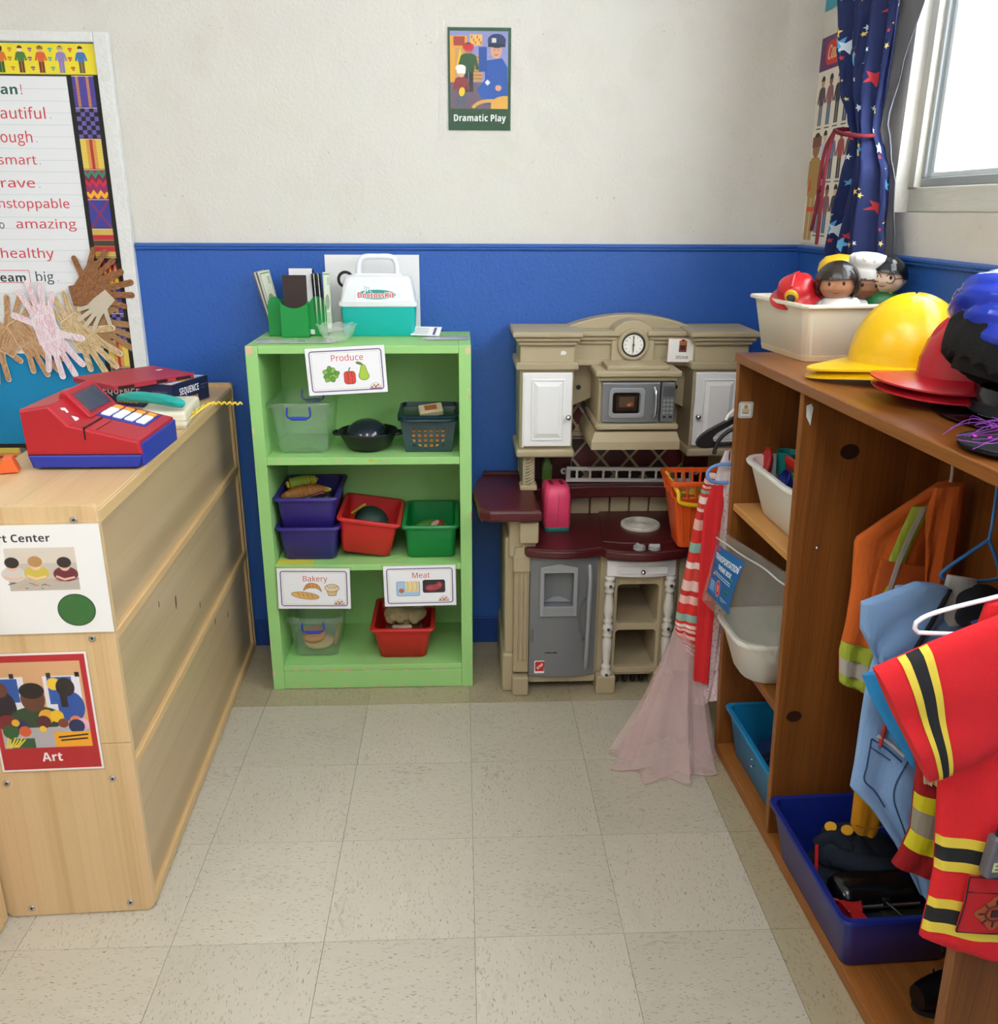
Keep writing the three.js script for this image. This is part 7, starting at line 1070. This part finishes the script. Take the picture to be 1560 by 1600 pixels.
  const wb = thing('black_hat', 'glossy black hat lying flat under the fire hats', 'hat', [0.875, T, 0.985]);
  put(wb, 'brim', lathe([[0, 0.002], [0.06, 0.0012], [0.115, 0.004], [0.117, 0.007], [0.07, 0.008], [0.066, 0.012], [0.062, 0.05], [0.05, 0.056], [0, 0.057]], 48).scale(1, 1, 1.35), std(0x0b0c10, 0.2)); put(wb, 'ribbon', cyl(0.0665, 0.068, 0.016, 0, 0.02, 0, 40).scale(1, 1, 1.35), std(0x141a24, 0.5));
  // purple net and black felt hat with glitter
  const ph = thing('witch_hat', 'black felt party hat with purple net and pink glitter at the shelf edge', 'hat', [0.765, T, 1.185], 0.4);
  put(ph, 'brim', lathe([[0, 0.002], [0.05, 0.001], [0.085, 0.006], [0.086, 0.012], [0.05, 0.014], [0.02, 0.022], [0, 0.024]], 36), fabric(0x121214)); const net = []; for (let i = 0; i < 90; i++) { const a = rr_(0, 6.283), r = rr_(0.03, 0.11), b = a + rr_(-0.8, 0.8); net.push(tube([[r * 0.3 * Math.cos(a), 0.02 + rr_(0, 0.03), r * 0.3 * Math.sin(a)], [r * 0.7 * Math.cos(b), 0.02 + rr_(0, 0.025), r * 0.7 * Math.sin(b)], [r * Math.cos(a + 0.3), 0.013 + rr_(0, 0.008), r * Math.sin(a + 0.3)]], 0.0006, 8, 3)); }
  const nt = put(ph, 'net', merge(net), std(0x8a3aa8, 0.6)); nt.userData.kind = 'stuff';
  for (let i = 0; i < 14; i++) { const a = rnd() * 6.283, r = rr_(0.02, 0.075); put(ph, 'sequin', cyl(0.003, 0.003, 0.0006, 0, 0, 0, 8), std(0xd838b8, 0.2), [r * Math.cos(a), 0.022, r * Math.sin(a)], [rr_(-0.5, 0.5), 0, rr_(-0.5, 0.5)]); }
  const fn = thing('feather_wrap', 'beige knitted scrap beside the purple net', 'scarf', [0.84, T, 1.16]); put(fn, 'wrap', sph(0.03, 0, 0.016, 0, 20, 12).scale(1.2, 0.52, 0.9), fabric(0xb8a58c)); put(fn, 'fringe', capTube([[-0.03, 0.01, 0.01], [-0.045, 0.004, 0.02]], 0.003, 4, 6), fabric(0xb8a58c));
  // sticker badge on the shelf end
  const bd = thing('clear_sticker', 'small clear sticker with a printed badge on the far shelf panel', 'sticker', [0.66, 0.952, 0.2875], 0.045);
  const bt = canvasTex(128, 128, (x) => { x.fillStyle = '#d8d4cc'; x.fillRect(0, 0, 128, 128); x.fillStyle = '#c8803a'; x.beginPath(); x.arc(64, 34, 22, 0, 7); x.fill(); x.fillStyle = '#a8b8b0'; x.fillRect(20, 52, 88, 50); x.fillStyle = '#c8b83a'; x.fillRect(46, 60, 28, 24); x.fillStyle = '#b84a3a'; x.fillRect(30, 92, 66, 10); });
  put(bd, 'backing', poly(roundShape(-0.018, 0.018, -0.02, 0.02, 0.006), 0.0006), phys(0xf0f0ee, 0.2, { transmission: 0.5, thickness: 0 })); put(bd, 'print', new THREE.PlaneGeometry(0.026, 0.03), std(0xffffff, 0.4, { map: bt }), [0, 0, 0.0009]);
}
// ---------- clothes hanging in the pine shelf ----------
{
  const lim = std(0xa8b83a, 0.7), grey = std(0xb8b4ac, 0.6), yel = std(0xd9bf3e, 0.75), blk = matte(0x18181a);
  const V_ = (rows, z, v0, v1, off, o = {}) => cloth(rows, z, { ...o, v0, v1, off, nv: 8 }), U_ = (rows, z, u0, u1, off, o = {}) => cloth(rows, z, { ...o, u0, u1, off, nu: 6 });
  // orange safety vest
  const vr = [[[0.886, 0.907], [0.922, 0.914]], [[0.844, 0.877], [0.93, 0.884]], [[0.794, 0.841], [0.935, 0.846]], [[0.744, 0.801], [0.938, 0.774]], [[0.747, 0.757], [0.938, 0.694]], [[0.751, 0.697], [0.936, 0.653]], [[0.75, 0.622], [0.93, 0.583]], [[0.744, 0.559], [0.92, 0.512]], [[0.753, 0.486], [0.89, 0.439]], [[0.793, 0.468], [0.861, 0.433]]];
  const vo = { t: 0.016, folds: [2, 0.008, 0.5] }, ves = thing('safety_vest', 'orange safety vest with lime and silver bands hanging at the back', 'vest', [0.85, 0.45, 0.76]);
  const vz = 0.76; putW(ves, 'cloth', cloth(vr, vz, vo), fabric(0xd2641f));
  putW(ves, 'band', V_(vr, vz, 0.74, 0.80, 0.0025, vo), lim); putW(ves, 'band', V_(vr, vz, 0.8, 0.855, 0.0025, vo), grey); putW(ves, 'band', V_(vr, vz, 0.855, 0.905, 0.0025, vo), lim);
  const sb = [[[0.835, 0.872], [0.872, 0.872]], [[0.82, 0.82], [0.855, 0.82]], [[0.805, 0.76], [0.838, 0.76]], [[0.795, 0.69], [0.826, 0.69]]], so = { t: 0.002, folds: [0.4, 0.002, 0] }; putW(ves, 'shoulder_band', cloth(sb, vz + 0.025, so), lim); putW(ves, 'shoulder_stripe', U_(sb, vz + 0.0275, 0.36, 0.66, 0.002, so), grey);
  putW(ves, 'pocket', cloth([[[0.79, 0.765], [0.93, 0.74]], [[0.785, 0.73], [0.93, 0.7]], [[0.782, 0.68], [0.93, 0.64]]], vz + 0.024, { t: 0.004, folds: [0.6, 0.003, 1] }), fabric(0xc65a1a)); putW(ves, 'collar', cloth([[[0.87, 0.912], [0.925, 0.92]], [[0.86, 0.86], [0.932, 0.85]], [[0.875, 0.77], [0.936, 0.76]], [[0.885, 0.7], [0.93, 0.69]]], vz + 0.03, { t: 0.012, folds: [1.2, 0.01, 2] }), fabric(0xcc5f1c));
  const hgr = (label, z, c, x0, y0, w) => { const h = thing('clothes_hanger', label, 'hanger', [0.905, y0, z]), m = std(c, 0.35); put(h, 'hook', capTube([[0.01, 0.012, 0], [0.01, 0.045, 0], [0.0, 0.985 - y0 + 0.016 - 0.012, 0], [-0.012, 0.985 - y0 + 0.0205, 0], [-0.026, 0.985 - y0 + 0.008, 0]], 0.003, 40, 8), m); put(h, 'frame', capTube([[0.01, 0.012, 0], [w, -0.05, 0], [w, -0.062, 0], [x0, -0.062, 0], [x0 - 0.006, -0.054, 0], [x0, -0.045, 0], [0.01, 0.012, 0]], 0.0035, 80, 8), m); };
  hgr('white hanger inside the orange vest', vz, 0xdedbd4, -0.06, 0.89, 0.04);
  // sky blue work shirt with printed pockets
  const sbod = [[[0.765, 0.76], [0.91, 0.746]], [[0.747, 0.684], [0.918, 0.668]], [[0.726, 0.586], [0.92, 0.568]], [[0.719, 0.512], [0.915, 0.467]], [[0.714, 0.424], [0.915, 0.39]], [[0.706, 0.376], [0.913, 0.327]], [[0.747, 0.338], [0.913, 0.279]], [[0.8, 0.262], [0.914, 0.244]], [[0.83, 0.205], [0.905, 0.225]], [[0.849, 0.168], [0.86, 0.173]]];
  const ssl = [[[0.782, 0.78], [0.846, 0.769]], [[0.738, 0.763], [0.846, 0.711]], [[0.691, 0.744], [0.819, 0.66]], [[0.696, 0.691], [0.777, 0.622]], [[0.729, 0.636], [0.743, 0.62]]];
  const blue = fabric(0x86abd8), bz = 0.9, bo = { t: 0.014, folds: [1.6, 0.008, 1.2], swing: 0.11 };
  const sh = thing('work_shirt', 'light blue work shirt with drawn pockets and a red pen', 'shirt', [0.83, 0.1, bz]);
  putW(sh, 'body', cloth(sbod, bz, bo), blue); putW(sh, 'sleeve', cloth(ssl, bz + 0.03, { t: 0.014, folds: [1, 0.004, 0.4] }), blue);
  const navyL = std(0x2c4a72, 0.8), line = (pts, r = 0.0016) => putW(sh, 'seam_print', tube(pts, r, 30, 5), navyL);
  const on = (x, y, d = 0.022) => { // point on the shirt front
    for (let k = 0; k <= 200; k++) { const v = k / 200, [A, B] = clothRow(sbod, v), u = (x - A[0]) / (B[0] - A[0]), yy = A[1] + (B[1] - A[1]) * u; if (yy <= y) { const p = Math.pow(Math.max(0, 4 * u * (1 - u)), 0.4), f = bo.folds[1] * (Math.sin(u * 6.283 * bo.folds[0] + bo.folds[2] + v * 2.2) * (0.35 + 0.65 * v) + 0.5 * Math.sin(u * 6.283 * bo.folds[0] * 2.3 + v * 5 + bo.folds[2] * 2) * v); return [x, y, bz + bo.t * p + f * p + 0.0012 + bo.swing * v]; } } return [x, y, bz + d];
  };
  line([on(0.738, 0.475), on(0.733, 0.42), on(0.729, 0.395), on(0.752, 0.37), on(0.772, 0.34)]); line([on(0.738, 0.475), on(0.77, 0.452), on(0.797, 0.43)]); line([on(0.738, 0.458), on(0.778, 0.43)], 0.001); line([on(0.812, 0.44), on(0.788, 0.385), on(0.785, 0.36), on(0.808, 0.3), on(0.825, 0.255)]);
  putW(sh, 'pocket_note', tube([on(0.746, 0.482), on(0.774, 0.464), on(0.8, 0.442)], 0.004, 16, 4), matte(0xe8e6e2)); putW(sh, 'printed_pen', tube([on(0.765, 0.515), on(0.76, 0.488), on(0.755, 0.46)], 0.004, 10, 6), std(0xc8302c, 0.6));
  putW(sh, 'collar_print', tube([[0.846, 0.768, bz + 0.036], [0.83, 0.74, bz + 0.045], [0.81, 0.69, bz + 0.046], [0.795, 0.65, bz + 0.044]], 0.0042, 20, 6), matte(0x14161c));
  putW(sh, 'collar', cloth([[[0.845, 0.79], [0.9, 0.78]], [[0.84, 0.74], [0.915, 0.735]], [[0.855, 0.69], [0.91, 0.69]]], bz + 0.022, { t: 0.004, folds: [0.6, 0.003, 0] }), matte(0xd6d6d2));
  hgr('blue plastic hanger holding the light blue shirt', bz + 0.012, 0x3f86d0, -0.06, 0.84, 0.04);
  // small sky blue cuff of a second shirt
  const sk = thing('shirt', 'bright sky blue shirt edge between the work shirt and the red coat', 'shirt', [0.75, 0.44, 0.99]);
  putW(sk, 'cloth', cloth([[[0.682, 0.63], [0.84, 0.66]], [[0.704, 0.585], [0.76, 0.6]], [[0.75, 0.511], [0.815, 0.53]], [[0.796, 0.445], [0.838, 0.46]], [[0.808, 0.429], [0.82, 0.433]]], 0.99, { t: 0.008, folds: [1, 0.003, 0] }), fabric(0x2f9ae0));
  // black badge tie under the blue shirt: stethoscope-like cord and dark scarf
  const sc = thing('dark_scarf', 'black and blue patterned scarf bundled behind the red coat', 'scarf', [0.9, 0.72, 0.965]); putW(sc, 'bundle', loft(Array.from({ length: 17 }, (_, j) => { const a = -1.5 + 3 * j / 16; return Array.from({ length: 24 }, (_, i) => { const q = i / 24 * 6.283, k = 1 + 0.14 * Math.sin(q * 5 + a * 4); return [0.885 + 0.04 * k * Math.cos(a) * Math.cos(q), 0.745 + 0.045 * Math.sin(a), 0.97 + 0.03 * k * Math.cos(a) * Math.sin(q)]; }); }), { cap0: true, cap1: true, ang: 1 }), fabric(0x121420)); putW(sc, 'pattern', tube([[0.858, 0.73, 0.995], [0.875, 0.74, 1.002], [0.89, 0.73, 1.002]], 0.003, 12, 5), std(0x3a4a9c, 0.6));
  // dark red jacket sleeve with yellow and grey bands
  const dr = [[[0.76, 0.508], [0.825, 0.516]], [[0.768, 0.482], [0.837, 0.48]], [[0.771, 0.429], [0.849, 0.413]], [[0.776, 0.361], [0.857, 0.331]], [[0.763, 0.306], [0.849, 0.272]], [[0.754, 0.285], [0.847, 0.252]]];
  const dj = thing('jacket', 'dark red jacket sleeve with yellow and grey bands behind the red coat', 'jacket', [0.8, 0.25, 1.06]), dz = 1.06, dO = { t: 0.02, folds: [1, 0.003, 0.2] };
  putW(dj, 'sleeve', cloth(dr, dz, dO), fabric(0xa8141c)); putW(dj, 'band', V_(dr, dz, 0.36, 0.46, 0.0025, dO), std(0xe0d21c, 0.6)); putW(dj, 'band', V_(dr, dz, 0.46, 0.6, 0.0025, dO), std(0xa09888, 0.6)); putW(dj, 'band', V_(dr, dz, 0.6, 0.72, 0.0025, dO), std(0xe0d21c, 0.6)); putW(dj, 'cuff_lining', cloth([[[0.764, 0.512], [0.8, 0.518]], [[0.772, 0.47], [0.802, 0.468]]], dz + 0.024, { t: 0.002, nv: 4 }), fabric(0xd8c49a));
  putW(dj, 'body', cloth([[[0.885, 0.86], [0.93, 0.86]], [[0.862, 0.8], [0.945, 0.8]], [[0.85, 0.6], [0.95, 0.6]], [[0.85, 0.42], [0.95, 0.42]], [[0.855, 0.3], [0.95, 0.3]]], dz - 0.012, { t: 0.016, folds: [1.5, 0.005, 1] }), fabric(0xa8141c)); putW(dj, 'shoulder', cloth([[[0.87, 0.82], [0.93, 0.8]], [[0.82, 0.66], [0.89, 0.64]], [[0.77, 0.512], [0.84, 0.512]]], dz, { t: 0.018, folds: [1, 0.003, 0.2] }), fabric(0xa8141c));
  hgr('dark hanger carrying the dark red jacket behind the red coat', dz - 0.012, 0x2a2a2e, -0.03, 0.86, 0.035);
  // red fire coat in front
  const cs = [[[0.655, 0.959], [0.68, 0.792]], [[0.624, 0.956], [0.647, 0.769]], [[0.58, 0.937], [0.614, 0.741]], [[0.536, 0.917], [0.592, 0.734]], [[0.507, 0.902], [0.579, 0.728]], [[0.473, 0.885], [0.565, 0.723]]];
  const cbd = [[[0.612, 0.955], [0.727, 0.992]], [[0.594, 0.857], [0.77, 0.871]], [[0.591, 0.732], [0.808, 0.722]], [[0.602, 0.639], [0.83, 0.622]], [[0.611, 0.567], [0.847, 0.549]], [[0.611, 0.514], [0.859, 0.495]], [[0.609, 0.451], [0.874, 0.43]], [[0.659, 0.427], [0.878, 0.414]]];
  const cz = 1.4, red = fabric(0xd31a22), ct = thing('fire_coat', 'bright red fire coat with yellow and black bands at the right edge', 'coat', [0.7, 0.41, cz]);
  const co = { t: 0.018, folds: [1.6, 0.006, 2.4] }, cso = { t: 0.02, folds: [1, 0.004, 0] };
  putW(ct, 'body', cloth(cbd, cz, co), red); putW(ct, 'sleeve', cloth(cs, cz + 0.025, cso), red);
  putW(ct, 'sleeve_band', V_(cs, cz + 0.025, 0.62, 0.685, 0.002, cso), yel); putW(ct, 'sleeve_band', V_(cs, cz + 0.025, 0.685, 0.79, 0.002, cso), blk); putW(ct, 'sleeve_band', V_(cs, cz + 0.025, 0.79, 0.845, 0.002, cso), yel);
  for (const [a, b] of [[0.458, 0.565], [0.692, 0.822]]) { const d = (b - a); putW(ct, 'body_band', V_(cbd, cz, a, a + d * 0.28, 0.002, co), yel); putW(ct, 'body_band', V_(cbd, cz, a + d * 0.28, a + d * 0.7, 0.002, co), blk); putW(ct, 'body_band', V_(cbd, cz, a + d * 0.7, b, 0.002, co), yel); }
  const pz = cz + 0.0275;
  putW(ct, 'pocket', cloth([[[0.645, 0.574], [0.73, 0.568]], [[0.645, 0.53], [0.732, 0.522]], [[0.642, 0.484], [0.734, 0.476]]], pz - 0.002, { t: 0.003, folds: [0.5, 0.001, 0] }), fabric(0xc01820));
  for (const p of [[[0.645, 0.574], [0.69, 0.571], [0.73, 0.568]], [[0.645, 0.574], [0.645, 0.53], [0.642, 0.484]], [[0.645, 0.55], [0.69, 0.547], [0.73, 0.544]], [[0.642, 0.484], [0.69, 0.48], [0.734, 0.476]]]) putW(ct, 'pocket_line', tube(p.map((q, i) => [q[0], q[1], pz + (i === 1 ? 0.0012 : -0.0005)]), 0.001, 10, 5), blk);
  const mc = new THREE.Shape(); for (let i = 0; i < 48; i++) { const a = i / 48 * 6.283, r = 0.022 + 0.006 * Math.cos(a * 4) * Math.abs(Math.cos(a * 2)); mc[i ? 'lineTo' : 'moveTo'](r * Math.cos(a), r * Math.sin(a)); }
  const ex = 0.687, ey = 0.516, ez = pz + 0.0022, em = putW(ct, 'emblem', poly(mc, 0.0008).translate(ex, ey, ez), std(0x9a4a20, 0.7)), EP = [ex - 0.7, ey - 0.41, ez - cz + 0.001];
  put(em, 'emblem_ring', new THREE.TorusGeometry(0.012, 0.0016, 6, 30), std(0x5a1614, 0.7), EP); put(em, 'emblem_rays', merge(Array.from({ length: 8 }, (_, i) => bb(-0.001, 0.001, 0.014, 0.022, 0, 0.0008).rotateZ(i * Math.PI / 4))), matte(0x3a1010), EP); put(em, 'emblem_core', merge([bb(-0.005, 0.005, -0.006, 0.006, 0, 0.0008), bb(-0.002, 0.008, 0.0, 0.0026, 0, 0.0012)]), matte(0x3a1010), EP);
  const rd = thing('toy_radio', 'grey toy walkie-talkie clipped to the red fire coat', 'radio', [0.671, 0.585, cz + 0.037], 0.1); rd.rotation.z = -0.06;
  put(rd, 'body', rbox(0.042, 0.062, 0.018, 0.005, 0, 0.031, 0), std(0x5c5a60, 0.5)); for (let i = 0; i < 5; i++) put(rd, 'speaker_slat', bb(-0.012, 0.012, -0.0008, 0.0008, 0, 0.001), matte(0x2a2a2e), [0.002, 0.056 - i * 0.0045, 0.0091]); put(rd, 'label', bb(-0.015, 0.015, -0.007, 0.007, 0, 0.0008), std(0xb8c088, 0.6), [0.0, 0.02, 0.0091]); put(rd, 'label_text', merge([bb(-0.012, 0.009, 0.002, 0.0036, 0, 0.0005), bb(-0.012, 0.011, -0.0036, -0.002, 0, 0.0005)]), matte(0x3a4a30), [0, 0.02, 0.0099]); put(rd, 'antenna', cyl(0.0035, 0.0045, 0.018, -0.011, 0.07, 0, 12), matte(0x1c1c1e));
  { const h = thing('clothes_hanger', 'white wire hanger poking out of the red coat', 'hanger', [0.735, 0.985, cz]), m = std(0xe6e6ea, 0.35); put(h, 'hook', capTube([[0, 0.012, 0], [0, 0.035, 0], [0.012, 0.052, 0], [0.004, 0.066, 0], [-0.01, 0.062, 0]], 0.0026, 30, 8), m); put(h, 'frame', capTube([[0, 0.012, 0], [-0.1, -0.018, 0], [-0.195, -0.046, 0.0], [-0.206, -0.056, 0], [-0.203, -0.066, 0], [-0.19, -0.068, 0], [0.14, -0.068, 0], [0.145, -0.058, 0], [0, 0.012, 0]], 0.003, 90, 8), m); }
  // hanging yellow cuff behind the blue shirt
  const yc = thing('yellow_sleeve', 'golden yellow sleeve end hanging into the navy bin', 'sleeve', [0.8, 0.19, 0.86]); putW(yc, 'sleeve', cloth([[[0.765, 0.36], [0.82, 0.36]], [[0.768, 0.28], [0.825, 0.28]], [[0.77, 0.215], [0.828, 0.21]], [[0.778, 0.2], [0.822, 0.193]]], 0.865, { t: 0.018, folds: [1, 0.003, 0] }), fabric(0xd6920e)); putW(yc, 'body', cloth([[[0.84, 0.735], [0.9, 0.735]], [[0.825, 0.69], [0.905, 0.69]], [[0.79, 0.55], [0.905, 0.55]], [[0.768, 0.35], [0.9, 0.36]]], 0.868, { t: 0.012, folds: [1.2, 0.004, 0] }), fabric(0xd6920e)); putW(yc, 'cuff_seam', tube([[0.77, 0.228, 0.884], [0.8, 0.222, 0.889], [0.828, 0.224, 0.884]], 0.0012, 12, 5), matte(0xa86f0c));
}
// ---------- in the navy bin ----------
{
  const nav = fabric(0x14202e, { sheen: 0.1 }), z0 = 0.0305;
  const lump = (name, label, cat, pos, sx, sy, sz, m, part, k = 0.12) => { const t = thing(name, label, cat, pos); put(t, part, loft(Array.from({ length: 21 }, (_, j) => { const a = -1.5 + 3 * j / 20; return Array.from({ length: 36 }, (_, i) => { const q = i / 36 * 6.283, w = 1 + k * Math.sin(q * 3 + a * 2.5) + k * 0.6 * Math.sin(q * 7 - a * 4); return [sx * w * Math.cos(a) * Math.cos(q), sy * (1 + k * Math.sin(q * 4 + 1)) * Math.sin(a), sz * w * Math.cos(a) * Math.sin(q)]; }); }), { cap0: true, cap1: true, ang: 1.1 }), m); return t; };
  const jk = lump('folded_uniform', 'dark navy uniform with yellow buttons folded in the navy bin', 'uniform', [0.815, 0.108, 0.812], 0.08, 0.042, 0.07, nav, 'cloth', 0.1);
  for (const [x, y, z] of [[-0.046, 0.0375, -0.028], [-0.02, 0.0455, -0.006]]) put(jk, 'button', cyl(0.0125, 0.0125, 0.004, 0, 0, 0, 20), std(0xd8a01c, 0.5), [x, y, z], [0.25, 0, 0.3]);
  put(jk, 'sleeve', capTube([[-0.06, 0.02, 0.05], [-0.02, 0.025, 0.075], [0.04, 0.02, 0.08]], 0.02, 20, 10), nav); put(jk, 'fold', capTube([[-0.075, 0.012, -0.01], [-0.05, 0.034, 0.0], [-0.03, 0.03, 0.03]], 0.014, 16, 8), nav);
  const bg = thing('black_bag', 'glossy black toy bag with a silver bar in the navy bin', 'bag', [0.8, 0.085, 0.935], 0.05); put(bg, 'bag', loft([rrect(0.15, 0.07, 0.02, 0), rrect(0.17, 0.08, 0.02, 0.012), rrect(0.172, 0.078, 0.02, 0.035), rrect(0.16, 0.06, 0.02, 0.05), rrect(0.14, 0.03, 0.012, 0.056)], { cap0: true, cap1: true, ang: 0.8 }), std(0x0c0c0e, 0.2)); put(bg, 'bar', capTube([[-0.075, 0.03, 0.046], [0.07, 0.03, 0.046]], 0.0035, 2, 8), chrome); put(bg, 'clasp', rbox(0.016, 0.02, 0.01, 0.003, 0.002, 0.036, 0.044), std(0x1a1a1c, 0.25)); put(bg, 'strap', capTube([[0.0, 0.04, 0.05], [0.02, 0.035, 0.085], [0.035, 0.045, 0.12], [0.045, 0.06, 0.145], [0.05, 0.03, 0.165]], 0.003, 30, 6), std(0x101012, 0.3));
  const rt = thing('red_holster', 'red and black toy tool handle in the navy bin', 'toy', [0.735, 0.1, 1.0], 0.1); const rm = std(0xa81c20, 0.4); put(rt, 'handle', loft([[[-0.018, 0, 0.035], [0.018, 0, 0.035], [0.018, 0.018, 0.035], [-0.018, 0.018, 0.035]], [[-0.012, 0.004, 0.0], [0.012, 0.004, 0.0], [0.012, 0.02, 0.0], [-0.012, 0.02, 0.0]], [[-0.02, 0.008, -0.03], [0.03, 0.008, -0.03], [0.03, 0.022, -0.03], [-0.02, 0.022, -0.03]]], { cap0: true, cap1: true, ang: 0.5 }), rm); put(rt, 'guard', capTube([[-0.045, 0.016, -0.045], [-0.018, 0.018, -0.035], [-0.012, 0.02, 0.0]], 0.003, 14, 6), rm); put(rt, 'guard', capTube([[0.012, 0.02, 0.0], [0.03, 0.02, -0.032], [0.06, 0.016, -0.03]], 0.003, 14, 6), rm);
  const rs = thing('red_strip', 'red plastic toy blade along the side of the navy bin', 'toy', [0.708, 0.12, 0.86], 0.0); put(rs, 'blade', poly([[-0.035, -0.01], [0.03, 0.0], [0.035, 0.018], [-0.03, 0.012]], 0.005, 0.001).rotateY(1.2), rm);
  const gb = thing('clipboard', 'olive green board lying in the navy bin', 'board', [0.85, 0.094, 1.0], 0.08); put(gb, 'board', rbox(0.1, 0.006, 0.075, 0.002), std(0x34361c, 0.5)); put(gb, 'edge', rbox(0.102, 0.004, 0.006, 0.001, 0, 0.001, 0.038), std(0xa8a878, 0.6));
  const cd = thing('coiled_cord', 'black coiled cord by the red handle in the navy bin', 'cord', [0.775, 0.1, 1.02]); put(cd, 'coil', tube(Array.from({ length: 60 }, (_, i) => [i * 0.0006 - 0.02, 0.008 * Math.sin(i * 0.9) + 0.008, 0.008 * Math.cos(i * 0.9)]), 0.0015, 240, 5), std(0x141416, 0.4));
  const fi = thing('folded_cloth', 'dark navy trousers lying under the uniform in the navy bin', 'cloth', [0.797, 0.068, 0.884]); put(fi, 'cloth', sph(0.12, 0, 0, 0, 28, 14).scale(0.8, 0.26, 1.25), nav); put(fi, 'strap', capTube([[-0.06, 0.02, 0.05], [0, 0.032, 0.03], [0.06, 0.02, 0.06]], 0.006, 12, 6), matte(0x0e0e12));
  const so = thing('toy_shoe', 'black dress-up shoe with a silver bar beside the navy bin', 'shoe', [0.872, 0.0305, 1.128], -1.35);
  put(so, 'upper', loft(Array.from({ length: 15 }, (_, j) => { const u = j / 14, w = 0.036 * Math.pow(Math.sin(Math.PI * (0.1 + 0.8 * u)), 0.5), h = 0.055 - 0.012 * u; return Array.from({ length: 18 }, (_, i) => { const q = i / 18 * 6.283; return [w * Math.cos(q), 0.008 + Math.max(0, 0.5 * h + 0.5 * h * Math.sin(q)), -0.09 + 0.17 * u]; }); }), { cap0: true, cap1: true, ang: 1 }), std(0x0d0d0f, 0.28)); put(so, 'sole', poly((() => { const q = new THREE.Shape(); q.absellipse(0, 0, 0.037, 0.088, 0, 6.283); return q; })(), 0.008).rotateX(-Math.PI / 2).translate(0, 0.0005, -0.004), matte(0x1a1a1c)); put(so, 'bar', bb(-0.003, 0.003, 0.014, 0.044, -0.001, 0.002), chrome, [-0.034, 0, 0.02], [0, -1.3, 0]);
}
scene.traverse((o) => { if (o.isMesh) { o.castShadow = true; o.receiveShadow = true; } });
renderer.render(scene, camera);
